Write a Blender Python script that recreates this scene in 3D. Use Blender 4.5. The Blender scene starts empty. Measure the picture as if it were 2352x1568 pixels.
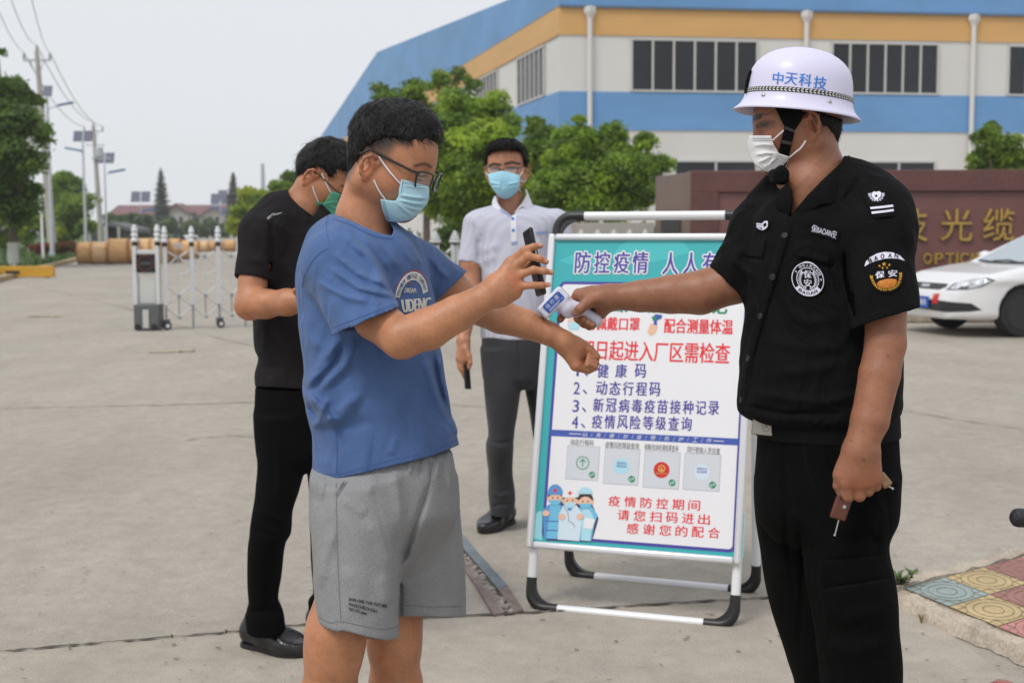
import bpy, bmesh, math, random
import numpy as np
from mathutils import Vector, Matrix
from mathutils.bvhtree import BVHTree

random.seed(7); np.random.seed(7)
SC = bpy.context.scene
COL = SC.collection
RAD = math.radians

# ------------------------------------------------------------------ camera
FPX = 3000.0                      # focal length in units of a 2352 px wide frame
CAMH = 1.37
PITCH = math.atan(262.0 / FPX)
ROLL = 0.004
_F = np.array([0, math.cos(PITCH), -math.sin(PITCH)])
_R0 = np.array([1.0, 0, 0]); _U0 = np.array([0, math.sin(PITCH), math.cos(PITCH)])
_R = math.cos(ROLL) * _R0 - math.sin(ROLL) * _U0
_U = math.sin(ROLL) * _R0 + math.cos(ROLL) * _U0
CAM = np.array([0, 0, CAMH])
cd = bpy.data.cameras.new('camera'); co = bpy.data.objects.new('camera', cd); COL.objects.link(co)
cd.sensor_width = 36; cd.lens = 36 * FPX / 2352; cd.clip_start = 0.05; cd.clip_end = 3000
co.matrix_world = Matrix(((_R[0], _U[0], -_F[0], 0), (_R[1], _U[1], -_F[1], 0), (_R[2], _U[2], -_F[2], CAMH), (0, 0, 0, 1)))
cd.dof.use_dof = True; cd.dof.focus_distance = 2.72; cd.dof.aperture_fstop = 6.3
SC.camera = co

# ------------------------------------------------------------------ light
SUN_DIR = Vector((-0.38, -0.42, 0.82)).normalized()     # towards the sun
W = bpy.data.worlds.new('World'); SC.world = W; W.use_nodes = True
nt = W.node_tree; nt.nodes.clear()
wo = nt.nodes.new('ShaderNodeOutputWorld'); bg = nt.nodes.new('ShaderNodeBackground')
sky = nt.nodes.new('ShaderNodeTexSky'); sky.sky_type = 'NISHITA'; sky.sun_disc = False
sky.sun_elevation = math.asin(SUN_DIR.z); sky.sun_rotation = math.atan2(SUN_DIR.x, SUN_DIR.y)
sky.dust_density = 4.0; sky.air_density = 1.0
mx = nt.nodes.new('ShaderNodeMix'); mx.data_type = 'RGBA'; mx.inputs[0].default_value = 0.90
mx.inputs[7].default_value = (7.9, 8.1, 8.45, 1)          # cloud deck
nt.links.new(sky.outputs[0], mx.inputs[6]); nt.links.new(mx.outputs[2], bg.inputs[0])
bg.inputs[1].default_value = 0.10
nt.links.new(bg.outputs[0], wo.inputs[0])
sd = bpy.data.lights.new('sun', 'SUN'); sd.energy = 1.65; sd.angle = RAD(20); sd.color = (1, .965, .91)
so = bpy.data.objects.new('sun', sd); COL.objects.link(so)
so.rotation_euler = SUN_DIR.to_track_quat('Z', 'Y').to_euler()
SC.view_settings.view_transform = 'Standard'; SC.view_settings.look = 'None'
SC.view_settings.exposure = 0.12; SC.view_settings.gamma = 1.0
SC.cycles.use_denoising = True
SC.cycles.max_bounces = 6; SC.cycles.diffuse_bounces = 3; SC.cycles.glossy_bounces = 3
SC.cycles.transmission_bounces = 4; SC.cycles.transparent_max_bounces = 6
SC.cycles.caustics_reflective = False; SC.cycles.caustics_refractive = False

# ------------------------------------------------------------------ picture -> place
def ray(u, v):
    d = _F + _R * ((u - 1176.0) / FPX) + _U * ((784.0 - v) / FPX)
    return d
def P(u, v, d): return CAM + ray(u, v) * d
def G(u, v, z=0.0):
    r = ray(u, v); t = (z - CAMH) / r[2]
    return CAM + r * t
def on_plane(u, v, p0, n):
    r = ray(u, v); t = np.dot(np.asarray(p0) - CAM, n) / np.dot(r, n)
    return CAM + r * t
def unit(a): a = np.asarray(a, float); return a / (np.linalg.norm(a) + 1e-12)

# ------------------------------------------------------------------ objects
ORG = {}
def thing(name, loc, label, cat, group=None):
    o = bpy.data.objects.new(name, None); COL.objects.link(o)
    o.location = [float(x) for x in loc]; o.empty_display_size = .1
    ORG[o.name] = np.array(loc, float)
    tag(o, label, cat, group); return o
def tag(o, label=None, cat=None, group=None, kind=None):
    if label: o['label'] = label
    if cat: o['category'] = cat
    if group: o['group'] = group
    if kind: o['kind'] = kind
    return o
def link(name, me, parent=None, loc=None):
    o = bpy.data.objects.new(name, me); COL.objects.link(o)
    if parent is not None:
        o.parent = parent; ORG[o.name] = ORG[parent.name]
    else:
        o.location = [float(x) for x in (loc if loc is not None else (0, 0, 0))]
        ORG[o.name] = np.array(loc if loc is not None else (0, 0, 0), float)
    return o
def part(name, verts, faces, mats, parent=None, loc=None, smooth=True, angle=40, midx=None, cols=None, label=None):
    """one mesh object; verts are in world space"""
    org = ORG[parent.name] if parent is not None else (np.array(loc, float) if loc is not None else np.zeros(3))
    v = np.asarray(verts, float).reshape(-1, 3) - org
    me = bpy.data.meshes.new(name)
    if isinstance(faces, np.ndarray):
        n = faces.shape[1]
        me.vertices.add(len(v)); me.vertices.foreach_set('co', v.ravel().astype(np.float32))
        me.loops.add(faces.size); me.loops.foreach_set('vertex_index', faces.ravel().astype(np.int32))
        me.polygons.add(len(faces)); me.polygons.foreach_set('loop_start', np.arange(0, faces.size, n, dtype=np.int32))
        me.polygons.foreach_set('loop_total', np.full(len(faces), n, dtype=np.int32))
        me.update(calc_edges=True)
    else:
        me.from_pydata(v.tolist(), [], faces)
    if not isinstance(mats, (list, tuple)): mats = [mats]
    for m in mats: me.materials.append(m)
    if midx is not None: me.polygons.foreach_set('material_index', np.asarray(midx, dtype=np.int32))
    if cols is not None:
        a = me.color_attributes.new('Col', 'FLOAT_COLOR', 'POINT')
        c4 = np.ones((len(v), 4), np.float32); c4[:, :3] = cols
        a.data.foreach_set('color', c4.ravel())
    if smooth:
        me.polygons.foreach_set('use_smooth', np.ones(len(me.polygons), bool))
        if angle is not None: me.set_sharp_from_angle(angle=RAD(angle))
    me.validate(); me.update()
    o = link(name, me, parent, loc)
    if label: o['label'] = label
    return o
def copy_tree(o, parent=None):
    c = o.copy(); COL.objects.link(c)
    if parent is not None: c.parent = parent
    for ch in list(o.children): copy_tree(ch, c)
    return c

class MB:
    def __init__(s): s.v = []; s.f = []; s.m = []
    def add(s, v, f, m=0):
        b = len(s.v); s.v.extend([tuple(map(float, x)) for x in v]); s.f.extend([[b + i for i in q] for q in f]); s.m.extend([m] * len(f)); return s
    def box(s, c, h, R=None, m=0):
        c = np.asarray(c, float); R = np.eye(3) if R is None else np.asarray(R)   # rows of R = local axes
        v = []
        for x in (-1, 1):
            for y in (-1, 1):
                for z in (-1, 1): v.append(c + R[0] * x * h[0] + R[1] * y * h[1] + R[2] * z * h[2])
        return s.add(v, [[0, 1, 3, 2], [4, 6, 7, 5], [0, 4, 5, 1], [2, 3, 7, 6], [0, 2, 6, 4], [1, 5, 7, 3]], m)
    def tube(s, path, r, seg=10, cap=True, m=0, closed=False, flat=None):
        path = [np.asarray(p, float) for p in path]; n = len(path)
        rs = r if isinstance(r, (list, tuple, np.ndarray)) else [r] * n
        up = None; rings = []
        for i, p in enumerate(path):
            if closed: t = unit(path[(i + 1) % n] - path[i - 1])
            else: t = unit(path[min(i + 1, n - 1)] - path[max(i - 1, 0)])
            if up is None:
                a = np.array([0, 0, 1.0]) if abs(t[2]) < .9 else np.array([1.0, 0, 0])
                up = unit(a - t * np.dot(a, t))
            else: up = unit(up - t * np.dot(up, t))
            w = np.cross(t, up)
            rings.append([p + (up * math.cos(2 * math.pi * k / seg) + w * math.sin(2 * math.pi * k / seg)) * rs[i] for k in range(seg)])
        v = [x for rg in rings for x in rg]; f = []
        for i in range(n if closed else n - 1):
            j = (i + 1) % n
            for k in range(seg):
                k2 = (k + 1) % seg
                f.append([i * seg + k, i * seg + k2, j * seg + k2, j * seg + k])
        if cap and not closed:
            f.append(list(range(seg))[::-1]); f.append([(n - 1) * seg + k for k in range(seg)])
        return s.add(v, f, m)
    def lathe(s, base, prof, axis=(0, 0, 1), seg=16, m=0, squash=(1, 1), xdir=None):
        """prof = [(radius, height)...] along axis from base"""
        ax = unit(axis); a = np.array([1.0, 0, 0]) if xdir is None else np.asarray(xdir, float)
        if abs(np.dot(a, ax)) > .95: a = np.array([0, 1.0, 0])
        X = unit(a - ax * np.dot(a, ax)); Y = np.cross(ax, X); base = np.asarray(base, float)
        v = []; f = []
        for r, h in prof:
            for k in range(seg):
                t = 2 * math.pi * k / seg
                v.append(base + ax * h + X * r * squash[0] * math.cos(t) + Y * r * squash[1] * math.sin(t))
        for i in range(len(prof) - 1):
            for k in range(seg):
                k2 = (k + 1) % seg
                f.append([i * seg + k, i * seg + k2, (i + 1) * seg + k2, (i + 1) * seg + k])
        if prof[0][0] > 1e-6: f.append(list(range(seg))[::-1])
        if prof[-1][0] > 1e-6: f.append([(len(prof) - 1) * seg + k for k in range(seg)])
        return s.add(v, f, m)
    def prism(s, pts, n, th, m=0):
        """flat polygon pts (3D, ordered counter-clockwise seen from +n) thickened by th along -n"""
        pts = [np.asarray(p, float) for p in pts]; n = unit(n); k = len(pts)
        v = pts + [p - n * th for p in pts]
        f = [list(range(k)), [2 * k - 1 - i for i in range(k)]]
        for i in range(k): f.append([i, i + k, (i + 1) % k + k, (i + 1) % k])
        return s.add(v, f, m)
    def build(s, name, mats, parent=None, loc=None, smooth=True, angle=40, bevel=0, label=None, seg=2):
        o = part(name, s.v, s.f, mats, parent, loc, smooth, angle, midx=s.m if isinstance(mats, (list, tuple)) else None, label=label)
        if bevel:
            b = o.modifiers.new('bevel', 'BEVEL'); b.width = bevel; b.segments = seg; b.limit_method = 'ANGLE'; b.angle_limit = RAD(35)
        return o

# ------------------------------------------------------------------ materials
def mat(name, color, rough=.6, metal=0, var=0, vscale=5, bump=0, bscale=60, spec=.5, attr=False, sss=0, coat=0, detail=4,
        alpha=None, transmission=0, tint=None, stretch=None, sheen=0, emit=None, mottle=None, wr=None):
    m = bpy.data.materials.new(name); m.use_nodes = True
    n = m.node_tree.nodes; l = m.node_tree.links; b = n['Principled BSDF']
    def rgb(c): return (c[0], c[1], c[2], 1)
    b.inputs['Roughness'].default_value = rough; b.inputs['Metallic'].default_value = metal
    b.inputs['Specular IOR Level'].default_value = spec
    if coat: b.inputs['Coat Weight'].default_value = coat; b.inputs['Coat Roughness'].default_value = .06
    if sheen: b.inputs['Sheen Weight'].default_value = sheen; b.inputs['Sheen Roughness'].default_value = .5
    if sss:
        b.inputs['Subsurface Weight'].default_value = sss; b.inputs['Subsurface Radius'].default_value = (1, .35, .2)
        b.inputs['Subsurface Scale'].default_value = .008
    if transmission: b.inputs['Transmission Weight'].default_value = transmission
    if alpha is not None: b.inputs['Alpha'].default_value = alpha
    if emit: b.inputs['Emission Color'].default_value = rgb(emit[0]); b.inputs['Emission Strength'].default_value = emit[1]
    tc = n.new('ShaderNodeTexCoord'); src = tc.outputs['Object']
    if stretch:
        mp = n.new('ShaderNodeMapping'); mp.inputs['Scale'].default_value = stretch
        l.new(src, mp.inputs[0]); src = mp.outputs[0]
    cur = None
    if attr:
        a = n.new('ShaderNodeVertexColor'); a.layer_name = 'Col'; cur = a.outputs[0]
    if var or tint:
        nz = n.new('ShaderNodeTexNoise'); nz.inputs['Scale'].default_value = vscale; nz.inputs['Detail'].default_value = detail
        nz.inputs['Roughness'].default_value = .6
        l.new(src, nz.inputs['Vector'])
        rp = n.new('ShaderNodeValToRGB'); rp.color_ramp.elements[0].position = .28; rp.color_ramp.elements[1].position = .72
        if attr:
            rp.color_ramp.elements[0].color = rgb((1 - var,) * 3); rp.color_ramp.elements[1].color = rgb((1 + var,) * 3)
            mm = n.new('ShaderNodeMix'); mm.data_type = 'RGBA'; mm.blend_type = 'MULTIPLY'; mm.inputs[0].default_value = 1
            l.new(cur, mm.inputs[6]); l.new(rp.outputs[0], mm.inputs[7]); cur = mm.outputs[2]
        else:
            c2 = tint if tint else color
            rp.color_ramp.elements[0].color = rgb([x * (1 - var) for x in color]); rp.color_ramp.elements[1].color = rgb([x * (1 + var) for x in c2])
            cur = rp.outputs[0]
        l.new(nz.outputs[0], rp.inputs[0])
    if mottle:      # (scale, amount): fine speckle
        nz = n.new('ShaderNodeTexNoise'); nz.inputs['Scale'].default_value = mottle[0]; nz.inputs['Detail'].default_value = 2
        l.new(src, nz.inputs['Vector'])
        rp = n.new('ShaderNodeValToRGB'); rp.color_ramp.elements[0].position = .35; rp.color_ramp.elements[1].position = .65
        rp.color_ramp.elements[0].color = rgb((1 - mottle[1],) * 3); rp.color_ramp.elements[1].color = rgb((1 + mottle[1],) * 3)
        l.new(nz.outputs[0], rp.inputs[0])
        mm = n.new('ShaderNodeMix'); mm.data_type = 'RGBA'; mm.blend_type = 'MULTIPLY'; mm.inputs[0].default_value = 1
        if cur is None: mm.inputs[6].default_value = rgb(color)
        else: l.new(cur, mm.inputs[6])
        l.new(rp.outputs[0], mm.inputs[7]); cur = mm.outputs[2]
    if cur is None: b.inputs['Base Color'].default_value = rgb(color)
    else: l.new(cur, b.inputs['Base Color'])
    if bump:
        nz = n.new('ShaderNodeTexNoise'); nz.inputs['Scale'].default_value = bscale; nz.inputs['Detail'].default_value = 5
        l.new(src, nz.inputs['Vector'])
        bp = n.new('ShaderNodeBump'); bp.inputs['Strength'].default_value = bump; bp.inputs['Distance'].default_value = .02
        l.new(nz.outputs[0], bp.inputs['Height']); l.new(bp.outputs[0], b.inputs['Normal'])
        if wr:      # soft creases in cloth
            mp = n.new('ShaderNodeMapping'); mp.inputs['Scale'].default_value = wr[2] if len(wr) > 2 else (1, 1, 1); mp.inputs['Rotation'].default_value = (.3, .5, .4); l.new(tc.outputs['Object'], mp.inputs[0])
            z2 = n.new('ShaderNodeTexNoise'); z2.inputs['Scale'].default_value = wr[0]; z2.inputs['Detail'].default_value = 2.5; z2.inputs['Distortion'].default_value = 1.1; l.new(mp.outputs[0], z2.inputs['Vector'])
            b2 = n.new('ShaderNodeBump'); b2.inputs['Strength'].default_value = wr[1]; b2.inputs['Distance'].default_value = .05; l.new(z2.outputs[0], b2.inputs['Height']); l.new(b2.outputs[0], bp.inputs['Normal'])
    return m

# ------------------------------------------------------------------ flat lettering and marks
_TC = {}
def text_mesh(s, bold=0.0, shear=0.0):
    key = (s, bold, shear)
    if key in _TC: return _TC[key]
    cu = bpy.data.curves.new('t', 'FONT'); cu.body = s; cu.size = 1; cu.offset = bold; cu.shear = shear; cu.resolution_u = 3
    ob = bpy.data.objects.new('t', cu); COL.objects.link(ob)
    dg = bpy.context.evaluated_depsgraph_get(); me = bpy.data.meshes.new_from_object(ob.evaluated_get(dg))
    v = np.zeros(len(me.vertices) * 3); me.vertices.foreach_get('co', v); v = v.reshape(-1, 3)[:, :2].copy()
    f = [list(p.vertices) for p in me.polygons]
    bpy.data.objects.remove(ob); bpy.data.curves.remove(cu); bpy.data.meshes.remove(me)
    _TC[key] = (v, f); return v, f
def fit_text(s, x0, y0, x1, y1, bold=0.0, shear=0.0):
    v, f = text_mesh(s, bold, shear); lo = v.min(0); hi = v.max(0)
    w = (v - lo) / (hi - lo); return np.stack([x0 + w[:, 0] * (x1 - x0), y0 + w[:, 1] * (y1 - y0)], 1), f
def circle2(cx, cy, r, n=28, ry=None, a0=0, a1=2 * math.pi):
    ry = r if ry is None else ry
    full = abs(a1 - a0 - 2 * math.pi) < 1e-6; m = n if full else n + 1
    return [(cx + r * math.cos(a0 + (a1 - a0) * i / n), cy + ry * math.sin(a0 + (a1 - a0) * i / n)) for i in range(m)]
def ring2(cx, cy, r0, r1, n=32, a0=0, a1=2 * math.pi):
    v = []; f = []
    for i in range(n + 1):
        t = a0 + (a1 - a0) * i / n
        v += [(cx + r0 * math.cos(t), cy + r0 * math.sin(t)), (cx + r1 * math.cos(t), cy + r1 * math.sin(t))]
    for i in range(n): f.append([2 * i, 2 * i + 1, 2 * i + 3, 2 * i + 2])
    return np.array(v), f
def star2(cx, cy, r, rot=math.pi / 2, inner=.42):
    return [(cx + (r if i % 2 == 0 else r * inner) * math.cos(rot + i * math.pi / 5), cy + (r if i % 2 == 0 else r * inner) * math.sin(rot + i * math.pi / 5)) for i in range(10)]
def rrect2(x0, y0, x1, y1, r, n=5):
    o = []
    for cx, cy, a in ((x1 - r, y0 + r, -90), (x1 - r, y1 - r, 0), (x0 + r, y1 - r, 90), (x0 + r, y0 + r, 180)):
        for i in range(n + 1): t = RAD(a + 90 * i / n); o.append((cx + r * math.cos(t), cy + r * math.sin(t)))
    return o
def thickline2(pts, w):
    v = []; f = []; n = len(pts)
    for i, p in enumerate(pts):
        a = np.array(pts[max(i - 1, 0)]); b = np.array(pts[min(i + 1, n - 1)]); t = b - a; t = t / (np.linalg.norm(t) + 1e-9)
        nn = np.array([-t[1], t[0]]) * (w[i] if isinstance(w, (list, tuple)) else w) / 2
        v += [np.array(p) - nn, np.array(p) + nn]
    for i in range(n - 1): f.append([2 * i, 2 * i + 2, 2 * i + 3, 2 * i + 1])
    return np.array(v), f
def spline(pts, n=8):
    pts = np.asarray(pts, float); out = []
    for i in range(len(pts) - 1):
        p0 = pts[max(i - 1, 0)]; p1 = pts[i]; p2 = pts[i + 1]; p3 = pts[min(i + 2, len(pts) - 1)]
        for k in range(n):
            t = k / n
            out.append(.5 * ((2 * p1) + (p2 - p0) * t + (2 * p0 - 5 * p1 + 4 * p2 - p3) * t * t + (3 * p1 - p0 - 3 * p2 + p3) * t ** 3))
    out.append(pts[-1]); return np.array(out)

class Flat:
    """marks in a 2D frame: collects polygons with material slots, laid on a plane or pressed on a surface"""
    def __init__(s, mats): s.mats = mats; s.v = []; s.f = []; s.m = []
    def mesh(s, v, f, m, z=0):
        b = len(s.v); s.v += [(float(p[0]), float(p[1]), z) for p in v]; s.f += [[b + i for i in q] for q in f]; s.m += [m] * len(f); return s
    def poly(s, pts, m, z=0): return s.mesh(pts, [list(range(len(pts)))], m, z)
    def text(s, t, x0, y0, x1, y1, m, z=0, bold=0, shear=0):
        v, f = fit_text(t, x0, y0, x1, y1, bold, shear); return s.mesh(v, f, m, z)
    def plane(s, name, o, X, Y, N, parent=None, loc=None, label=None):
        v = np.array(s.v); w = np.asarray(o) + v[:, :1] * X + v[:, 1:2] * Y + v[:, 2:] * N
        return part(name, w, s.f, s.mats, parent, loc, smooth=False, midx=s.m, label=label)
    def press(s, name, o, X, Y, N, bvh, lift, maxlen, parent=None, label=None, reach=.15):
        """subdivide, then drop onto a surface along -N"""
        bm = bmesh.new(); vs = [bm.verts.new(p) for p in s.v]
        for q, m in zip(s.f, s.m):
            try: fc = bm.faces.new([vs[i] for i in q]); fc.material_index = m
            except ValueError: pass
        bmesh.ops.triangulate(bm, faces=bm.faces[:])
        for _ in range(5):
            es = [e for e in bm.edges if e.calc_length() > maxlen]
            if not es: break
            bmesh.ops.subdivide_edges(bm, edges=es, cuts=1)
        bmesh.ops.triangulate(bm, faces=bm.faces[:])
        bm.verts.index_update(); out = []; o = np.asarray(o, float); N = unit(N)
        for vt in bm.verts:
            p = o + X * vt.co.x + Y * vt.co.y
            h = bvh.ray_cast(Vector(p + N * reach), Vector(-N), reach * 2.2)
            if h[0] is None:
                h2 = bvh.find_nearest(Vector(p)); q = np.array(h2[0]); nn = np.array(h2[1])
            else: q = np.array(h[0]); nn = np.array(h[1])
            if np.dot(nn, N) < 0: nn = -nn
            out.append(q + unit(nn + N) * (lift + vt.co.z))
        fs = [[v.index for v in fc.verts] for fc in bm.faces]; ms = [fc.material_index for fc in bm.faces]; bm.free()
        return part(name, out, fs, s.mats, parent, None, smooth=False, midx=ms, label=label)
def bvh_of(*objs):
    vs = []; fs = []
    for o in objs:
        b = len(vs); w = ORG[o.name]
        vs += [tuple(np.array(v.co) + w) for v in o.data.vertices]; fs += [[b + i for i in p.vertices] for p in o.data.polygons]
    return BVHTree.FromPolygons(vs, fs)

# ------------------------------------------------------------------ implicit solids -> one continuous mesh
def smin(a, b, k):
    if k <= 0: return np.minimum(a, b)
    h = np.maximum(k - np.abs(a - b), 0) / k
    return np.minimum(a, b) - h * h * k * .25
def smax(a, b, k): return -smin(-a, -b, k)
def f_cone(a, b, r1, r2, sq=None):
    a = np.asarray(a, float); b = np.asarray(b, float)
    if np.linalg.norm(b - a) < 1e-5: b = b + np.array([0, 0, 1e-4])
    if sq is not None:
        n, s = unit(sq[0]), sq[1]
        def wrap(p): return p + np.outer((p - a) @ n, n) * (s - 1)
        b2 = wrap(b[None])[0]
    else: b2 = b; wrap = None
    ba = b2 - a; l2 = ba @ ba; rr = r1 - r2; a2 = l2 - rr * rr; il2 = 1 / l2
    sc = 1.0 if sq is None else 1.0 / max(1.0, sq[1])
    def f(p):
        if wrap is not None: p = wrap(p)
        pa = p - a; y = pa @ ba; z = y - l2
        q = pa * l2 - np.outer(y, ba); x2 = np.einsum('ij,ij->i', q, q)
        y2 = y * y * l2; z2 = z * z * l2
        kk = np.sign(rr) * rr * rr * x2
        c1 = np.sign(z) * a2 * z2 > kk; c2 = np.sign(y) * a2 * y2 < kk
        d = (np.sqrt(np.maximum(x2 * a2 * il2, 0)) + y * rr) * il2 - r1
        d = np.where(c1, np.sqrt(x2 + z2) * il2 - r2, np.where(c2, np.sqrt(x2 + y2) * il2 - r1, d))
        return d * (sc ** .5)
    m = max(r1, r2) + .002
    return f, np.minimum(a, b) - m, np.maximum(a, b) + m
def f_ell(c, rad, R=None):
    c = np.asarray(c, float); rad = np.asarray(rad, float); R = np.eye(3) if R is None else np.asarray(R, float)
    def f(p):
        q = (p - c) @ R.T
        k0 = np.sqrt((q / rad) ** 2 @ np.ones(3)); k1 = np.sqrt((q / rad ** 2) ** 2 @ np.ones(3))
        return np.where(k0 < 1e-3, -rad.min(), k0 * (k0 - 1) / np.maximum(k1, 1e-6))
    m = rad.max() + .002
    return f, c - m, c + m
def f_box(c, h, R=None, r=0.0):
    c = np.asarray(c, float); h = np.asarray(h, float) - r; R = np.eye(3) if R is None else np.asarray(R, float)
    def f(p):
        q = np.abs((p - c) @ R.T) - h
        return np.sqrt(np.sum(np.maximum(q, 0) ** 2, 1)) + np.minimum(q.max(1), 0) - r
    m = np.linalg.norm(h) + r + .002
    return f, c - m, c + m
def f_stack(rings, round_=.01, n=2.0):
    """rings: (centre xyz, half width a, half depth b, yaw) ordered by height, any order of z"""
    rings = sorted(rings, key=lambda r: r[0][2])
    A = np.array([[r[0][2], r[0][0], r[0][1], r[1], r[2], r[3] if len(r) > 3 else 0.0] for r in rings])
    z = A[:, 0]; zz = np.linspace(z[0], z[-1], 240); T = np.zeros((240, 5))
    for j in range(5):
        y = A[:, j + 1]; m = np.zeros(len(z))
        dz = np.diff(z); sl = np.diff(y) / dz
        m[0] = sl[0]; m[-1] = sl[-1]
        for i in range(1, len(z) - 1):
            m[i] = 0 if sl[i - 1] * sl[i] <= 0 else 2 * sl[i - 1] * sl[i] / (sl[i - 1] + sl[i]) if True else 0
        idx = np.clip(np.searchsorted(z, zz) - 1, 0, len(z) - 2); h = dz[idx]; t = (zz - z[idx]) / h
        T[:, j] = (2 * t ** 3 - 3 * t ** 2 + 1) * y[idx] + (t ** 3 - 2 * t ** 2 + t) * h * m[idx] + (-2 * t ** 3 + 3 * t ** 2) * y[idx + 1] + (t ** 3 - t ** 2) * h * m[idx + 1]
    def f(p):
        pz = p[:, 2]
        cx, cy, a, b, th = [np.interp(pz, zz, T[:, j]) for j in range(5)]
        dx = p[:, 0] - cx; dy = p[:, 1] - cy; c = np.cos(th); s = np.sin(th)
        lx = np.abs(dx * c + dy * s) / a; ly = np.abs(-dx * s + dy * c) / b
        if n == 2.0:
            k = np.sqrt(lx * lx + ly * ly); g = np.sqrt((lx / a) ** 2 + (ly / b) ** 2) / np.maximum(k, 1e-6)
        else:
            k = (lx ** n + ly ** n) ** (1 / n)
            g = np.sqrt((lx ** (n - 1) / a) ** 2 + (ly ** (n - 1) / b) ** 2) / np.maximum(k, 1e-6) ** (n - 1)
        d = (k - 1) / np.maximum(g, 1 / np.maximum(a, b))
        return smax(d, np.maximum(pz - z[-1], z[0] - pz), round_)
    m = np.maximum(A[:, 3], A[:, 4])
    lo = np.array([(A[:, 1] - m).min(), (A[:, 2] - m).min(), z[0]]) - .003; hi = np.array([(A[:, 1] + m).max(), (A[:, 2] + m).max(), z[-1]]) + .003
    return f, lo, hi
def f_plane(p0, n):
    p0 = np.asarray(p0, float); n = unit(n)
    return lambda p: (p - p0) @ n           # negative on the side opposite to n
def f_poly(o, X, Y, pts):
    """2D polygon (in frame o,X,Y) extruded without end"""
    o = np.asarray(o, float); pts = np.asarray(pts, float)
    def f(p):
        q = np.stack([(p - o) @ X, (p - o) @ Y], 1); d = np.full(len(q), 1e9); s = np.ones(len(q)); N = len(pts)
        for i in range(N):
            vi = pts[i]; vj = pts[i - 1]; e = vj - vi; w = q - vi
            t = np.clip((w @ e) / (e @ e), 0, 1); b = w - np.outer(t, e); d = np.minimum(d, np.einsum('ij,ij->i', b, b))
            c1 = q[:, 1] >= vi[1]; c2 = q[:, 1] < vj[1]; c3 = e[0] * w[:, 1] > e[1] * w[:, 0]
            s = np.where((c1 & c2 & c3) | (~c1 & ~c2 & ~c3), -s, s)
        return s * np.sqrt(d)
    return f
def segdist(p, a, b):
    a = np.asarray(a); b = np.asarray(b); ba = b - a; t = np.clip((p - a) @ ba / (ba @ ba), 0, 1)
    return np.linalg.norm(p - a - np.outer(t, ba), axis=1), t

class Solid:
    def __init__(s): s.pr = []; s.cuts = []; s.iss = []; s.folds = []; s.noise = []
    def add(s, fb, k=.0): s.pr.append((fb[0], np.asarray(fb[1]), np.asarray(fb[2]), k)); return s
    def cone(s, a, b, r1, r2, k=.01, sq=None): return s.add(f_cone(a, b, r1, r2, sq), k)
    def ell(s, c, rad, k=.01, R=None): return s.add(f_ell(c, rad, R), k)
    def box(s, c, h, k=.0, R=None, r=.003): return s.add(f_box(c, h, R, r), k)
    def stack(s, rings, k=.02, n=2.0, round_=.01): return s.add(f_stack(rings, round_, n), k)
    def chain(s, pts, rs, k=.01, k0=None):
        for i in range(len(pts) - 1): s.cone(pts[i], pts[i + 1], rs[i], rs[i + 1], k if (i or k0 is None) else k0)
        return s
    def cut(s, f, k=.003): s.cuts.append((f, k)); return s
    def isect(s, f, k=.003): s.iss.append((f, k)); return s
    def fold(s, pts, width, amp):
        s.folds.append(([np.asarray(p, float) for p in pts], width, amp)); return s
    def value(s, p, sel=None):
        d = None
        for i, (f, lo, hi, k) in enumerate(s.pr):
            if sel is not None and not sel[i]: continue
            e = f(p); d = e if d is None else smin(d, e, k)
        if d is None: return np.full(len(p), 1.0)
        if sel is None or True:
            for pts, w, amp in s.folds:
                c = np.mean(pts, 0); R = max(np.linalg.norm(q - c) for q in pts) + 3 * w
                m = np.einsum('ij,ij->i', p - c, p - c) < R * R
                if not m.any(): continue
                pm = p[m]; best = np.full(len(pm), 1e9); tt = np.zeros(len(pm)); n = len(pts) - 1
                for j in range(n):
                    ds, t = segdist(pm, pts[j], pts[j + 1]); b = ds < best; best = np.where(b, ds, best); tt = np.where(b, (j + t) / n, tt)
                d[m] -= amp * np.exp(-(best / w) ** 2) * np.clip(np.minimum(tt, 1 - tt) * 5 + .25, 0, 1)
            for fn in s.noise: d = d - fn(p)
        for f, k in s.iss: d = smax(d, f(p), k)
        for f, k in s.cuts: d = smax(d, -f(p), k)
        return d
    def mesh(s, vox, slack=1.35):
        lo = np.min([q[1] for q in s.pr], 0) - 3 * vox; hi = np.max([q[2] for q in s.pr], 0) + 3 * vox
        B = 16; nb = np.ceil((hi - lo) / (B * vox)).astype(int); N = nb * B
        V = np.ones(N, np.float32)
        bi = np.stack(np.meshgrid(*[np.arange(k) for k in nb], indexing='ij'), -1).reshape(-1, 3)
        C = lo + (bi * B + (B - 1) / 2) * vox
        D = np.stack([f(C) for f, _, _, _ in s.pr]); rad = B * vox * .866
        tot = s.value(C); act = np.abs(tot) < rad * slack + .012
        loc = np.stack(np.meshgrid(*[np.arange(B)] * 3, indexing='ij'), -1).reshape(-1, 3) * vox
        mk = np.array([q[3] for q in s.pr])[:, None]
        near = D < rad * slack + .012 + mk
        for i in range(len(bi)):
            x, y, z = bi[i] * B
            if not act[i]: V[x:x + B, y:y + B, z:z + B] = tot[i]; continue
            V[x:x + B, y:y + B, z:z + B] = s.value(lo + bi[i] * B * vox + loc, near[:, i]).reshape(B, B, B)
        return surface_nets(V, lo, vox)
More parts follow.
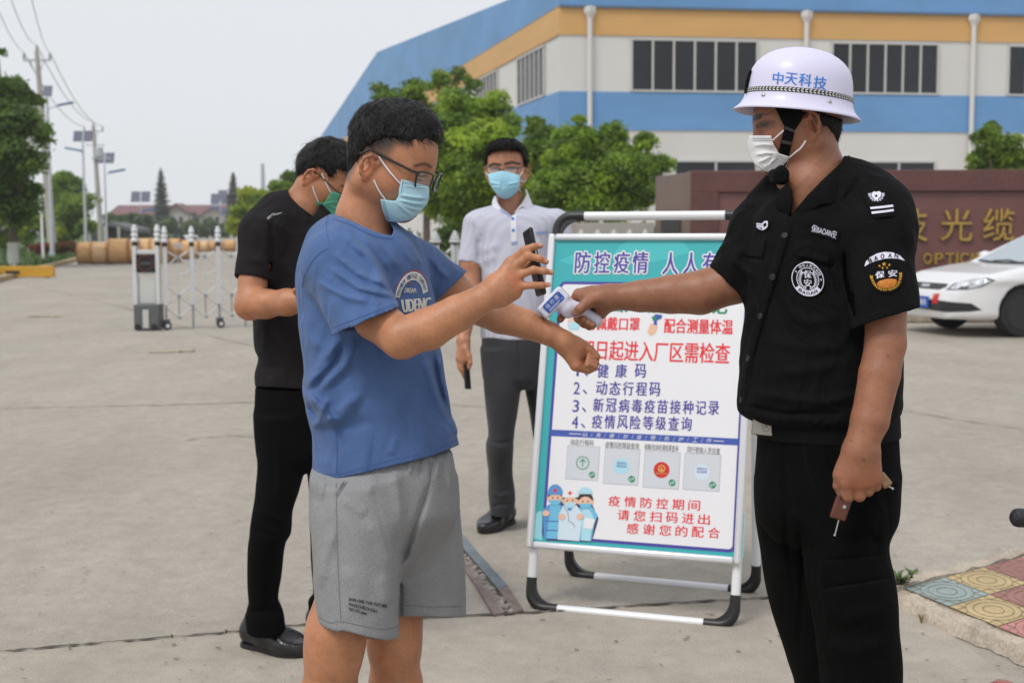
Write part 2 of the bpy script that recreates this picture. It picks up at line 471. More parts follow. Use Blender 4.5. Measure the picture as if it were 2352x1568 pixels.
def surface_nets(V, lo, vox):
    S = V < 0; nx, ny, nz = V.shape
    cnt = np.zeros((nx - 1, ny - 1, nz - 1), np.uint8)
    sl = [slice(0, -1), slice(1, None)]
    for a in (0, 1):
        for b in (0, 1):
            for c in (0, 1): cnt += S[sl[a], sl[b], sl[c]]
    ids = np.argwhere((cnt > 0) & (cnt < 8)); del cnt
    I = np.full((nx - 1, ny - 1, nz - 1), -1, np.int32); I[tuple(ids.T)] = np.arange(len(ids))
    cor = np.array([(a, b, c) for a in (0, 1) for b in (0, 1) for c in (0, 1)])
    cv = np.stack([V[ids[:, 0] + a, ids[:, 1] + b, ids[:, 2] + c] for a, b, c in cor], 1)
    acc = np.zeros((len(ids), 3)); num = np.zeros(len(ids))
    for i in range(8):
        for j in range(i + 1, 8):
            if np.abs(cor[i] - cor[j]).sum() != 1: continue
            m = (cv[:, i] < 0) != (cv[:, j] < 0); t = cv[m, i] / (cv[m, i] - cv[m, j])
            acc[m] += cor[i] + (cor[j] - cor[i]) * t[:, None]; num[m] += 1
    verts = lo + (ids + acc / np.maximum(num, 1)[:, None]) * vox
    F = []
    for ax in range(3):
        a1, a2 = (ax + 1) % 3, (ax + 2) % 3
        s0 = [slice(None)] * 3; s1 = [slice(None)] * 3; s0[ax] = slice(0, -1); s1[ax] = slice(1, None)
        for q in (s0, s1): q[a1] = slice(1, -1); q[a2] = slice(1, -1)
        A = S[tuple(s0)]; Bm = S[tuple(s1)]
        e = np.argwhere(A != Bm); ins = A[tuple(e.T)]
        e = e.copy(); e[:, a1] += 1; e[:, a2] += 1
        def cell(o1, o2):
            q = e.copy(); q[:, a1] += o1; q[:, a2] += o2; return I[tuple(q.T)]
        Q = np.stack([cell(-1, -1), cell(0, -1), cell(0, 0), cell(-1, 0)], 1)
        Q[~ins] = Q[~ins][:, ::-1]; F.append(Q)
    F = np.concatenate(F); F = F[(F >= 0).all(1)]
    return verts, F
# ================================================================== SETTING
def ground_mat(name, base, warm, seedoff):
    m = bpy.data.materials.new(name); m.use_nodes = True; n = m.node_tree.nodes; l = m.node_tree.links; b = n['Principled BSDF']
    tc = n.new('ShaderNodeTexCoord')
    def noise(scale, det, st, off=0.0, rough=.6):
        mp = n.new('ShaderNodeMapping'); mp.inputs['Scale'].default_value = st; mp.inputs['Location'].default_value = (off, off * .7, 0)
        l.new(tc.outputs['Object'], mp.inputs[0]); z = n.new('ShaderNodeTexNoise'); z.inputs['Scale'].default_value = scale
        z.inputs['Detail'].default_value = det; z.inputs['Roughness'].default_value = rough; l.new(mp.outputs[0], z.inputs['Vector']); return z.outputs[0]
    def ramp(src, p0, p1, c0, c1):
        r = n.new('ShaderNodeValToRGB'); r.color_ramp.elements[0].position = p0; r.color_ramp.elements[1].position = p1
        r.color_ramp.elements[0].color = (*c0, 1); r.color_ramp.elements[1].color = (*c1, 1); l.new(src, r.inputs[0]); return r.outputs[0]
    def mul(a, c):
        x = n.new('ShaderNodeMix'); x.data_type = 'RGBA'; x.blend_type = 'MULTIPLY'; x.inputs[0].default_value = 1
        l.new(a, x.inputs[6]); l.new(c, x.inputs[7]); return x.outputs[2]
    c = ramp(noise(.35, 6, (1, .6, 1), seedoff), .3, .72, base, warm)
    c = mul(c, ramp(noise(1.6, 8, (.8, .35, 1), seedoff + 3, .7), .32, .66, (.86, .86, .865), (1.07, 1.065, 1.06)))      # worn drifts
    c = mul(c, ramp(noise(9, 6, (1, 1, 1), seedoff + 5, .7), .3, .62, (.86, .86, .86), (1.06, 1.06, 1.06)))
    c = mul(c, ramp(noise(42, 3, (1, .8, 1), seedoff + 9), .66, .74, (1, 1, 1), (.62, .60, .57)))                       # grit specks
    c = mul(c, ramp(noise(170, 2, (1, 1, 1), seedoff), .3, .7, (.82, .82, .82), (1.13, 1.13, 1.13)))
    l.new(c, b.inputs['Base Color']); b.inputs['Roughness'].default_value = .85; b.inputs['Specular IOR Level'].default_value = .3
    bp = n.new('ShaderNodeBump'); bp.inputs['Strength'].default_value = .35; bp.inputs['Distance'].default_value = .01
    l.new(noise(90, 6, (1, 1, 1), 2), bp.inputs['Height']); l.new(bp.outputs[0], b.inputs['Normal'])
    return m
M_conc = ground_mat('concrete', (.345, .311, .266), (.40, .367, .318), 0)
M_slab = ground_mat('concrete_warm', (.372, .331, .278), (.425, .385, .328), 11)
M_joint = mat('joint_dirt', (.075, .065, .05), .95, var=.4, vscale=14, bump=.4, bscale=40)
M_jointw = mat('worn_crack', (.24, .21, .175), .95, var=.3, vscale=9)
M_kerb = mat('kerb_cement', (.42, .36, .29), .9, var=.25, vscale=7, bump=.6, bscale=30, mottle=(90, .15))
M_steel = mat('rail_steel', (.20, .235, .26), .45, .7, var=.25, vscale=6, bump=.15, bscale=30)
M_rust = mat('rail_rust', (.20, .155, .14), .7, .2, var=.3, vscale=9, bump=.3, bscale=40)
M_black = mat('black_plastic', (.012, .012, .013), .45)
M_white = mat('white_paint', (.78, .78, .78), .4)
M_alu = mat('aluminium', (.72, .73, .76), .32, .55)
M_metal = mat('brushed_metal', (.5, .5, .5), .3, .9)
M_concpole = mat('pole_concrete', (.42, .40, .37), .85, var=.15, vscale=3, bump=.2)
M_galv = mat('galvanised', (.55, .57, .60), .5, .3)
M_lampblue = mat('lamp_blue', (.06, .14, .32), .4)
M_solar = mat('solar_cell', (.12, .13, .19), .22)
M_wire = mat('wire', (.22, .22, .23), .6)
M_glassdark = mat('window_glass', (.016, .019, .023), .10, spec=.35, var=.5, vscale=.2)

def sheet(name, pts, z, m, kind='structure'):
    v = [(p[0], p[1], z) for p in pts]
    o = part(name, v, [list(range(len(v)))], m, None, (0, 0, 0), smooth=False); tag(o, kind=kind); return o
sheet('ground', [(-900, -60), (900, -60), (900, 1600), (-900, 1600)], -.004, M_conc)
RD = unit([-.2403, 1, 0]); RN = np.array([RD[1], -RD[0], 0])          # along the road / to its right

joint_px = [(-160, 1512), (0, 1497), (170, 1482), (350, 1467), (520, 1453), (702, 1435), (958, 1420), (1196, 1408), (1298, 1402), (1461, 1391), (1670, 1378), (1767, 1373), (2060, 1360)]
jp = [G(u, v)[:2] for u, v in joint_px]
slab = [tuple(p) for p in jp] + [(2.2, -6), (-6, -6)]
sheet('concrete_apron', slab[::-1], 0.0, M_slab)
def strip(name, pts, w, z, m, jag=0.0, sub=10):
    sp = spline([(p[0], p[1]) for p in pts], sub)
    ww = [w * (1 + jag * random.uniform(-1, 1)) for _ in sp]
    sp = [(p[0] + jag * w * .4 * random.uniform(-1, 1), p[1] + jag * w * .4 * random.uniform(-1, 1)) for p in sp]
    v, f = thickline2(sp, ww); v = [(x, y, z) for x, y in v]
    o = part(name, v, f, m, None, (0, 0, 0), smooth=False); tag(o, kind='structure'); return o
strip('expansion_joint', jp, .016, .004, M_joint, .7)
for k, c in enumerate(([(-40, 938), (150, 934), (380, 929), (590, 923)], [(800, 905), (1000, 926), (1130, 935)],
          [(430, 1010), (520, 1000), (585, 1004)], [(60, 655), (260, 700), (480, 770), (620, 800)], [(2068, 940), (2180, 960), (2352, 985)], [(2066, 820), (2352, 838)])):
    strip('pavement_crack', [G(u, v)[:2] for u, v in c], .012 if k else .02, .004, M_jointw, .8)
M_stain = mat('tyre_stain', (.315, .285, .25), .9, var=.14, vscale=5)
M_fade = mat('worn_yellow_paint', (.45, .37, .23), .9, var=.16, vscale=6)
strip('worn_marking', [G(u, v)[:2] for u, v in ((345, 808), (400, 808), (440, 806))], .10, .004, M_fade, .5)
strip('worn_marking', [G(u, v)[:2] for u, v in ((70, 727), (105, 727), (140, 727))], .16, .004, M_fade, .5)
# ---- little grit, leaf scraps
mb = MB()
for _ in range(420):
    u = random.uniform(0, 2352); v = random.uniform(690, 1566); p = G(u, v); r = random.uniform(.003, .011); a = random.uniform(0, 6.28)
    q = [p + np.array([math.cos(a + t) * r * s, math.sin(a + t) * r * .6 * s, .006]) for t, s in ((0, 1.6), (1.6, .8), (3.1, 1.3), (4.6, .7))]
    mb.add(q, [[0, 1, 2, 3]], random.choice((0, 0, 1, 2)))
tag(mb.build('grit', [mat('grit_dark', (.09, .08, .07), .9), mat('grit_leaf', (.16, .09, .04), .9), mat('grit_pale', (.42, .36, .28), .9)], None, (0, 0, 0), smooth=False), kind='stuff')

# ---- gate track: two steel strips with broken stone between them
def ground_poly(name, px, z, m, th=.0):
    v = [G(u, w) for u, w in px]; v = [(p[0], p[1], z) for p in v]
    o = part(name, v, [list(range(len(v)))[::-1]], m, None, (0, 0, 0), smooth=False); tag(o, kind='structure'); return o
t = thing('gate_track', G(1130, 1330), 'rusty steel floor track with broken stone between its two strips', 'floor track')
def gp(px, z): return [np.array([*G(u, w)[:2], z]) for u, w in px]
m1 = MB(); m1.prism(gp([(1035, 1225), (1060, 1228), (1098, 1274), (1166, 1350), (1147, 1361), (1070, 1271)][::-1], .012), (0, 0, 1), .03); m1.build('steel_strip', M_steel, t, smooth=False)
m1 = MB(); m1.prism(gp([(1147, 1361), (1166, 1350), (1202, 1406), (1180, 1411)][::-1], .011), (0, 0, 1), .03); m1.build('rusty_strip', M_rust, t, smooth=False)
m1 = MB(); m1.prism(gp([(1030, 1262), (1046, 1262), (1112, 1338), (1160, 1411), (1134, 1416), (1092, 1345)][::-1], .010), (0, 0, 1), .03); m1.build('rusty_strip', M_rust, t, smooth=False)
m1 = MB(); m1.prism(gp([(1030, 1240), (1045, 1238), (1080, 1280), (1148, 1361), (1182, 1411), (1160, 1414), (1105, 1338), (1040, 1265)][::-1], .006), (0, 0, 1), .03); m1.build('gravel_gap', M_joint, t, smooth=False)
mb = MB()
for i in range(70):
    tt = random.random(); p = G(1044 + 126 * tt + random.uniform(-12, 8), 1250 + 158 * tt); s = random.uniform(.008, .02)
    mb.lathe(p + np.array([0, 0, .004]), [(s, 0), (s * .9, s * .4), (s * .3, s * .75)], seg=6, squash=(1, .7), xdir=(random.random(), random.random(), 0))
mb.build('broken_stone', mat('stone_chip', (.26, .235, .21), .9, var=.35, vscale=20), t, smooth=False)['kind'] = 'stuff'

# ---- verge, kerb on the left
K0 = G(0, 648); 
def along(t, off=0.0, z=0.0): return K0 + RD * t - RN * off + np.array([0, 0, z])
M_grass = mat('grass', (.055, .10, .022), .9, var=.4, vscale=1.2, bump=.8, bscale=8, mottle=(14, .35))
v = [along(-30, .3, .06), along(-30, 70, .06), along(260, 70, .06), along(260, .3, .06)]
tag(part('verge', v, [[0, 3, 2, 1]], M_grass, None, (0, 0, 0), smooth=False), kind='structure')
mb = MB()
M_kerby = mat('kerb_yellowed', (.34, .25, .14), .9, var=.3, vscale=3)
mb.prism([along(-30, 0, .12), along(260, 0, .12), along(260, .3, .12), along(-30, .3, .12)], (0, 0, 1), .14)
tag(mb.build('kerb', M_kerby, None, (0, 0, 0), smooth=False), kind='structure')
mb = MB(); gcol = []
for _ in range(9000):
    tt = random.uniform(-22, 60) ; of = .35 + 26 * random.random() ** 2
    p = along(tt, of, .05); h = random.uniform(.08, .26); a = random.uniform(0, 6.28); w = np.array([math.cos(a), math.sin(a), 0]) * random.uniform(.02, .05)
    tip = p + np.array([random.uniform(-.1, .1), random.uniform(-.1, .1), h])
    mb.add([p - w, p + w, tip], [[0, 1, 2]], random.choice((0, 1, 2)))
tag(mb.build('grass', [mat('grass_blade', (.06, .13, .022), .8), mat('grass_pale', (.10, .17, .035), .8), mat('grass_dry', (.045, .09, .02), .8)], None, (0, 0, 0), smooth=False), kind='stuff')

# ---- tiled island on the right
A = G(2076.8, 1383.8); B = G(2201.6, 1349); D = G(2141.5, 1411.6)
e1 = B - A; e2 = D - A; e1[2] = e2[2] = 0
sz = .5 * (np.linalg.norm(e1) + np.linalg.norm(e2)); e1 = unit(e1) * sz; e2 = unit(e2) * sz
def TL(a, b, z): return A + e1 * a + e2 * b + np.array([0, 0, z])
tcol = {'b': (.27, .34, .335), 'y': (.47, .36, .19), 'r': (.33, .155, .14), 'p': (.52, .23, .21)}
tm = [mat('tile_' + k, c, .8, var=.22, vscale=5, bump=.25, bscale=60, mottle=(120, .1)) for k, c in tcol.items()] + [mat('tile_groove', (.24, .185, .12), .95, var=.4, vscale=14)]
rows = ['byrypyby', 'yrpybyry', 'pyrybypr', 'bpyrypyb', 'yryrbypy', 'rbypyryb']
mb = MB(); pat = MB()
for j, rw in enumerate(rows):
    for i, ch in enumerate(rw):
        k = 'byrp'.index(ch); g = .012
        mb.add([TL(i + g, j + g, .055), TL(i + g, j + 1 - g, .055), TL(i + 1 - g, j + 1 - g, .055), TL(i + 1 - g, j + g, .055)], [[0, 1, 2, 3]], 'byrp'.index(ch))
        def gl(pts, w):
            vv, ff = thickline2(pts, w); mb.add([TL(i + x, j + y, .0565) for x, y in vv], ff, 4)
        if (i + j) % 2 == 0 or True:
            for r_ in (.17, .32, .44): gl(circle2(.5, .5, r_, 30) + [(.5 + r_, .5)], .015)
            for q in (.18, .34, .66, .82):
                gl([(q, .02), (q, .5 - math.sqrt(max(.44 ** 2 - (q - .5) ** 2, 0)))], .015); gl([(q, .98), (q, .5 + math.sqrt(max(.44 ** 2 - (q - .5) ** 2, 0)))], .015)
                gl([(.02, q), (.5 - math.sqrt(max(.44 ** 2 - (q - .5) ** 2, 0)), q)], .015); gl([(.98, q), (.5 + math.sqrt(max(.44 ** 2 - (q - .5) ** 2, 0)), q)], .015)
mb.add([TL(0, 0, .052), TL(0, 6, .052), TL(8, 6, .052), TL(8, 0, .052)], [[0, 1, 2, 3]], 4)
tag(mb.build('tiled_pavement', tm, None, (0, 0, 0), smooth=False), kind='structure')
def rough_kerb(name, a0, a1, w0, w1, n, axis):
    """cast cement edging with a broken outer line"""
    mb = MB(); prev = None
    for i in range(n + 1):
        t = a0 + (a1 - a0) * i / n; j1 = random.uniform(-.05, .05); h = .062 + random.uniform(-.008, .008)
        if axis == 1: q = [TL(t, -w0, .05), TL(t, -w0, h), TL(t, -w1 + j1 * .5, h), TL(t, -w1 - .06 + j1, 0)]
        else: q = [TL(-w0, t, .05), TL(-w0, t, h - .015), TL(-w1 + j1 * .5, t, h - .02), TL(-w1 - .08 + j1, t, -.001)]
        b = len(mb.v); mb.v += [tuple(x) for x in q]
        if i:
            for k in range(3): mb.f.append([b - 4 + k, b + k, b + k + 1, b - 3 + k] if axis == 1 else [b - 4 + k, b - 3 + k, b + k + 1, b + k]); mb.m.append(0)
    tag(mb.build(name, M_kerb, None, (0, 0, 0), angle=60), kind='structure')
rough_kerb('kerb_edge', -.35, 8, .02, .30, 40, 1)
rough_kerb('kerb_edge', -.4, 6, .0, .24, 36, 2)
M_weed = mat('weed_leaf', (.085, .13, .035), .7); M_dry = mat('dry_grass', (.24, .17, .075), .9)
def weed(u, v, h, n, m, label, cat, lw=.012):
    p = G(u, v); t = thing('weed', p, label, cat, 'weeds at the kerb'); mb = MB()
    for i in range(n):
        a = random.uniform(0, 6.28); l = h * random.uniform(.5, 1); tip = p + np.array([math.cos(a) * l * .4, math.sin(a) * l * .4, l])
        mb.tube([p, p * .5 + tip * .5 + np.array([0, 0, l * .1]), tip], [.002, .0015, .0005], 4)
        for k in range(5 if lw > .006 else 0):
            q = p + (tip - p) * random.uniform(.45, 1); b = random.uniform(0, 6.28); dv = np.array([math.cos(b), math.sin(b), .5]) * lw * 2; sd_ = np.array([-math.sin(b), math.cos(b), 0]) * lw * .6
            mb.add([q, q + dv * .5 + sd_, q + dv, q + dv * .5 - sd_], [[0, 1, 2, 3]])
    mb.build('leaves', m, t, smooth=False)
weed(2071, 1376, .125, 9, M_weed, 'small green weed sprouting at the corner of the tiled island', 'weed', .02)
weed(2116, 1430, .035, 30, M_dry, 'dry grass tuft on the near kerb beside the blue tile', 'weed', .003)
weed(2330, 1505, .03, 26, M_dry, 'dry grass tuft on the near kerb below the pink tile', 'weed', .003)
weed(2300, 1308 + 6, .02, 10, M_dry, 'tiny dry tuft on the far kerb of the tiled island', 'weed', .003)
M_wg = mat('joint_grass', (.12, .13, .03), .9)
weed(395, 1464, .012, 24, M_wg, 'low green growth in the slab joint at the left', 'weed', .003)
weed(520, 1453, .014, 24, M_dry, 'low brown growth in the slab joint left of the black shoe', 'weed', .003)
weed(1266, 1404, .012, 16, M_wg, 'low green growth in the slab joint under the sign board', 'weed', .003)

# ------------------------------------------------------------------ trees
M_hwall0 = mat('low_wall_render', (.36, .34, .30), .9, var=.15, vscale=1.5)
def leaf_mat(name):
    m = bpy.data.materials.new(name); m.use_nodes = True; n = m.node_tree.nodes; l = m.node_tree.links
    b = n['Principled BSDF']; a = n.new('ShaderNodeVertexColor'); a.layer_name = 'Col'
    l.new(a.outputs[0], b.inputs['Base Color']); b.inputs['Roughness'].default_value = .55; b.inputs['Specular IOR Level'].default_value = .35
    tr = n.new('ShaderNodeBsdfTranslucent'); l.new(a.outputs[0], tr.inputs[0]); mxs = n.new('ShaderNodeMixShader'); mxs.inputs[0].default_value = .45
    l.new(b.outputs[0], mxs.inputs[1]); l.new(tr.outputs[0], mxs.inputs[2]); l.new(mxs.outputs[0], n['Material Output'].inputs[0]); return m
M_leaf = leaf_mat('leaves'); M_bark = mat('bark', (.13, .10, .075), .9, var=.3, vscale=4, bump=.5, bscale=12)
M_lime = mat('limewash', (.55, .54, .50), .9)
def leaves(lobes, n, size, pal, rng):
    """lobes: (centre, radius vector). Each lobe carries smaller boughs; each bough is a shell of leaf-sized faces"""
    L = np.array([np.r_[c, r] for c, r in lobes]); pal = np.array(pal); wt = L[:, 3] ** 2; wt = wt / wt.sum()
    nb = max(12, n // 110); idx = rng.choice(len(L), nb, p=wt)
    d = rng.normal(size=(nb, 3)); d /= np.linalg.norm(d, axis=1)[:, None]
    bc = L[idx, :3] + d * L[idx, 3:] * rng.uniform(.30, .86, (nb, 1)) ; br = L[idx, 3] * rng.uniform(.26, .48, nb) + size
    bt = 1.4 * pal[rng.choice(len(pal), nb)] * rng.uniform(.85, 1.15, (nb, 1))
    N = int(n * 2.3); k = rng.choice(nb, N, p=br ** 2 / (br ** 2).sum())
    d = rng.normal(size=(N, 3)); d[:, 2] = np.where(rng.random(N) < .6, np.abs(d[:, 2]), d[:, 2]); d /= np.linalg.norm(d, axis=1)[:, None]
    rr = rng.uniform(.3, 1.0, N) ** .45 * (1 + .16 * rng.normal(size=N))
    p = bc[k] + d * (br[k] * rr)[:, None] * np.array([1, 1, .8])
    nn = d * .9 + rng.normal(size=(N, 3)) * .65 + np.array([0, 0, .25]); nn /= np.linalg.norm(nn, axis=1)[:, None]
    t = np.cross(nn, rng.normal(size=(N, 3))); t /= np.linalg.norm(t, axis=1)[:, None]; b = np.cross(nn, t)
    s = size * .58 * rng.uniform(.6, 1.3, (N, 1))
    q = np.stack([p - t * s, p + b * s * .6, p + t * s, p - b * s * .6], 1).reshape(-1, 3)
    c = bt[k] * rng.uniform(.8, 1.2, (N, 1)); c = np.repeat(c, 4, 0)
    return q, np.arange(N * 4).reshape(N, 4), np.clip(c, 0, 1)
PAL_BRIGHT = [(.21, .31, .03), (.15, .24, .026), (.27, .36, .04), (.09, .155, .022), (.23, .33, .035)]
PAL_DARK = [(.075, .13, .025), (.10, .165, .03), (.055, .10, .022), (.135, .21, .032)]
PAL_MID = [(.115, .19, .028), (.085, .145, .024), (.155, .235, .034), (.185, .27, .036)]
PAL_YEL = [(.23, .29, .028), (.18, .25, .026), (.29, .33, .04), (.12, .18, .024)]
PAL_FAR = [(.085, .125, .06), (.07, .11, .055), (.11, .155, .07)]
PAL_RED = [(.20, .05, .03), (.14, .05, .03), (.09, .07, .02), (.24, .07, .04)]
def tree(name, trunk, px, d, dj, n, size, pal, label, cat='tree', group=None, seed=1, tr=.12, lime=False, kind=None, branches=True):
    rng = np.random.default_rng(seed); lob = []
    for u, v, r in px:
        R = 1.1 * r * d / FPX; c = P(u, v, d + rng.uniform(-dj, dj)); lob.append((c, np.array([R, R * .95, R * .9])))
    ctr = np.mean([c for c, _ in lob], 0); tb = G(trunk[0], trunk[1]) if len(trunk) == 2 else np.array([P(trunk[0], 600, trunk[2])[0], P(trunk[0], 600, trunk[2])[1], 0.])
    t = thing(name, tb, label, cat, group)
    q, f, c = leaves(lob, n, size, pal, rng); q[:, 2] = np.maximum(q[:, 2], .06)
    part('crown', q, f, M_leaf, t, smooth=False, cols=c)
    mb = MB(); fork = tb + (ctr - tb) * np.array([.6, .6, .55]); mb.tube([tb - np.array([0, 0, .1]), tb + (fork - tb) * .5, fork], [tr, tr * .8, tr * .65], 8, m=0)
    for c_, r_ in (lob if branches else []):
        mid = fork * .5 + c_ * .5 + np.array([0, 0, -.15 * r_[0]]); mb.tube([fork, mid, c_], [tr * .5, tr * .3, tr * .1], 5, m=0)
    if lime: mb.lathe(tb, [(tr * 1.06, 0), (tr * .98, .9)], seg=8, m=1)
    mb.build('trunk', [M_bark, M_lime], t)
    return t
tree('broadleaf_tree', (980, 0, 47), [(895, 225, 36), (950, 208, 34), (1010, 190, 30), (1045, 178, 22), (1082, 195, 22), (905, 265, 50), (965, 270, 55), (1020, 250, 40), (930, 330, 60), (1000, 340, 60), (940, 420, 60), (1010, 440, 50)], 47, 1.2, 18000, .14, PAL_MID,
     'tall dark green tree against the blue gable, behind the brighter tree', seed=3, tr=.16)
tree('broadleaf_tree', (1085, 0, 37), [(1058, 258, 45), (1130, 262, 42), (1168, 295, 30), (1030, 315, 52), (1115, 335, 60), (1172, 365, 42), (1010, 395, 56), (1085, 415, 66), (1155, 425, 55), (1000, 465, 42), (1060, 480, 46), (1130, 478, 36), (1040, 235, 26)], 37, 1.0, 30000, .11, PAL_BRIGHT,
     'bright yellow-green bushy tree between the blue-shirted man and the white polo shirt', seed=5, tr=.14)
tree('broadleaf_tree', (1240, 0, 39), [(1228, 298, 24), (1250, 335, 40), (1240, 385, 42), (1225, 430, 40), (1255, 455, 36)], 39, .8, 7000, .14, PAL_MID,
     'small mid-green tree directly behind the man in the white polo shirt', seed=6, tr=.1)
tree('broadleaf_tree', (1390, 0, 33), [(1328, 282, 20), (1318, 322, 36), (1352, 330, 34), (1402, 300, 24), (1408, 345, 48), (1290, 365, 42), (1478, 335, 26), (1498, 378, 34), (1440, 405, 52), (1350, 410, 60), (1275, 425, 46), (1268, 470, 34), (1340, 475, 46), (1415, 470, 44), (1478, 455, 32), (1532, 388, 16), (1512, 420, 24)], 33, 1.0, 30000, .10, PAL_MID[:3] + PAL_BRIGHT[:2],
     'wide leafy tree above the top bar of the sign board', seed=8, tr=.12)
tree('broadleaf_tree', (2290, 0, 30), [(2278, 292, 15), (2270, 325, 28), (2312, 338, 26), (2290, 362, 42), (2250, 372, 28), (2340, 375, 30), (2300, 410, 40)], 30, .6, 11000, .085, PAL_MID,
     'small round-topped tree behind the brown granite wall at the right', seed=9, tr=.09)
tree('broadleaf_tree', (30, 0, 47), [(4, 218, 38), (40, 214, 32), (72, 232, 20), (14, 280, 52), (62, 288, 38), (102, 310, 26), (24, 365, 58), (66, 375, 34), (14, 440, 54), (58, 440, 36), (28, 490, 42), (68, 482, 24), (-50, 300, 70), (-50, 420, 70), (-4, 125, 12)], 47, 1.6, 26000, .14, PAL_DARK,
     'large dark green tree at the left edge of the photo', seed=11, tr=.2, lime=True)
tree('broadleaf_tree', (64, 0, 78), [(62, 515, 30), (22, 525, 36), (102, 512, 20), (-30, 520, 40), (125, 530, 24), (60, 545, 20), (20, 550, 24)], 78, 1.0, 7000, .16, PAL_YEL,
     'low yellow-green tree under the large dark tree, beside the white post', seed=12, tr=.1, lime=True)
tree('broadleaf_tree', (160, 0, 98), [(140, 425, 34), (166, 432, 30), (150, 465, 44), (185, 470, 26), (128, 490, 36), (172, 510, 38), (140, 535, 40), (196, 520, 20)], 98, 1.5, 9000, .24, PAL_MID,
     'green tree behind the first concrete utility pole', seed=13, tr=.2)
tree('broadleaf_tree', (590, 0, 80), [(575, 468, 30), (600, 475, 32), (560, 495, 28), (588, 510, 34), (548, 520, 20), (612, 500, 30)], 80, 1.5, 7000, .22, PAL_YEL,
     'bright green tree just left of the man in the black shirt', seed=14, tr=.2)
tree('broadleaf_tree', (660, 0, 62), [(650, 438, 26), (675, 430, 28), (640, 470, 32), (672, 480, 40), (640, 510, 30)], 62, 1.0, 6000, .18, PAL_MID,
     'green tree partly hidden behind the man in the black shirt', seed=15, tr=.2)
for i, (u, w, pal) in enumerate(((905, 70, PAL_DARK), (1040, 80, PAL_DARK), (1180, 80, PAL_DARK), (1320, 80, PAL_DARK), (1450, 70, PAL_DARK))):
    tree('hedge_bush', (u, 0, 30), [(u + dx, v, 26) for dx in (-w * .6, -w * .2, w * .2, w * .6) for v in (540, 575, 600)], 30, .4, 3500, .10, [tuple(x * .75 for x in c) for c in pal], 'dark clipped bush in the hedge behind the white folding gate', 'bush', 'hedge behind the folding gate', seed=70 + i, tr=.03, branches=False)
mb = MB(); a_ = P(1290, 512, 27); b_ = P(1500, 512, 27); mb.box(((a_[0] + b_[0]) / 2, 27, a_[2] / 2), ((b_[0] - a_[0]) / 2, .15, a_[2] / 2)); o = mb.build('low_wall', M_hwall0, None, ((a_[0] + b_[0]) / 2, 27, 0), bevel=.01); tag(o, 'pale rendered low wall behind the folding gate, above the sign board', 'wall')
def conifer(u, vt, d, w, label, seed):
    rng = np.random.default_rng(seed); top = P(u, vt, d); b = np.array([top[0], top[1], 0]); H = top[2]; t = thing('conifer', b, label, 'tree', 'conifers far down the road')
    N = 2600; h = 1 - rng.random(N) ** .6; z = H * (.12 + .88 * h); rad = w * 1.25 * d / FPX * (1 - h) ** .7 * (.7 + .5 * np.sin(z * 4.1) ** 2); a = rng.uniform(0, 6.28, N); r = rad * rng.uniform(.1, 1, N) ** .5
    p = b + np.stack([np.cos(a) * r, np.sin(a) * r, z - r * .25], 1)
    tt = np.stack([np.cos(a), np.sin(a), -.35 + 0 * a], 1); bb = np.stack([-np.sin(a), np.cos(a), 0 * a], 1); s = .34
    q = np.stack([p - tt * s, p + bb * s * .4, p + tt * s, p - bb * s * .4], 1).reshape(-1, 3)
    c = np.repeat(np.array([(.20, .235, .20)]) * rng.uniform(.7, 1.2, (N, 1)), 4, 0)
    part('crown', q, np.arange(4 * N).reshape(N, 4), M_leaf, t, smooth=False, cols=c)
    mb = MB(); mb.tube([b, top], [.2, .03], 6); mb.build('trunk', M_bark, t)
conifer(369, 386, 190, 24, 'pointed conifer left of the gabled house far down the road', 21)
conifer(535, 394, 190, 22, 'pointed conifer at the right end of the red-roofed houses', 22)
far = [(262, 508, 17), (296, 503, 17), (330, 514, 18), (395, 512, 12), (352, 520, 18), (440, 512, 13), (478, 518, 14), (505, 522, 16), (455, 530, 14), (418, 530, 15)]
for i, (u, v, r) in enumerate(far):
    tree('far_tree', (u, 0, 165 + 3 * i), [(u, v, r), (u - r * .5, v + r * .7, r), (u + r * .6, v + r * .6, r * .9), (u, v + r, r)], 165 + 3 * i, 1.0, 1300, .42, PAL_FAR,
         'round dark tree in front of the red-roofed houses far down the road', 'tree', 'round trees before the far houses', seed=40 + i, tr=.2, branches=False)
for (u, v, r, la) in ((94, 568, 17, 'reddish shrub on the verge between the white post and the large tree'), (150, 566, 18, 'reddish shrub on the verge right of the first concrete pole')):
    tree('red_shrub', (u, 0, 62), [(u, v, r * .7), (u - r * .7, v + 4, r * .6), (u + r * .7, v + 4, r * .6)], 62, .3, 900, .12, PAL_RED, la, 'shrub', 'red shrubs on the verge', seed=60 + int(u), tr=.03)

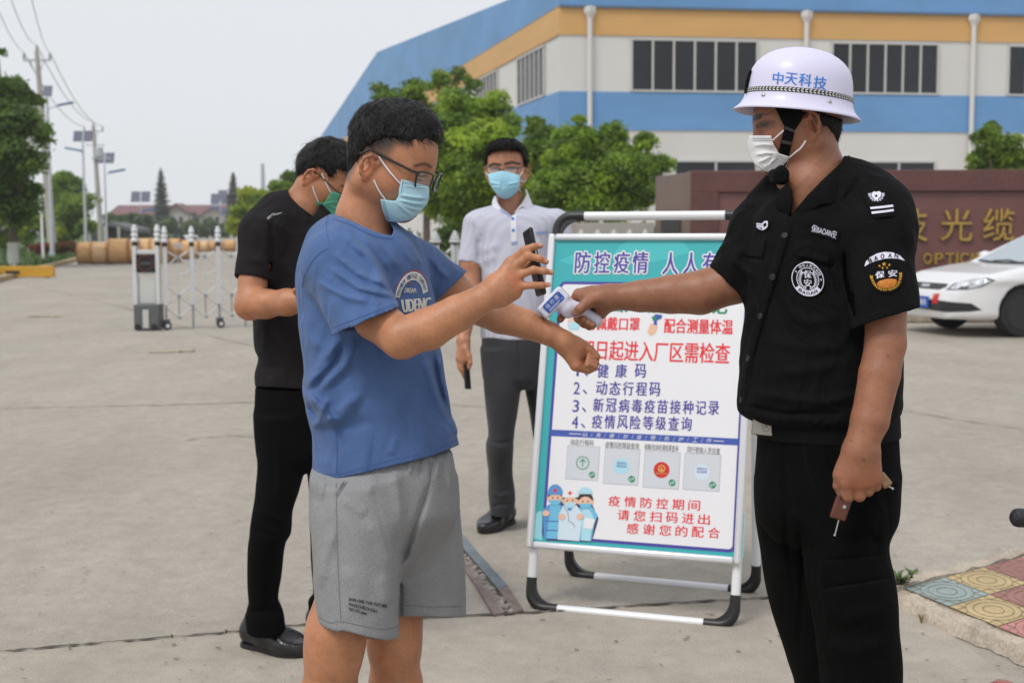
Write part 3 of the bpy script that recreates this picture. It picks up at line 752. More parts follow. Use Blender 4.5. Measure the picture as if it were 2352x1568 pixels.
# ------------------------------------------------------------------ poles, lamps, wires
def tapered(base, top, r0, r1): 
    mb = MB(); mb.tube([base, top], [r0, r1], 14); return mb
def utility_pole(ub, vb, ut, vt, label, arm_px, r0=.19, r1=.10, armv=0):
    base = G(ub, vb); d = base[1]; top = P(ut, vt, np.dot(base - CAM, _F)); t = thing('utility_pole', base, label, 'utility pole', 'concrete utility poles'); base = base.copy()
    top = np.array([top[0], base[1], top[2]])
    tapered(base, top, r0, r1).build('pole', M_concpole, t)
    pts = []
    mb = MB(); w = arm_px * base[1] / FPX; az = top[2] - .45
    mb.box((top[0], base[1], az), (w, .05, .06)); mb.tube([(top[0] - w * .55, base[1], az), (top[0], base[1], az - .9)], .03, 6); mb.tube([(top[0] + w * .55, base[1], az), (top[0], base[1], az - .9)], .03, 6)
    mb.build('crossarm', M_galv, t)
    for sx in (-.95, 0, .95):
        q = np.array([top[0] + w * sx, base[1], az + .05 if sx else top[2]]); m2 = MB()
        m2.lathe(q, [(.05, 0), (.09, .08), (.05, .14), (.09, .2), (.05, .26), (.03, .38)], seg=8); m2.build('insulator', M_concpole, t); pts.append(q + np.array([0, 0, .36]))
    return t, pts, base, top
t1, w1, b1, tp1 = utility_pole(122, 586, 99, 124, 'near concrete utility pole with a three-insulator crossarm', 31, .26, .11)
t2, w2, b2, tp2 = utility_pole(233, 563, 222, 291, 'second concrete utility pole, carrying a transformer box', 22, .26, .14)
mb = MB(); q = np.array([tp2[0] + .45, b2[1] - .1, tp2[2] - 2.6]); mb.lathe(q, [(.28, 0), (.34, .05), (.34, .75), (.25, .85)], seg=12); mb.box(q + np.array([.15, 0, -.12]), (.75, .25, .05)); mb.build('transformer', M_galv, t2)
mb = MB(); mb.lathe(np.array([b2[0] - .02, b2[1], tp2[2] - 6.4]), [(.22, 0), (.26, .1), (.26, .35), (.2, .4)], seg=12); mb.build('pole_band', M_concpole, t2)
mb = MB(); mb.box((tp2[0] + .1, b2[1], tp2[2] - 1.6), (.8, .05, .05)); mb.build('crossarm', M_galv, t2)
near = [P(-60, -120, 34), P(5, -60, 36), P(60, -60, 36)]
for i in range(3):
    for (a, b, sag, la) in ((w1[i], w2[i], .9, 'thin power line sagging between the two concrete utility poles'), (near[i], w1[i], .5, 'thin power line running from the near utility pole out of the top left corner')):
        pts = [a + (b - a) * k / 14 - np.array([0, 0, sag * 4 * (k / 14) * (1 - k / 14)]) for k in range(15)]
        mb = MB(); mb.tube(pts, .022 if a is w1[i] else .014, 5); o = mb.build('power_line', M_wire, None, a); o.data.transform(Matrix.Translation((0, 0, 0)))
        tag(o, la, 'power line', 'power lines to the second pole' if a is w1[i] else 'power lines to the near pole')
def street_lamp(u, vb, vt, d, arm, two, label):
    top = P(u, vt, d); base = np.array([top[0], top[1], 0]); t = thing('street_lamp', base, label, 'street lamp', 'solar street lamps along the road'); s = d / FPX; H = top[2]
    tapered(base, base + np.array([0, 0, H]), .11, .06).build('pole', M_galv, t)
    for k in ((-1, 1) if two else (1,)):
        c = base + np.array([k * 11.5 * s if two else 0, .1, H + 13 * s]); R = np.array([[1, 0, 0], [0, .34, .94], [0, -.94, .34]])
        mb = MB(); mb.box(c, (10.5 * s, 13 * s, .02), R); mb.build('solar_panel', M_solar, t, bevel=.005)
    az = H - 24 * s; mb = MB(); mb.tube([base + np.array([0, 0, az - 4 * s]), base + np.array([arm * .45 * s, 0, az]), base + np.array([arm * s, 0, az + 3 * s])], .035, 8); mb.build('arm', M_galv, t)
    c = base + np.array([(arm + math.copysign(16, arm)) * s, 0, az + 7 * s]); dx = math.copysign(1, arm); X = unit([dx, 0, .18]); Y = np.array([0, 1.0, 0]); R = np.array([X, Y, np.cross(X, Y)])
    mb = MB(); mb.box(c, (19 * s, 5 * s, 2.2 * s), R); mb.build('lamp_head', M_lampblue, t, bevel=.03)
    return t
street_lamp(108, 590, 222, 60, 26, False, 'solar street lamp beside the near utility pole, blue lamp head pointing right')
mb = MB(); s = 60 / FPX
street_lamp(190, 575, 326, 88, -6, True, 'solar street lamp with two panels between the two utility poles')
street_lamp(240, 565, 376, 116, 12, True, 'solar street lamp with two panels just right of the second utility pole')
street_lamp(323, 545, 465, 200, 4, True, 'far solar street lamp standing before the red roof')
street_lamp(506, 545, 470, 190, 4, True, 'far solar street lamp at the right end of the houses')
street_lamp(523, 545, 462, 215, -4, True, 'far pale street lamp close to the right-hand conifer')
# white post and yellow barrier beam
b = G(100, 603); mb = MB(); mb.tube([b, np.array([*P(95, 491, b[1])[:2], P(95, 491, b[1])[2]])], .055, 10); o = mb.build('white_post', M_white, None, b); tag(o, 'slim white post standing on the verge at the end of the yellow barrier', 'post')
b = G(50, 640); b[1] += .6; t = thing('barrier_beam', b, 'yellow steel barrier beam with a dark mark at the left edge', 'barrier'); s = b[1] / FPX
z0 = P(50, 636, b[1])[2]; z1 = P(50, 611, b[1])[2]
M_yel = mat('barrier_yellow', (.56, .30, .02), .5, var=.1, vscale=2)
mb = MB(); mb.box((b[0] - 5 * s, b[1], (z0 + z1) / 2), (62 * s, .09, (z1 - z0) / 2)); mb.build('beam', M_yel, t, bevel=.015)
mb = MB(); mb.box((b[0] - 36 * s, b[1] - .092, (z0 + z1) / 2 - .02), (16 * s, .004, .045)); mb.build('dark_mark', M_black, t)
mb = MB()
for k in (-50, 40): mb.box((b[0] + k * s, b[1], z0 / 2 + .0), (.06, .06, max(z0 / 2, .02)))
mb.build('foot', M_yel, t)

# ------------------------------------------------------------------ far houses, shed, mast
M_roof = mat('red_roof', (.17, .085, .09), .8, var=.15, vscale=2); M_hwall = mat('house_wall', (.44, .42, .38), .85, var=.1, vscale=.5); M_shed = mat('shed_grey', (.055, .06, .065), .8, var=.2, vscale=1)
def box_px(name, u0, u1, v0, v1, d, depth, m, parent, bev=0):
    a = P(u0, v0, d); b = P(u1, v1, d); mb = MB(); mb.box(((a[0] + b[0]) / 2, a[1] + depth / 2, (a[2] + b[2]) / 2), (abs(b[0] - a[0]) / 2, depth / 2, abs(a[2] - b[2]) / 2)); return mb.build(name, m, parent, bevel=bev)
D0 = 290
t = thing('red_roofed_house', G(385, 540), 'long low house with dark red roofs and pale gables across the end of the road', 'house')
box_px('wall', 250, 520, 492, 541, D0, 10, M_hwall, t)
a0, a1 = P(246, 493, D0), P(520, 493, D0); rz = P(380, 470, D0)[2]
mb = MB(); mb.add([a0 - (0, .6, 0), a1 - (0, .6, 0), a1 + (0, 10.6, 0), a0 + (0, 10.6, 0), (a0[0] + 1, a0[1] + 5, rz), (a1[0] - 1, a1[1] + 5, rz)], [[0, 1, 5, 4], [2, 3, 4, 5], [1, 2, 5], [3, 0, 4], [3, 2, 1, 0]]); mb.build('roof', M_roof, t, smooth=False)
for (u, w, vt) in ((405, 25, 472), (490, 20, 478)):
    p0 = P(u - w, 490, D0 - 6); p1 = P(u + w, 490, D0 - 6); pk = P(u, vt, D0 - 6); zb = 0
    mb = MB(); mb.prism([(p0[0], p0[1], zb), (p1[0], p0[1], zb), (p1[0], p0[1], p1[2]), (pk[0], p0[1], pk[2]), (p0[0], p0[1], p0[2])], (0, -1, 0), 7); mb.build('gable', M_hwall, t, smooth=False)
    mb = MB()
    for s0, s1 in ((p0, pk), (pk, p1)):
        e = unit(np.array([s1[0] - s0[0], 0, s1[2] - s0[2]])); nn = np.array([-e[2], 0, e[0]]); c = (s0 + s1) / 2; c = c + nn * .2
        mb.box((c[0], p0[1] + 3, c[2]), (np.linalg.norm(s1 - s0) / 2 + .3, 3.9, .18), np.array([e, [0, 1, 0], nn]))
    mb.build('gable_roof', M_roof, t, smooth=False)
    for k in (-.4, .4): box_px('window', u + k * w - 4, u + k * w + 4, 498, 512, D0 - 6.2, .15, M_glassdark, t)
for u in (275, 320, 345, 450): box_px('window', u - 6, u + 6, 502, 516, D0 - .2, .15, M_glassdark, t)
D1 = 140
t = thing('open_shed', G(270, 552), 'dark open-fronted shed behind the wooden cable drums', 'shed')
box_px('back_wall', 200, 312, 522, 555, D1 + 5, .3, M_shed, t)
p = [P(198, 520, D1), P(250, 510, D1), P(312, 526, D1)]
mb = MB(); mb.prism([p[0], p[1], p[2], p[2] + (0, 0, -.4), p[1] + (0, 0, -.4), p[0] + (0, 0, -.4)][::-1], (0, -1, 0), 6); mb.build('roof', mat('shed_roof', (.10, .105, .11), .7), t, smooth=False)
for u in (205, 240, 272, 308): box_px('post', u - 3, u + 3, 520, 556, D1, .3, M_concpole, t)
box_px('side_panel', 276, 304, 524, 556, D1 + .4, .1, M_shed, t)
pt = P(603, 376, 420); mb = MB(); mb.tube([(pt[0], pt[1], 0), pt], [1.0, .55], 10); o = mb.build('chimney', mat('chimney_grey', (.33, .36, .40), .8), None, (pt[0], pt[1], 0)); tag(o, 'tall slim grey chimney on the horizon above the trees', 'chimney')
pt = P(618, 437, 300); t = thing('blue_shed', (pt[0], pt[1], 0), 'far blue-roofed hall peeping over the trees left of the black-haired man', 'industrial hall')
box_px('wall', 590, 660, 446, 540, 300, 12, M_hwall, t); box_px('roof', 588, 662, 437, 447, 299.5, 13, mat('far_blue', (.12, .22, .36), .7), t)

# ------------------------------------------------------------------ cable drums
M_drum = [mat('drum_wood', (.62, .37, .165), .75, var=.3, vscale=3, stretch=(.25, 4, 4), bump=.3, bscale=9), mat('drum_pale', (.70, .47, .26), .75, var=.22, vscale=3, stretch=(.25, 4, 4), bump=.3, bscale=9), mat('drum_edge', (.44, .24, .11), .8, var=.2, vscale=4)]
drums = [(178, 212, 556, 606.5, 0, 'end drum beside the kerb, outermost of the row'), (213, 247, 556, 606.5, 1, 'pale drum, second from the kerb'), (250, 294, 548.5, 606.5, 0, 'larger drum just left of the gate post'), (296, 316, 550, 606, 0, 'drum half hidden by the left gate post'), (319, 345, 548, 605, 1, 'pale drum above the gate display'), (347, 371, 548, 605, 1, 'drum behind the second gate post'),
         (373, 386, 550, 604, 0, 'narrow drum sliver between the paired gate posts'), (388, 413, 548, 603, 0, 'drum with a white paper tag between two gate posts'), (416, 440, 552, 596, 0, 'drum seen above the crossed lattice bars'), (442, 456, 553, 593, 0, 'drum behind the middle gate post'), (458, 477, 554, 578, 1, 'small far drum right of the middle gate post'), (479, 495, 554, 577, 0, 'small far brown drum, third from the far end'), (499, 511, 555, 576, 2, 'small far drum behind the fifth gate post'), (514, 540, 552, 577, 0, 'last far brown drum by the black sleeve')]
for i, (u0, u1, vt, vb, mi, la) in enumerate(drums):
    b = G((u0 + u1) / 2, vb); d = b[1]; s = d / FPX; R = (vb - vt) * s / 2 * 1.02; W2 = (u1 - u0) * s / 2
    b = b + np.array([0, R * .3, 0]); c = b + np.array([0, 0, R]); t = thing('cable_drum', b, 'wooden cable drum: ' + la, 'cable drum', 'wooden cable drums along the road'); ax = unit([1, .12, 0])
    mb = MB(); mb.lathe(c - ax * W2, [(R * .965, .02), (R * .965, 2 * W2 - .02)], axis=ax, seg=40); mb.build('lagging', M_drum[mi], t)
    for k in (-1, 1):
        mb = MB(); mb.lathe(c + ax * (k * (W2 - .04)) - ax * .035, [(R * .3, 0), (R, .0), (R, .07), (R * .3, .07)], axis=ax, seg=36); mb.build('flange', M_drum[2 if mi != 1 else 0], t)
    if i == 7:
        mb = MB(); mb.box(c + np.array([.25, -R * .98, R * .35]), (.16, .01, .14), np.array([[1, 0, 0], [0, .9, .35], [0, -.35, .9]])); mb.build('paper_tag', M_white, t)
# two far vehicles past the drums
def far_vehicle(u0, u1, v0, v1, d, name, label, cat, mbody, mcab):
    a = P(u0, v0, d); b = P(u1, v1, d); z1 = a[2]; base = np.array([(a[0] + b[0]) / 2, a[1], 0]); t = thing(name, base, label, cat); L = (b[0] - a[0]) / 2
    mb = MB(); mb.box((base[0] + .2 * L, base[1], z1 * .58), (L * .78, .95, z1 * .40)); mb.build('body', mbody, t, bevel=.15)
    mb = MB(); mb.box((base[0] - .8 * L, base[1], z1 * .45), (L * .2, .9, z1 * .27)); mb.build('cab', mcab, t, bevel=.12)
    for k in (-.7, .7):
        mb = MB(); mb.lathe((base[0] + k * L, base[1] - .98, .35), [(.05, 0), (.35, 0), (.35, .2), (.05, .2)], axis=(0, 1, 0), seg=16); mb.build('wheel', M_black, t)
far_vehicle(388, 412, 540, 560, 130, 'truck', 'far truck under a green tarpaulin behind the drums', 'truck', mat('tarp', (.03, .22, .11), .8, var=.2), M_white)
far_vehicle(418, 452, 540, 562, 128, 'truck', 'far white truck with a red cab behind the drums', 'truck', mat('van_white', (.62, .66, .67), .5), mat('cab_red', (.5, .06, .05), .5))

# ------------------------------------------------------------------ retractable gate
M_gate = mat('gate_alu', (.66, .67, .68), .35, .25); M_gdark = mat('gate_dark', (.10, .105, .11), .5); M_gsteel = mat('gate_steel', (.30, .31, .32), .35, .6)
ga = G(383, 757); gb = np.array([1.95, 21.7, 0]); gd = unit(gb - ga); gn = np.array([gd[1], -gd[0], 0]); GP = .372
tg = thing('retractable_gate', ga, 'silver folding gate with round finials and a display unit across the yard', 'gate')
def finial(mb, p, z, s=1.0, m=0, mc=1):
    mb.lathe(p + np.array([0, 0, z]), [(.036 * s, 0), (.036 * s, .045)], seg=12, m=mc)
    h = z + .045
    for k, r in enumerate((.046, .044, .040)):
        mb.lathe(p + np.array([0, 0, h]), [(r * .55 * s, 0), (r * s, .014 * s), (r * s, .046 * s), (r * .8 * s, .06 * s)], seg=12, m=m); h += .062 * s
    mb.lathe(p + np.array([0, 0, h - .01]), [(.028 * s, 0), (.032 * s, .02), (.022 * s, .045), (.0, .055)], seg=12, m=m)
def gate_run(parent, start, dirv, step, n, fin_w, pair, first_castor=0):
    gn_ = np.array([dirv[1], -dirv[0], 0]); Rg = np.array([dirv, gn_, [0, 0, 1]])
    for i in range(n):
        p = start + dirv * (step * i); mb = MB()
        if pair:
            for k in (-.034, .034): mb.box(p + dirv * k + np.array([0, 0, .70]), (.024, .02, .42), Rg)
            mb.box(p + np.array([0, 0, .70]), (.011, .014, .42), Rg, m=2)
        else: mb.box(p + np.array([0, 0, .73]), (.024, .02, .40), Rg)
        mb.box(p + np.array([0, 0, .17]), (.012, .012, .17), Rg, m=2)
        if pair:
            mb.lathe(p + np.array([0, 0, 1.115]), [(.05, 0), (.05, .03)], seg=12, m=1); h = 1.145
            for r, hh in ((.088, .05), (.072, .045), (.052, .04)): mb.lathe(p + np.array([0, 0, h]), [(r * .6, 0), (r, .010), (r, hh * .75), (r * .7, hh)], seg=14, m=0); h += hh
            mb.lathe(p + np.array([0, 0, h]), [(.02, 0), (.030, .014), (.026, .034), (0, .046)], seg=12, m=0)
        else: finial(mb, p, 1.13, 1.0, 0, 1)
        mb.build('post', [M_gate, M_black, M_gsteel], parent)
        if i % 2 == first_castor:
            m2 = MB(); m2.lathe(p + gn_ * .04 + np.array([0, 0, .055]), [(.02, -.02), (.055, -.02), (.055, .02), (.02, .02)], axis=gn_, seg=16, m=1); m2.lathe(p + gn_ * .065 + np.array([0, 0, .055]), [(.028, -.004), (.028, .004)], axis=gn_, seg=12, m=0); m2.box(p + np.array([0, 0, .10]), (.045, .03, .04), Rg, m=2)
            m2.build('castor', [M_gate, M_black, M_gdark], parent)
        if i < n - 1:
            q = start + dirv * (step * (i + 1)); mid = (p + q) / 2; m3 = MB(); O = -gn_ * .028; br = .011 if not pair else .017
            def bar(a, za, b, zb, r=.011, m=0): m3.tube([a + O + np.array([0, 0, za]), b + O + np.array([0, 0, zb])], r, 6, m=m)
            for e in (p, q):
                bar(mid, .99, e, .84, br); bar(mid, .45, e, .60, br); bar(mid, .45, e, .31, br); bar(mid, .155, e, .30, br); bar(mid, .97, mid + (e - mid) * .75, 1.06, br)
            bar(mid, .99, mid, .45, .007 if not pair else .02); bar(mid, .45, mid, .20, .009, 1)
            m3.tube([p + np.array([0, 0, .83])] + [p + (q - p) * t_ + np.array([0, 0, .83 - .32 * t_ * (1 - t_)]) for t_ in (.2, .4, .6, .8)] + [q + np.array([0, 0, .83])], .007, 5)
            for z in (.99, .45, .155): m3.lathe(mid + O + gn_ * .02 + np.array([0, 0, z]), [(.02, -.015), (.02, .02)], axis=gn_, seg=10, m=1)
            m3.build('lattice', [M_gate, M_gsteel], parent)
gate_run(tg, ga, gd, GP, 8, .046, False)
g2a = np.array([P(862, 560, 18.8)[0], 18.6, 0]); g2b = np.array([P(1560, 560, 22.6)[0], 22.4, 0]); g2d = unit(g2b - g2a)
tg2 = thing('retractable_gate', g2a, 'white folding gate with wide tiered finials running behind the white-polo man and the sign board', 'gate')
gate_run(tg2, g2a, g2d, .355, 16, .088, True)
# display unit at the gate's end
c0 = G(342, 757); cx = np.array([1., 0, 0]); s = c0[1] / FPX
def gbox(u0, u1, v0, v1, m, name, dep=.03, y=0.0, bev=.004, parent=tg):
    a = P(u0, v0, c0[1]); b = P(u1, v1, c0[1]); mb = MB(); mb.box(((a[0] + b[0]) / 2, c0[1] + y, (a[2] + b[2]) / 2), ((b[0] - a[0]) / 2, dep, (a[2] - b[2]) / 2)); return mb.build(name, m, parent, bevel=bev)
for u in (312, 364):
    p = np.array([P(u, 600, c0[1])[0], c0[1], 0]); mb = MB(); mb.box(p + np.array([0, 0, .72]), (.026, .05, .42)); finial(mb, p, 1.14, 1.08); mb.build('unit_post', [M_gate, M_black], tg)
gbox(308, 369, 574, 583, M_gate, 'crossbar'); gbox(314, 363, 625, 631, M_gate, 'crossbar')
scr = gbox(316, 360, 584, 625, mat('screen_black', (.008, .008, .01), .25), 'display', .028, -.03)
y = c0[1] - .0605; cxp = P(338, 604, c0[1])
fl = Flat([mat('led_red', (.16, .02, .025), .5), mat('led_grey', (.10, .10, .12), .5)])
R_ = 18 * s
for k in range(20):
    v_, f_ = ring2(0, 0, R_ * .84, R_, 4, k * .314, k * .314 + .2); fl.mesh(v_, f_, 0)
for k in range(5): fl.poly([(-.066 + k * .028, -.018), (-.048 + k * .028, -.018), (-.048 + k * .028, .016), (-.066 + k * .028, .016)], 1)
fl.plane('display_marks', (cxp[0], y, cxp[2]), np.array([1., 0, 0]), np.array([0, 0, 1.]), np.array([0, -1., 0]), scr)
gbox(320, 358, 638, 697, mat('panel_grey', (.55, .56, .54), .5), 'panel', .02); gbox(315, 319, 634, 699, M_gate, 'rail'); gbox(359, 363, 634, 699, M_gate, 'rail')
gbox(313, 370, 698, 756, M_gdark, 'motor_housing', .14, -.02, .012); gbox(334, 348, 710, 752, mat('slot_plate', (.5, .5, .48), .4), 'slot_plate', .01, -.165)
for u in (322, 360):
    p = P(u, 751, c0[1]); mb = MB(); mb.lathe((p[0], c0[1] - .17, .045), [(.012, 0), (.045, 0), (.045, .03), (.012, .03)], axis=(0, 1, 0), seg=14); mb.build('castor', M_black, tg)

# ------------------------------------------------------------------ factory
M_fwhite = mat('cladding_white', (.66, .65, .62), .6, var=.05, vscale=.3); M_forange = mat('cladding_orange', (.64, .37, .13), .6, var=.07, vscale=.25, stretch=(1, 1, 3)); M_fblue = mat('cladding_blue', (.13, .30, .56), .6, var=.13, vscale=.22, stretch=(1, 1, 2))
M_frame = mat('window_frame', (.55, .55, .54), .5); M_spout = mat('downspout', (.66, .65, .63), .5)
FC = P(1285, 15, 57.6); fe = P(2352, 40, 60.8); fd = unit([fe[0] - FC[0], fe[1] - FC[1], 0]); fn = np.array([fd[1], -fd[0], 0])
sdv = RD.copy(); sn = np.array([-sdv[1], sdv[0], 0])                    # side wall runs along the road, faces left
if sn[0] > 0: sn = -sn
C0 = np.array([FC[0], FC[1], 0])
def fz(v): return on_plane(1285, v, FC, fn)[2]
def fs(u, v): return float(np.dot(on_plane(u, v, FC, fn) - FC, fd))
def ss(u, v):
    q = on_plane(u, v, FC, sn); return float(np.dot(q - FC, sdv)), q[2]
tf = thing('factory', C0, 'large blue, orange and white factory hall with ribbon windows and a gabled side', 'factory')
zb, z1, z2, z3, z4 = fz(15), fz(80), fz(210), fz(298), 0.0
ztop = fz(-70); LF = 60.0
(sr, zr) = ss(868, 120); (se, ze) = ss(735, 318); (s0c, zc) = ss(1285.01, -45); zc = fz(-45)
def slab(name, o, ax, nrm, s0, s1, za, zt, th, m, parent=tf):
    c = o + ax * (s0 + s1) / 2 + nrm * (th / 2); mb = MB(); mb.box((c[0], c[1], (za + zt) / 2), (abs(s1 - s0) / 2, th / 2, abs(zt - za) / 2), np.array([ax, nrm, [0, 0, 1]])); return mb.build(name, m, parent, smooth=False)
# solid core
a = C0 + fd * .02; bq = C0 + fd * LF; dq = C0 + sdv * se; cq = bq + sdv * se
mb = MB(); mb.prism([np.array([*p[:2], z3]) for p in (a, bq, cq, dq)], (0, 0, 1), z3 + .1); mb.build('lower_wall', M_fwhite, tf, smooth=False)
mb = MB(); mb.prism([np.array([*p[:2], z1]) for p in (a, bq, cq, dq)], (0, 0, 1), z1 - z2); mb.build('upper_wall', M_fwhite, tf, smooth=False)
PR = .05
def ringband(name, za, zt, m):
    o2 = C0 - sdv * 0
    mb = MB(); q = [C0 + fn * PR + sn * PR, bq + fn * PR, cq, dq + sn * PR]
    mb.prism([np.array([*p[:2], zt]) for p in q], (0, 0, 1), zt - za); return mb.build(name, m, tf, smooth=False)
ringband('blue_band', z3, z2, M_fblue); ringband('orange_band', z1, zb, M_forange)
# gable: blue wall above the orange band, under the two roof slopes
def SP(s_, z_): q = C0 + sdv * s_; return np.array([q[0], q[1], z_])
ztf = zb + (z1 - z2) * 0
mb = MB(); prof = [(0, zb), (0, zc), (sr, zr), (se, ze), (se, zb)] if ze > zb else [(0, zb), (0, zc), (sr, zr), (se + (sr - se) * (zb - ze) / (zr - ze), zb)]
lo_ = [SP(s_, z_) + sn * PR * 1.4 for s_, z_ in prof]; k = len(lo_); v = lo_ + [p + fd * LF for p in lo_]
f = [list(range(k))[::-1], list(range(k, 2 * k))] + [[i, (i + 1) % k, (i + 1) % k + k, i + k] for i in range(k)]
v = [p + fn * PR * 1.4 * (1 if i % k in (0, 1) else 0) for i, p in enumerate(v)]
mb.add(v, f); mb.build('gable_roof', M_fblue, tf, smooth=False)
def window(o, ax, nrm, s0, s1, za, zt, n):
    fr = slab('window', o, ax, nrm, s0, s1, za, zt, .03, M_glassdark); mb = MB(); R = np.array([ax, nrm, [0, 0, 1]]); w = .042
    for k in range(n + 1):
        c = o + ax * (s0 + (s1 - s0) * k / n) + nrm * .05; mb.box((c[0], c[1], (za + zt) / 2), (w, .045, (zt - za) / 2 + w), R)
    for z in (za, zt):
        c = o + ax * (s0 + s1) / 2 + nrm * .052; mb.box((c[0], c[1], z), ((s1 - s0) / 2 + w, .048, w), R)
    mb.build('mullions', M_frame, fr, smooth=False)
zA, zB = fz(88), fz(207)
for (u0, u1) in ((1450, 1738), (1910, 2153), (2315, 2560), (2720, 2960)): window(C0, fd, fn, fs(u0, 150), fs(u1, 150), zB, zA, 6)
zC, zD = fz(369), fz(440)
for (u0, u1, n) in ((1550, 1736, 2), (1980, 2146, 2), (2420, 2600, 2)): window(C0, fd, fn, fs(u0, 380), fs(u1, 380), zD, zC, n)
for (ua, ub) in ((1252, 1191), (1144, 1097), (1062, 1025)):
    s0_, za_ = ss(ua, 150); s1_, _ = ss(ub, 150); window(C0, sdv, sn, s0_, s1_, zB, zA, 6)
for u in (1353, 1849, 2232, 2700):
    s_ = fs(u, 100); p = C0 + fd * s_ + fn * .17; mb = MB(); mb.tube([(p[0], p[1], 0), (p[0], p[1], zb - .2)], .115, 10)
    mb.lathe((p[0], p[1], zb - .55), [(.12, 0), (.27, .3), (.27, .52), (.2, .55)], seg=4); mb.build('downspout', M_spout, tf, smooth=False)
mb = MB(); c = C0 + fd * LF / 2 + fn * .12; mb.box((c[0], c[1], zb), (LF / 2, .07, .05), np.array([fd, fn, [0, 0, 1]])); mb.build('gutter_edge', mat('edge_dark', (.10, .16, .24), .6), tf, smooth=False)

# ------------------------------------------------------------------ granite name wall, planting, letters
M_gran = mat('granite_brown', (.115, .045, .040), .45, var=.22, vscale=1.2, mottle=(60, .25)); M_granp = mat('granite_panel', (.175, .075, .068), .45, var=.2, vscale=.8, mottle=(60, .2)); M_granl = mat('granite_wing', (.15, .095, .075), .35, var=.15, vscale=2, mottle=(60, .2))  # panel is pinker than the frame, its brighter lighting also put into the colour
DW = 21.6
def wx(u): return P(u, 450, DW)[0]
def wz(v): return P(1800, v, DW)[2]
yw = P(1800, 450, DW)[1]
tw = thing('name_wall', (wx(1900), yw, 0), 'polished brown granite wall carrying large gold characters', 'wall')
x0, x1 = wx(1585), wx(2900); zt = wz(392); zi = wz(441); xi = wx(1648)
def wbox(name, xa, xb, za, zz, dep, y0, m, bev=.01):
    mb = MB(); mb.box(((xa + xb) / 2, y0 + dep / 2, (za + zz) / 2), (abs(xb - xa) / 2, dep / 2, abs(zz - za) / 2)); return mb.build(name, m, tw, bevel=bev)
wbox('top_beam', x0, x1, zi, zt, .5, yw - .06, M_gran); wbox('pier', x0, xi, 0, zi, .5, yw - .06, M_gran); wbox('panel', xi, x1, 0, zi, .4, yw, M_granp)
q0 = P(1585, 450, DW); q1 = P(1505, 450, 23.4); e = np.array([q1[0] - q0[0], q1[1] - q0[1], 0]); L = np.linalg.norm(e); e = e / L; nn = np.array([e[1], -e[0], 0]); nn = nn if nn[1] < 0 else -nn
c = q0 + e * L / 2 - nn * .2; mb = MB(); mb.box((c[0], c[1], zt / 2 - .01), (L / 2, .2, zt / 2 - .01), np.array([e, nn, [0, 0, 1]])); mb.build('wing', M_granl, tw, bevel=.01)
c = q0 + e * L * .52 + nn * .004; mb = MB(); mb.box((c[0], c[1], (wz(483) + wz(600)) / 2), (L * .28, .01, (wz(483) - wz(600)) / 2), np.array([e, nn, [0, 0, 1]])); mb.build('niche_shade_plate', M_black, tw)  # flat black plate; the shade inside the opening is put into its colour
M_gold = mat('gold_letter', (.50, .33, .08), .35, .55, var=.25, vscale=6)
def letter(ch, u0, u1, v0, v1, th, label, group, bold=.0):
    v_, f_ = fit_text(ch, wx(u0), wz(v1), wx(u1), wz(v0), bold); base = np.array([wx((u0 + u1) / 2), yw, wz(v1)])
    # extrude: front face plus rim
    n_ = len(v_); vs = [(x, yw - th, z) for x, z in v_] + [(x, yw - .001, z) for x, z in v_]
    ec = {}
    for q in f_:
        for i in range(len(q)): a_, b_ = q[i], q[(i + 1) % len(q)]; ec[(a_, b_)] = 1
    fs_ = [list(q) for q in f_] + [[a_, a_ + n_, b_ + n_, b_] for (a_, b_) in ec if (b_, a_) not in ec]
    o = part('gold_letter', vs, fs_, M_gold, None, base, smooth=False); tag(o, label, 'letter', group); o.parent = None
for ch, u in (('中', 1722), ('天', 1818), ('科', 1914), ('技', 2010 + 84), ('光', 2197), ('缆', 2294)):
    if ch in '中天科': continue
    letter(ch, u - 36, u + 36, 481, 555, .05, 'raised gold character %s on the brown granite wall' % ch, 'gold characters on the wall', .0)
for ch, u in zip('YOPTICALFIBER', (2086, 2133, 2159, 2184, 2201, 2217, 2237, 2254, 2292, 2312, 2330, 2356, 2382)):
    w = 3 if ch == 'I' else 10
    n_ = {2201: 'I of OPTICAL', 2312: 'I after F'}.get(u, ch)
    if ch in 'BER': w = 10
    letter(ch, u - w, u + w, 582, 609, .035, 'small raised gold capital (%s) in the lower line of the granite wall' % n_, 'gold capitals on the wall', .02)
mb = MB(); zk = .13; pk0 = G(1600, 735); mb.box(((wx(1590) + wx(2900)) / 2, 18.6, zk / 2), (abs(wx(2900) - wx(1590)) / 2, .12, zk / 2)); tag(mb.build('planter_kerb', M_kerb, None, (0, 0, 0), bevel=.02), kind='structure')
sheet('planter_soil', [(wx(1590), 18.7), (wx(2900), 18.7), (wx(2900), yw - .1), (wx(1590), yw - .1)], .06, mat('soil', (.07, .05, .035), .95, var=.3, vscale=4))
for i, (u, r, pal, la) in enumerate(((2118, 20, PAL_RED + PAL_DARK, 'low reddish shrub in front of the granite wall, next to the guard\'s sleeve'), (2175, 18, PAL_RED + PAL_DARK, 'low reddish shrub in front of the granite wall, above the car bonnet'), (2245, 18, PAL_DARK, 'low dark shrub in front of the granite wall behind the windscreen'), (2050, 20, PAL_DARK, 'low dark shrub before the granite wall behind the guard'))):
    tree('low_shrub', (u, 0, 20.6), [(u, 650, r), (u - 14, 668, r), (u + 14, 665, r), (u, 640, r * .6)], 20.6, .15, 1200, .045, pal, la, 'shrub', 'shrubs before the granite wall', seed=80 + i, tr=.02)
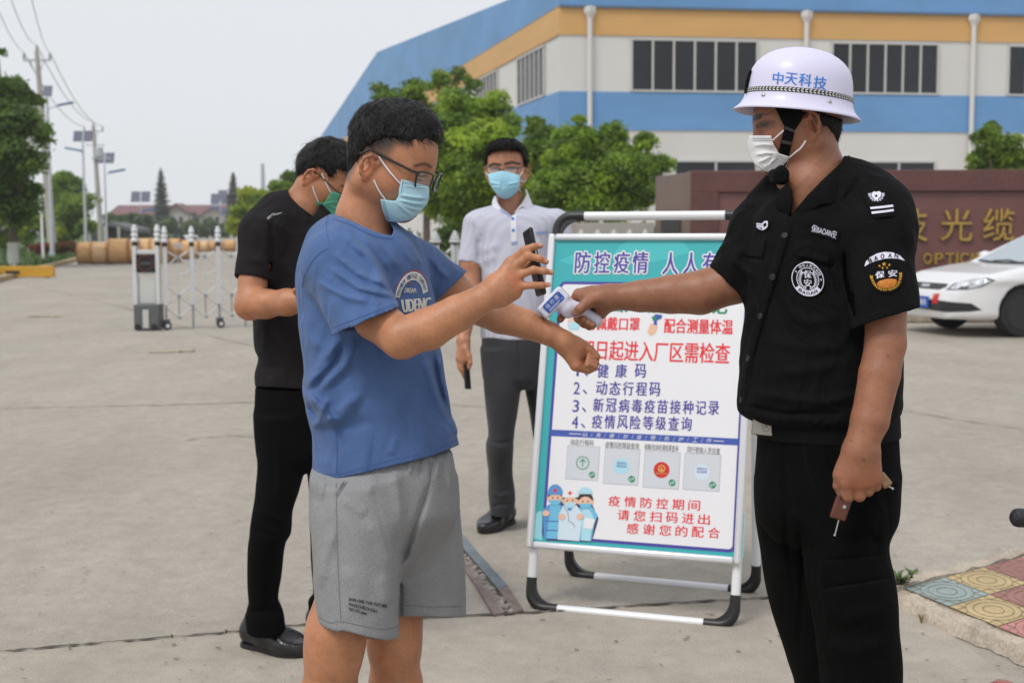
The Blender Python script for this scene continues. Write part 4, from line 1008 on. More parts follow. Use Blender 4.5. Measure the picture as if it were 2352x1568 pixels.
# ================================================================== A-FRAME SIGN BOARD
B0 = G(1217, 1392); B1 = G(1686, 1437); TOPD = 4.83
sx_ = unit(B1 - B0)
Wd = np.linalg.norm(B1 - B0)
# lean of the front loop: its top edge is where the photo shows it
T0 = P(1283, 497, 4.95); T0 = B0 + sx_ * np.dot(T0 - B0, sx_) * 0 + np.array([0, 0, 0]) + (T0 - B0 - sx_ * np.dot(T0 - B0, sx_))
sy_ = unit(T0 - B0); Ht = np.linalg.norm(T0 - B0); sn_ = unit(np.cross(sx_, sy_))
if np.dot(sn_, CAM - B0) < 0: sn_ = -sn_
ts = thing('sign_board', (B0 + B1) / 2, 'free-standing A-frame sign board with a turquoise health notice, white tubes and black corners', 'sign board')
def SL(u, v):
    q = on_plane(u, v, B0 + sn_ * .02, sn_) - B0; return float(q @ sx_), float(q @ sy_)
M_corner = mat('corner_black', (.014, .014, .016), .4); M_tube = mat('tube_white', (.76, .77, .79), .3, spec=.6); M_snap = mat('snap_frame', (.74, .75, .78), .28, .35)
def loop(o, X, Y, w, h, r, name):
    """rounded tube loop with black corner pieces"""
    rc = .055
    def pt(x, y): return o + X * x + Y * y
    def corner(cx, cy, a0):
        return [pt(cx + rc * math.cos(RAD(a0 + 90 * k / 6)), cy + rc * math.sin(RAD(a0 + 90 * k / 6))) for k in range(7)]
    L = .085
    for nm, a, b in (('tube', (L, 0), (w - L, 0)), ('tube', (w, L), (w, h - L)), ('tube', (w - L, h), (L, h)), ('tube', (0, h - L), (0, L))):
        mb = MB(); mb.tube([pt(*a), pt(*b)], r, 14); mb.build(nm, M_tube, ts)
    for cx, cy, a0, e0, e1 in ((rc, rc, 180, (0, L + .02), (L + .02, 0)), (w - rc, rc, 270, (w - L - .02, 0), (w, L + .02)), (w - rc, h - rc, 0, (w, h - L - .02), (w - L - .02, h)), (rc, h - rc, 90, (L + .02, h), (0, h - L - .02))):
        mb = MB(); c = corner(cx, cy, a0); mb.tube([pt(*e0)] + c + [pt(*e1)], r * 1.14, 14)
        # web filling the inside of the corner
        k0 = np.array([cx, cy]); sgx = 1 if cx < w / 2 else -1; sgy = 1 if cy < h / 2 else -1; kx = 0 if sgx > 0 else w; ky = 0 if sgy > 0 else h
        tri = [pt(kx + sgx * .01, ky + sgy * .01)] + [pt(kx + sgx * (.085 - .068 * math.sin(RAD(90 * q / 6))), ky + sgy * (.085 - .068 * math.cos(RAD(90 * q / 6)))) for q in range(7)]
        nn = np.cross(tri[1] - tri[0], tri[-1] - tri[0]); N_ = unit(np.cross(X, Y)); tri = tri if np.dot(nn, N_) > 0 else tri[::-1]
        mb.prism([p + N_ * .01 for p in tri], N_, .02); mb.build('corner', M_corner, ts)
loop(B0, sx_, sy_, Wd, Ht, .0165, 'front')
RB0 = G(1308, 1318); RB1 = G(1737, 1358); rxx = unit(RB1 - RB0); RTop = B0 + sy_ * (Ht - .16) + sx_ * .02 - sn_ * .045
ry_ = RTop - RB0; ry_ = ry_ - rxx * (ry_ @ rxx); rh = np.linalg.norm(ry_); ry_ = ry_ / rh
loop(RB0, rxx, ry_, np.linalg.norm(RB1 - RB0), rh, .0165, 'rear')
for k in (.03, .97):
    mb = MB(); p = B0 + sx_ * Wd * k + sy_ * (Ht - .17); mb.box(p - sn_ * .025, (.012, .02, .03), np.array([sx_, sy_, sn_])); mb.build('hinge', M_corner, ts)
# panel
pl0 = SL(1207, 1260); pl1 = SL(1711, 1294); pt0 = SL(1266, 536); pt1 = SL(1733, 540)
px0 = (pl0[0] + pt0[0]) / 2; px1 = (pl1[0] + pt1[0]) / 2; py0 = (pl0[1] + pl1[1]) / 2; py1 = (pt0[1] + pt1[1]) / 2
def PO(z): return B0 + sn_ * z
def sb(mbx, xa, xb, ya, yb, z0_, z1_): mbx.box(PO((z0_ + z1_) / 2) + sx_ * (xa + xb) / 2 + sy_ * (ya + yb) / 2, (abs(xb - xa) / 2, abs(yb - ya) / 2, abs(z1_ - z0_) / 2), np.array([sx_, sy_, sn_]))
mb = MB(); sb(mb, px0 + .006, px1 - .006, py0 + .006, py1 - .006, .012, .024); panel = mb.build('panel', mat('panel_back', (.7, .7, .7), .5), ts)
fw = .026
for nm, a in (('snap_profile', (px0, px0 + fw, py0, py1)), ('snap_profile', (px1 - fw, px1, py0, py1)), ('snap_profile', (px0 + fw, px1 - fw, py1 - fw, py1)), ('snap_profile', (px0 + fw, px1 - fw, py0, py0 + fw))):
    mb = MB(); sb(mb, *a, .016, .040); mb.build(nm, M_snap, ts, bevel=.009, seg=3)
# poster: flat printed layers a fraction of a millimetre apart
col = dict(teal=(.045, .42, .45), teal2=(.07, .50, .52), white=(.80, .80, .83), navy=(.075, .06, .34), red=(.78, .035, .045), blue=(.06, .11, .42), pale=(.62, .65, .70), grey=(.18, .18, .20),
           green=(.02, .26, .12), skin=(.80, .50, .36), hair=(.05, .035, .04), sky=(.16, .50, .72), lightsky=(.42, .70, .82), gown=(.62, .74, .84), edge=(.30, .32, .36), midblue=(.10, .30, .62), darkv=(.06, .03, .12), redc=(.60, .03, .03), gold=(.70, .45, .12), aqua=(.30, .66, .72))
pk = list(col); PM = [mat('print_' + k, c, .35, spec=.4) for k, c in col.items()]; ci = {k: i for i, k in enumerate(pk)}
fl = Flat(PM); Z = .0004
ix0, ix1, iy0, iy1 = px0 + fw - .003, px1 - fw + .003, py0 + fw - .003, py1 - fw + .003
fl.poly([(ix0, iy0), (ix1, iy0), (ix1, iy1), (ix0, iy1)], ci['teal'])
def q(u, v): return SL(u, v)
# soft leaf shapes at the top and bottom of the turquoise ground
def blob(px, c, z): fl.poly([q(*p) for p in px], ci[c], z)
blob([(1405, 590), (1425, 565), (1448, 550), (1560, 547), (1590, 580), (1500, 604)][::-1], 'teal2', Z)
blob([(1285, 600), (1330, 578), (1380, 600), (1340, 616)][::-1], 'teal2', Z)
blob([(1690, 590), (1712, 572), (1718, 625), (1700, 630)][::-1], 'teal2', Z)
blob([(1222, 1235), (1224, 1190), (1236, 1175), (1246, 1172), (1246, 1240)][::-1], 'aqua', Z)
blob([(1690, 1190), (1712, 1176), (1707, 1280), (1690, 1275)][::-1], 'aqua', Z)
wl, wt_ = q(1283, 648); wr, wb = q(1690, 1262); wl2, wb2 = q(1248, 1236)
wl = (q(1283, 700)[0] + q(1254, 1100)[0]) / 2; wr = (q(1716, 720)[0] + q(1694, 1200)[0]) / 2; wtop = q(1400, 648)[1]; wbot = q(1470, 1252)[1]
fl.poly(rrect2(wl, wbot, wr, wtop, .022), ci['navy'], 2 * Z); fl.poly(rrect2(wl + .011, wbot + .011, wr - .011, wtop - .011, .014), ci['white'], 3 * Z)
def T(s, u0, v0, u1, v1, c, bold=0.012, sh=0.0, z=5, halo=None):
    bold *= .9
    """text inside the photo's box: (u0,v0) lower left, (u1,v1) upper right"""
    a = q(u0, v0); b = q(u1, v1); hx = abs(b[1] - a[1])
    gw = abs(b[0] - a[0]) / max(1, len(s.replace(' ', '')))
    if halo:
        for k in range(10): t = k * .6283; dx, dy = .0062 * math.cos(t), .0062 * math.sin(t); fl.text(s, a[0] + dx, a[1] + dy, b[0] + dx, b[1] + dy, ci[halo], (z - 1) * Z - k * .00003, 0, sh)
    for k, (dx, dy) in enumerate(((0, 0), (1, 0), (-1, 0), (0, .5), (0, -.5))): fl.text(s, a[0] + dx * bold * gw * 1.4, a[1] + dy * bold * gw * 1.4, b[0] + dx * bold * gw * 1.4, b[1] + dy * bold * gw * 1.4, ci[c], z * Z + k * .00004, 0, sh)
for ch, u in zip('防控疫情', (1340, 1384, 1429, 1472)): T(ch, u - 19, 628, u + 19, 579, 'navy', .022, z=6, halo='white')
for ch, u in zip('人人有责', (1541, 1588, 1633, 1680)): T(ch, u - 19, 631, u + 19, 581, 'navy', .022, z=6, halo='white')
T('出入请扫码登记', 1400, 717, 1672, 680, 'green', .025)
T('请佩戴口罩', 1345, 758, 1471, 730, 'red', .022); T('配合测量体温', 1526, 765, 1685, 735, 'red', .022)
T('即日起进入厂区需检查', 1334, 826, 1678, 789, 'red', .016)
for n_, s_, u0, u1, va in ((1, '健  康  码', 1372, 1485, 852), (2, '动态行程码', 1368, 1520, 893), (3, '新冠病毒疫苗接种记录', 1361, 1655, 934), (4, '疫情风险等级查询', 1358, 1592, 971)):
    T(str(n_), 1322 - n_ * 2 + (5 if n_ == 1 else 0), va + 12, 1338 - n_ * 2 - (4 if n_ == 1 else 0), va - 15, 'navy', .018); T('、', 1343 - n_ * 2, va + 12, 1354 - n_ * 2, va + 2, 'navy', .02)
    sl = (u1 - u0) * .022
    if ' ' in s_:
        for ch, u in zip('健康码', (1386, 1428, 1472)): T(ch, u - 13.5, va + 15, u + 13.5, va - 15, 'navy', .02)
    else:
        w_ = (u1 - u0) / len(s_)
        for k_, ch in enumerate(s_): dv = (k_ / len(s_) - .5) * sl * 1.2; T(ch, u0 + w_ * k_ + 2, va + 15 + dv, u0 + w_ * (k_ + 1) - 2, va - 15 + dv, 'navy', .02)
# slogan bar
ya, yb = q(1480, 1012)[1], q(1480, 994)[1]
ya, yb = q(1265, 1001)[1], q(1265, 986)[1]
fl.poly([(wl + .004, ya), (wr - .004, ya), (wr - .004, yb), (wl + .004, yb)], ci['blue'], 4 * Z)
yc = (ya + yb) / 2
xs0 = q(1345, 1000)[0]; xs1 = q(1630, 1008)[0]; sl = '认/真/做/好/疫/情/防/护/工/作'
for k_, ch in enumerate(sl):
    xx = xs0 + (xs1 - xs0) * k_ / (len(sl) - 1); hw = .0095 if ch != '/' else .003; fl.text(ch, xx - hw, yc - .008, xx + hw, yc + .008, ci['white'], 6 * Z, 0, .25)
for a_, b_ in ((1308, 1336), (1640, 1664)): fl.poly([(q(a_, 1000)[0], yc - .0012), (q(b_, 1000)[0], yc - .0012), (q(b_, 1000)[0], yc + .0012), (q(a_, 1000)[0], yc + .0012)], ci['white'], 6 * Z)
# four pale code cards (the codes themselves are left out), with their captions and centre emblems
cards = [((1302, 1024, 1377, 1102), (1338, 1016), '动态行程码', 27), ((1388, 1031, 1469, 1111), (1430, 1023), '疫情风险等级查询', 39), ((1479, 1037, 1562, 1121), (1520, 1028), '核酸/抗体检测结果查询', 39), ((1571, 1041, 1655, 1127), (1617, 1034), '同行密接人员自查', 38)]
for i, ((u0, v0, u1, v1), (cu_, cv_), s_, hw) in enumerate(cards):
    cx_, cy_ = q((u0 + u1) / 2, (v0 + v1) / 2); h_ = .5 * (q(u1, (v0 + v1) / 2)[0] - q(u0, (v0 + v1) / 2)[0])
    fl.poly([(cx_ - h_, cy_ - h_), (cx_ + h_, cy_ - h_), (cx_ + h_, cy_ + h_), (cx_ - h_, cy_ + h_)], ci['edge'], 4 * Z); g = .0012
    fl.poly([(cx_ - h_ + g, cy_ - h_ + g), (cx_ + h_ - g, cy_ - h_ + g), (cx_ + h_ - g, cy_ + h_ - g), (cx_ - h_ + g, cy_ + h_ - g)], ci['pale'], 5 * Z)
    T(s_, cu_ - hw, cv_ + 5.5, cu_ + hw, cv_ - 5.5, 'grey', .006)
    R_ = h_ * .40
    if i == 0:
        v_, f_ = ring2(cx_, cy_, R_ * .86, R_); fl.mesh(v_, f_, ci['green'], 6 * Z)
        v_, f_ = thickline2([(cx_, cy_ - R_ * .55), (cx_, cy_ + R_ * .55)], R_ * .16); fl.mesh(v_, f_, ci['green'], 6 * Z)
        v_, f_ = thickline2([(cx_ - R_ * .45, cy_ + R_ * .1), (cx_, cy_ + R_ * .58), (cx_ + R_ * .45, cy_ + R_ * .1)], R_ * .16); fl.mesh(v_, f_, ci['green'], 6.5 * Z)
    elif i == 2:
        fl.poly(circle2(cx_, cy_, R_ * 1.1), ci['redc'], 6 * Z); v_, f_ = ring2(cx_, cy_ + R_ * .2, R_ * .36, R_ * .5, 20); fl.mesh(v_, f_, ci['gold'], 7 * Z)
        fl.poly(star2(cx_, cy_ + R_ * .26, R_ * .2), ci['gold'], 7 * Z); fl.poly([(cx_ - R_ * .3, cy_ - R_ * .12), (cx_ + R_ * .3, cy_ - R_ * .12), (cx_ + R_ * .22, cy_ + R_ * .08), (cx_ - R_ * .22, cy_ + R_ * .08)], ci['gold'], 8 * Z)
        fl.text('国务院客户端', cx_ - R_ * .75, cy_ - R_ * .62, cx_ + R_ * .75, cy_ - R_ * .34, ci['gold'], 7 * Z)
    else:
        fl.poly(circle2(cx_, cy_, R_ * 1.1), ci['gown' if i == 3 else 'lightsky'], 6 * Z)
        a_, b_ = ('疫情风险', '等级查询') if i == 1 else ('核酸/抗体', '检测结果'); fl.text(a_, cx_ - R_ * .7, cy_ + R_ * .28, cx_ + R_ * .7, cy_ + R_ * .62, ci['navy'], 7 * Z, 0); fl.text(b_, cx_ - R_ * .7, cy_ - R_ * .14, cx_ + R_ * .7, cy_ + R_ * .2, ci['navy'], 7 * Z, 0)
    gx, gy = cx_ + h_ * .62, cy_ - h_ * .66; fl.poly(circle2(gx, gy, h_ * .19), ci['green'], 6 * Z)
    for sg in (1, -1):
        v_, f_ = thickline2([(gx + sg * (.35 + .45 * math.cos(t)) * h_ * .13, gy + sg * (.5 + .5 * math.sin(t)) * h_ * .13 - sg * h_ * .02) for t in np.linspace(-2.6, 1.8, 10)], h_ * .035); fl.mesh(v_, f_, ci['white'], 7 * Z)
# closing lines
for s_, u0, v0, u1 in (('疫情防控期间', 1394, 1158, 1614), ('请您扫码进出', 1415, 1190, 1637), ('感谢您的配合', 1436, 1221, 1660)):
    w_ = (u1 - u0) / 6
    for k_, ch in enumerate(s_): T(ch, u0 + w_ * k_ + 4, v0 + 8 + (k_ - 2.5) * 2, u0 + w_ * (k_ + 1) - 8 + 3, v0 - 14 + (k_ - 2.5) * 2, 'red', .012)
# little thermometer hand and masked face by the red lines
def pz(pts, c, z): fl.poly([q(*p) for p in pts][::-1], ci[c], z * Z)
pz([(1488, 762), (1494, 745), (1506, 744), (1512, 752), (1504, 768), (1494, 772)], 'skin', 6); pz([(1497, 730), (1508, 722), (1522, 724), (1520, 732), (1510, 736), (1510, 748), (1502, 746), (1504, 734)], 'blue', 7); pz([(1499, 730), (1507, 726), (1509, 734), (1501, 738)], 'green', 8)
pz([(1306, 752), (1306, 735), (1318, 727), (1332, 734), (1333, 752)], 'skin', 6); pz([(1307, 740), (1332, 740), (1330, 758), (1309, 757)], 'lightsky', 7)
# three cartoon medics (plain generic figures)
def el(cx_, cy_, rx, ry, c, z, n=24): fl.poly([q(cx_ + rx * math.cos(t), cy_ - ry * math.sin(t)) for t in np.linspace(0, 2 * math.pi, n, endpoint=False)], ci[c], z * Z)
pz([(1256, 1240), (1254, 1200), (1262, 1160), (1330, 1140), (1362, 1160), (1376, 1190), (1372, 1205), (1360, 1244)], 'darkv', 4.5)
pz([(1251, 1236), (1249, 1190), (1246, 1172), (1262, 1158), (1290, 1158), (1298, 1176), (1292, 1238)], 'midblue', 5); pz([(1262, 1190), (1264, 1160), (1288, 1160), (1290, 1236), (1256, 1236)], 'sky', 6)
for yy in (1195, 1216):
    pz([(1254, yy), (1291, yy + 1), (1291, yy + 3), (1254, yy + 2)], 'blue', 7)
pz([(1325, 1240), (1328, 1178), (1336, 1158), (1358, 1160), (1374, 1182), (1366, 1204), (1359, 1242)], 'sky', 5); pz([(1336, 1240), (1338, 1170), (1354, 1168), (1364, 1186), (1356, 1242)], 'lightsky', 6)
pz([(1282, 1238), (1286, 1178), (1296, 1158), (1326, 1160), (1340, 1180), (1332, 1242)], 'gown', 8)
pz([(1302, 1158), (1318, 1158), (1314, 1172), (1306, 1172)], 'midblue', 9)
v_, f_ = thickline2([q(*p) for p in ((1297, 1150), (1298, 1166), (1306, 1176), (1308, 1196), (1318, 1202), (1322, 1210))], .0022); fl.mesh(v_, f_, ci['grey'], 10 * Z)
for (cx_, cy_, hat) in ((1277, 1142, 'midblue'), (1346, 1150, 'hair'), (1311, 1148, 'gown')):
    zz = {1277: 7, 1346: 7, 1311: 9}[cx_]
    el(cx_, cy_ - 2, 18, 19, 'hair', zz); el(cx_ - 15, cy_ + 3, 4, 5, 'skin', zz + .4); el(cx_ + 15, cy_ + 3, 4, 5, 'skin', zz + .4); el(cx_, cy_ + 3, 15, 13, 'skin', zz + 1)
    fl.poly([q(cx_ + 14 * math.cos(t), cy_ + 6 - 12 * math.sin(t)) for t in np.linspace(math.pi, 2 * math.pi, 14)], ci['sky' if hat != 'gown' else 'lightsky'], (zz + 2) * Z)
    el(cx_ - 6, cy_ + 1, 1.6, 2.2, 'hair', zz + 2.5, 10); el(cx_ + 6, cy_ + 1, 1.6, 2.2, 'hair', zz + 2.5, 10)
    if hat != 'hair':
        fl.poly([q(cx_ + 18 * math.cos(t), cy_ - 6 - 24 * math.sin(t)) for t in np.linspace(0, math.pi, 16)], ci['midblue' if hat == 'midblue' else 'white'], (zz + 3) * Z)
        for a_, b_ in ((5, 1.6), (1.6, 5)): fl.poly([q(cx_ + sx2 * a_, cy_ - 16 + sy2 * b_) for sx2, sy2 in ((-1, 1), (1, 1), (1, -1), (-1, -1))], ci['red'], (zz + 4) * Z)
    else:
        fl.poly([q(cx_ + 18 * math.cos(t), cy_ - 12 - 20 * math.sin(t)) for t in np.linspace(0.2, math.pi - .2, 16)], ci['lightsky'], (zz + .2) * Z)
for cx_, cy_ in ((1256, 1178), (1292, 1186), (1334, 1186)): el(cx_, cy_, 8, 7, 'skin', 12)
pz([(1342, 1196), (1346, 1188), (1368, 1192), (1362, 1214), (1342, 1212)], 'white', 7)
ps = fl.plane('poster', PO(.0248), sx_, sy_, sn_, panel)
# ================================================================== WHITE CAR
cw = G(2336, 773)                       # ground under the near front wheel
cf = unit([-math.cos(RAD(14)), -math.sin(RAD(14)), 0])    # the way the car points
cs = np.array([cf[1], -cf[0], 0]); cs = cs if np.dot(cs, -cw) > 0 and cs[1] < 0 else -cs   # towards the near side
if cs[1] > 0: cs = -cs
CO = cw - cs * .74                      # axle centre on the ground
cu3 = np.array([0, 0, 1.])
tc_ = thing('parked_car', CO, 'white saloon car parked before the granite wall, small red flag sticker on its bumper', 'car')
def CP(x, y, z): return CO + cf * x + cs * y + cu3 * z        # x forward of the front axle, y to the near side
M_car = mat('car_white', (.74, .745, .76), .25, coat=.6, spec=.5); M_cglass = mat('car_glass', (.30, .36, .40), .05, spec=.9, coat=.5); M_tyre = mat('tyre', (.018, .018, .019), .8, var=.3, vscale=10); M_rim = mat('rim', (.56, .56, .57), .35, .5)
M_trim = mat('car_trim', (.016, .017, .019), .5); M_lens = mat('lens', (.50, .53, .57), .1, spec=.8, coat=1, var=.3, vscale=14); M_lensd = mat('lens_dark', (.06, .065, .075), .15, coat=1)
side = [(.86, .22), (.90, .34), (.89, .46), (.85, .57), (.74, .665), (.42, .775), (.0, .85), (-.30, .885), (-1.06, 1.27), (-1.5, 1.365), (-2.2, 1.36), (-2.85, 1.22), (-3.05, 1.06), (-3.35, 1.00), (-3.42, .80), (-3.40, .40), (-3.3, .20), (-1.3, .17)]
XS = np.array(side)
S = Solid()
c_ = CP(-1.3, 0, .8)
S.add((lambda p: np.full(len(p), -1.0), CP(-1.3, 0, .8) - 2.6, CP(-1.3, 0, .8) + 2.6))
def loc(p): d = p - CO; return d @ cf, d @ cs, d[:, 2]
pol = f_poly(CO, cf, cu3, side)
def plan(p):
    x, y, z = loc(p); ay = np.abs(y)
    w = .875 - .30 * np.clip((x - .35) / .55, 0, 1) ** 2.2 - .10 * np.clip((-2.6 - x) / .9, 0, 1) ** 2
    cab = np.clip((z - .88) / .48, 0, 1); w = w - .26 * cab ** .9 * (x < .3) - .02 * np.clip((.45 - z) / .3, 0, 1)
    w = w + .018 * np.exp(-((z - .70) / .05) ** 2)
    return (ay - w) * .8
S.isect(pol, .10); S.isect(plan, .10)
for ax_ in (0, -2.55):
    for sd_ in (1, -1):
        a, b = CP(ax_, sd_ * .60, .31), CP(ax_, sd_ * 1.0, .31)
        S.cut((lambda a, b: (lambda p: np.maximum(np.linalg.norm(np.cross(p - a, cs[None]), axis=1) - .345, -np.sign(sd0(p, a, b)) * 0 + np.maximum((a - p) @ unit(b - a), -1))))(a, b), .01)
def sd0(p, a, b): return np.ones(len(p))
S.pr[0] = (S.pr[0][0], np.min([CP(x, y, z) for x in (-3.5, .95) for y in (-.95, .95) for z in (.1, 1.5)], 0), np.max([CP(x, y, z) for x in (-3.5, .95) for y in (-.95, .95) for z in (.1, 1.5)], 0), 0)
v_, f_ = S.mesh(.02, 1.6)
# colour the glass area by position: separate meshes for body and glasshouse
d_ = v_ - CO; vx, vy, vz = d_ @ cf, d_ @ cs, d_[:, 2]
fc = v_[f_].mean(1) - CO; fx, fy, fzz = fc @ cf, fc @ cs, fc[:, 2]
ws = (fx < -.33) & (fx > -1.10) & (fzz > .90) & (fzz < 1.295) & (np.abs(fy) < .66 - .25 * (fzz - .90))
sg = (np.abs(fy) > .55) & (fzz > .90) & (fzz < 1.26) & (fx < -.6) & (fx > -2.75) & (fx + 1.9 * (fzz - .885) < -.50) & (np.abs(fx + 1.75) > .06)
gl = ws | sg
part('body', v_, f_[~gl], M_car, tc_, angle=50); part('window_glass', v_, f_[gl], M_cglass, tc_, angle=50)
cb = bvh_of(tc_.children[0])
mb = MB(); mb.tube([CP(-.35, -.62, .905), CP(-.29, -.3, .893), CP(-.27, 0, .888), CP(-.29, .3, .893), CP(-.35, .62, .905)], .018, 6); mb.build('wiper_cowl', M_trim, tc_)
mb = MB(); mb.tube([CP(-.31, .30, .90), CP(-.37, .0, .925), CP(-.34, -.3, .907)], .009, 5); mb.build('wiper', M_trim, tc_)
mb = MB(); mb.tube([CP(-.35, .67, .895), CP(-.70, .63, 1.08), CP(-1.08, .56, 1.275)], .022, 6); mb.build('pillar_trim', M_trim, tc_)
# marks pressed on the nose: seen along the car's axis (front) and from the near side
fr = lambda name, polys, ms, parent=tc_, lift=.004: None
def press_front(name, polys, mats_, N=None, lift=.004, ml=.05, parent=tc_):
    N = unit(cf * .8 + cs * .45) if N is None else N; X = unit(np.cross(cu3, N)); X = X if X @ cs > 0 else -X
    fl = Flat(mats_)
    for pts, m, z in polys:
        fl.poly([((CP(*p) - CO) @ X, p[2]) for p in pts], m, z)
    return fl.press(name, CO + N * 1.2, X, cu3, N, cb, lift, ml, parent, reach=2.2)
press_front('grille', [([(.9, -.50, .575), (.9, .36, .575), (.85, .44, .61), (.8, .42, .65), (.8, -.50, .65)], 0, 0), ([(.9, -.09, .60), (.9, .09, .60), (.9, .09, .63), (.9, -.09, .63)], 1, .004)], [M_trim, M_rim], unit(cf * .95 + cs * .3))
press_front('lower_grille', [([(.9, -.70, .34), (.9, .58, .31), (.72, .80, .325), (.58, .85, .345), (.70, .80, .425), (.9, .40, .45), (.9, -.5, .45)], 0, 0)], [M_trim], unit(cf * .75 + cs * .66))
press_front('headlight', [([(.84, .47, .575), (.68, .70, .59), (.55, .78, .62), (.38, .84, .705), (.48, .82, .735), (.62, .68, .71), (.76, .51, .655)], 1, 0), ([(.79, .51, .59), (.67, .695, .603), (.56, .77, .632), (.44, .82, .70), (.52, .80, .715), (.63, .675, .695), (.74, .525, .642)], 0, .003), ([(.72, .58, .60), (.65, .66, .605), (.62, .68, .635), (.70, .60, .625)], 1, .006)], [M_lens, M_lensd], unit(cf * .62 + cs * .78))
lc = CP(.60, .71, .655); h_ = cb.find_nearest(Vector(lc)); lc = np.array(h_[0]); ln = np.array(h_[1]); mb = MB(); mb.lathe(lc - ln * .01, [(.052, 0), (.05, .014), (.03, .02), (.0, .022)], axis=ln, seg=16); mb.build('lamp_projector', M_rim, tc_)
pn = cf; q0 = CP(.925, .0, .415); fl = Flat([mat('plate_blue', (.02, .10, .42), .4), M_white])
fl.poly([(-.22, -.07), (.22, -.07), (.22, .07), (-.22, .07)], 0)
X = cs if True else cs
for k in range(7): fl.poly([(-.19 + k * .055, -.035), (-.165 + k * .055, -.035), (-.165 + k * .055, .035), (-.19 + k * .055, .035)], 1, .001)
mb = MB(); mb.box(q0 - cf * .006, (.006, .225, .072), np.array([cf, cs, cu3])); pb = mb.build('number_plate', fl.mats[0], tc_); fl.plane('plate_marks', q0 + cf * .0008, cs, cu3, cf, pb)
press_front('flag_sticker', [([(.9, .28, .40), (.9, .40, .41), (.9, .40, .53), (.9, .27, .52)], 0, 0), ([(.9, .30, .49), (.9, .325, .49), (.9, .325, .515), (.9, .30, .515)], 1, .001)], [mat('flag_red', (.55, .015, .012), .5), M_gold], unit(cf * .9 + cs * .3), .006, .03)
for ax_ in (0, -2.55):
    for sd_ in (1, -1):
        c = CP(ax_, sd_ * .74, .31); ex = cs * sd_; mb = MB()
        mb.lathe(c - ex * .10, [(.20, 0), (.29, .0), (.31, .03), (.31, .16), (.29, .195), (.215, .20), (.205, .17), (.205, .10), (0, .10)], axis=ex, seg=36); w_ = mb.build('wheel', M_tyre, tc_)
        mb = MB(); mb.lathe(c + ex * .02, [(.02, 0), (.205, .0), (.215, .08)], axis=ex, seg=30, m=1)
        mb.lathe(c + ex * .03, [(.195, .03), (.215, .055), (.208, .065), (.19, .03)], axis=ex, seg=30)
        mb.lathe(c + ex * .05, [(.045, 0), (.045, .03), (.0, .035)], axis=ex, seg=14)
        for k in range(5):
            for dk in (-.16, .16):
                t_ = k * 2 * math.pi / 5 + dk; dr = cf * math.cos(t_) + cu3 * math.sin(t_); dt = np.cross(ex, dr); mb.box(c + ex * .065 + dr * .12, (.085, .014, .012), np.array([dr, dt, ex]))
        mb.build('rim', [M_rim, M_trim], w_, bevel=.004)
for sd_ in (1, -1):
    mb = MB(); mb.lathe(CP(-.60, sd_ * .85, .97), [(.01, -.08), (.07, -.06), (.085, 0), (.06, .07), (.01, .085)], axis=cs, seg=14, squash=(1, .7)); mb.build('wing_mirror', M_car, tc_)

# ================================================================== E-BIKE at the right edge
eb = P(2352 + 120, 1188, 2.25); t = thing('electric_scooter', (eb[0], eb[1] + .1, 0), 'black rubber handlebar grip of an electric scooter reaching in at the right edge', 'scooter')
g0 = P(2325, 1188, 2.25); g1 = P(2460, 1192, 2.28); ax_ = unit(g1 - g0)
mb = MB(); mb.lathe(g0, [(.0, 0), (.010, .001), (.015, .006), (.0165, .012), (.0165, .118), (.019, .12), (.019, .128), (.012, .13)], axis=ax_, seg=20); mb.build('grip', mat('grip_rubber', (.012, .013, .016), .55, bump=.3, bscale=200), t)
mb = MB(); mb.tube([g0 + ax_ * .12, g1, g1 + np.array([.22, .02, -.03])], .011, 10); mb.tube([g1 + np.array([.2, .02, -.03]), g1 + np.array([.25, -.12, -.55])], .022, 10); mb.build('handlebar', M_galv, t)
M_sred = mat('scooter_red', (.30, .035, .012), .25, coat=.7)
pb = P(2303, 1582, 2.25); mb = MB(); c = pb + np.array([.08, 0, -.03])
mb.lathe(pb + np.array([.0, 0, -.03]), [(.0, .045), (.018, .042), (.030, .03), (.033, 0), (.033, -.5)], axis=(.18, 0, 1), seg=20); mb.tube([pb + np.array([.0, 0, -.3]), pb + np.array([.5, -.02, -.32])], .09, 14); mb.build('body', M_sred, t)
for dx in (-.02, .62):
    mb = MB(); c = np.array([pb[0] + dx, pb[1] - .02, .19]); mb.lathe(c - np.array([0, .04, 0]), [(.06, 0), (.19, 0), (.19, .08), (.06, .08)], axis=(0, 1, 0), seg=28); mb.build('wheel', M_tyre, t, bevel=.02)
# ================================================================== PEOPLE: shared builders
def proj(p):
    q = p - CAM; z = q @ _F; return 1176 + FPX * (q @ _R) / z, 784 - FPX * (q @ _U) / z
def pfold(S, px, w, amp, conv=None):
    """soft ridge (amp>0) or crease (amp<0) in cloth, following a line seen in the photo"""
    pts = np.array([conv(*q) if conv else q for q in px], float); lo = pts.min(0) - 3 * w; hi = pts.max(0) + 3 * w
    def fn(p):
        u, v = proj(p); out = np.zeros(len(p)); m = (u > lo[0]) & (u < hi[0]) & (v > lo[1]) & (v < hi[1])
        if not m.any(): return out
        q = np.stack([u[m], v[m]], 1); best = np.full(len(q), 1e9); tt = np.zeros(len(q)); n = len(pts) - 1
        for j in range(n):
            ds, t = segdist(q, pts[j], pts[j + 1]); b = ds < best; best = np.where(b, ds, best); tt = np.where(b, (j + t) / n, tt)
        out[m] = amp * np.exp(-(best / w) ** 2) * np.clip(np.minimum(tt, 1 - tt) * 4 + .1, 0, 1); return out
    S.noise.append(fn)
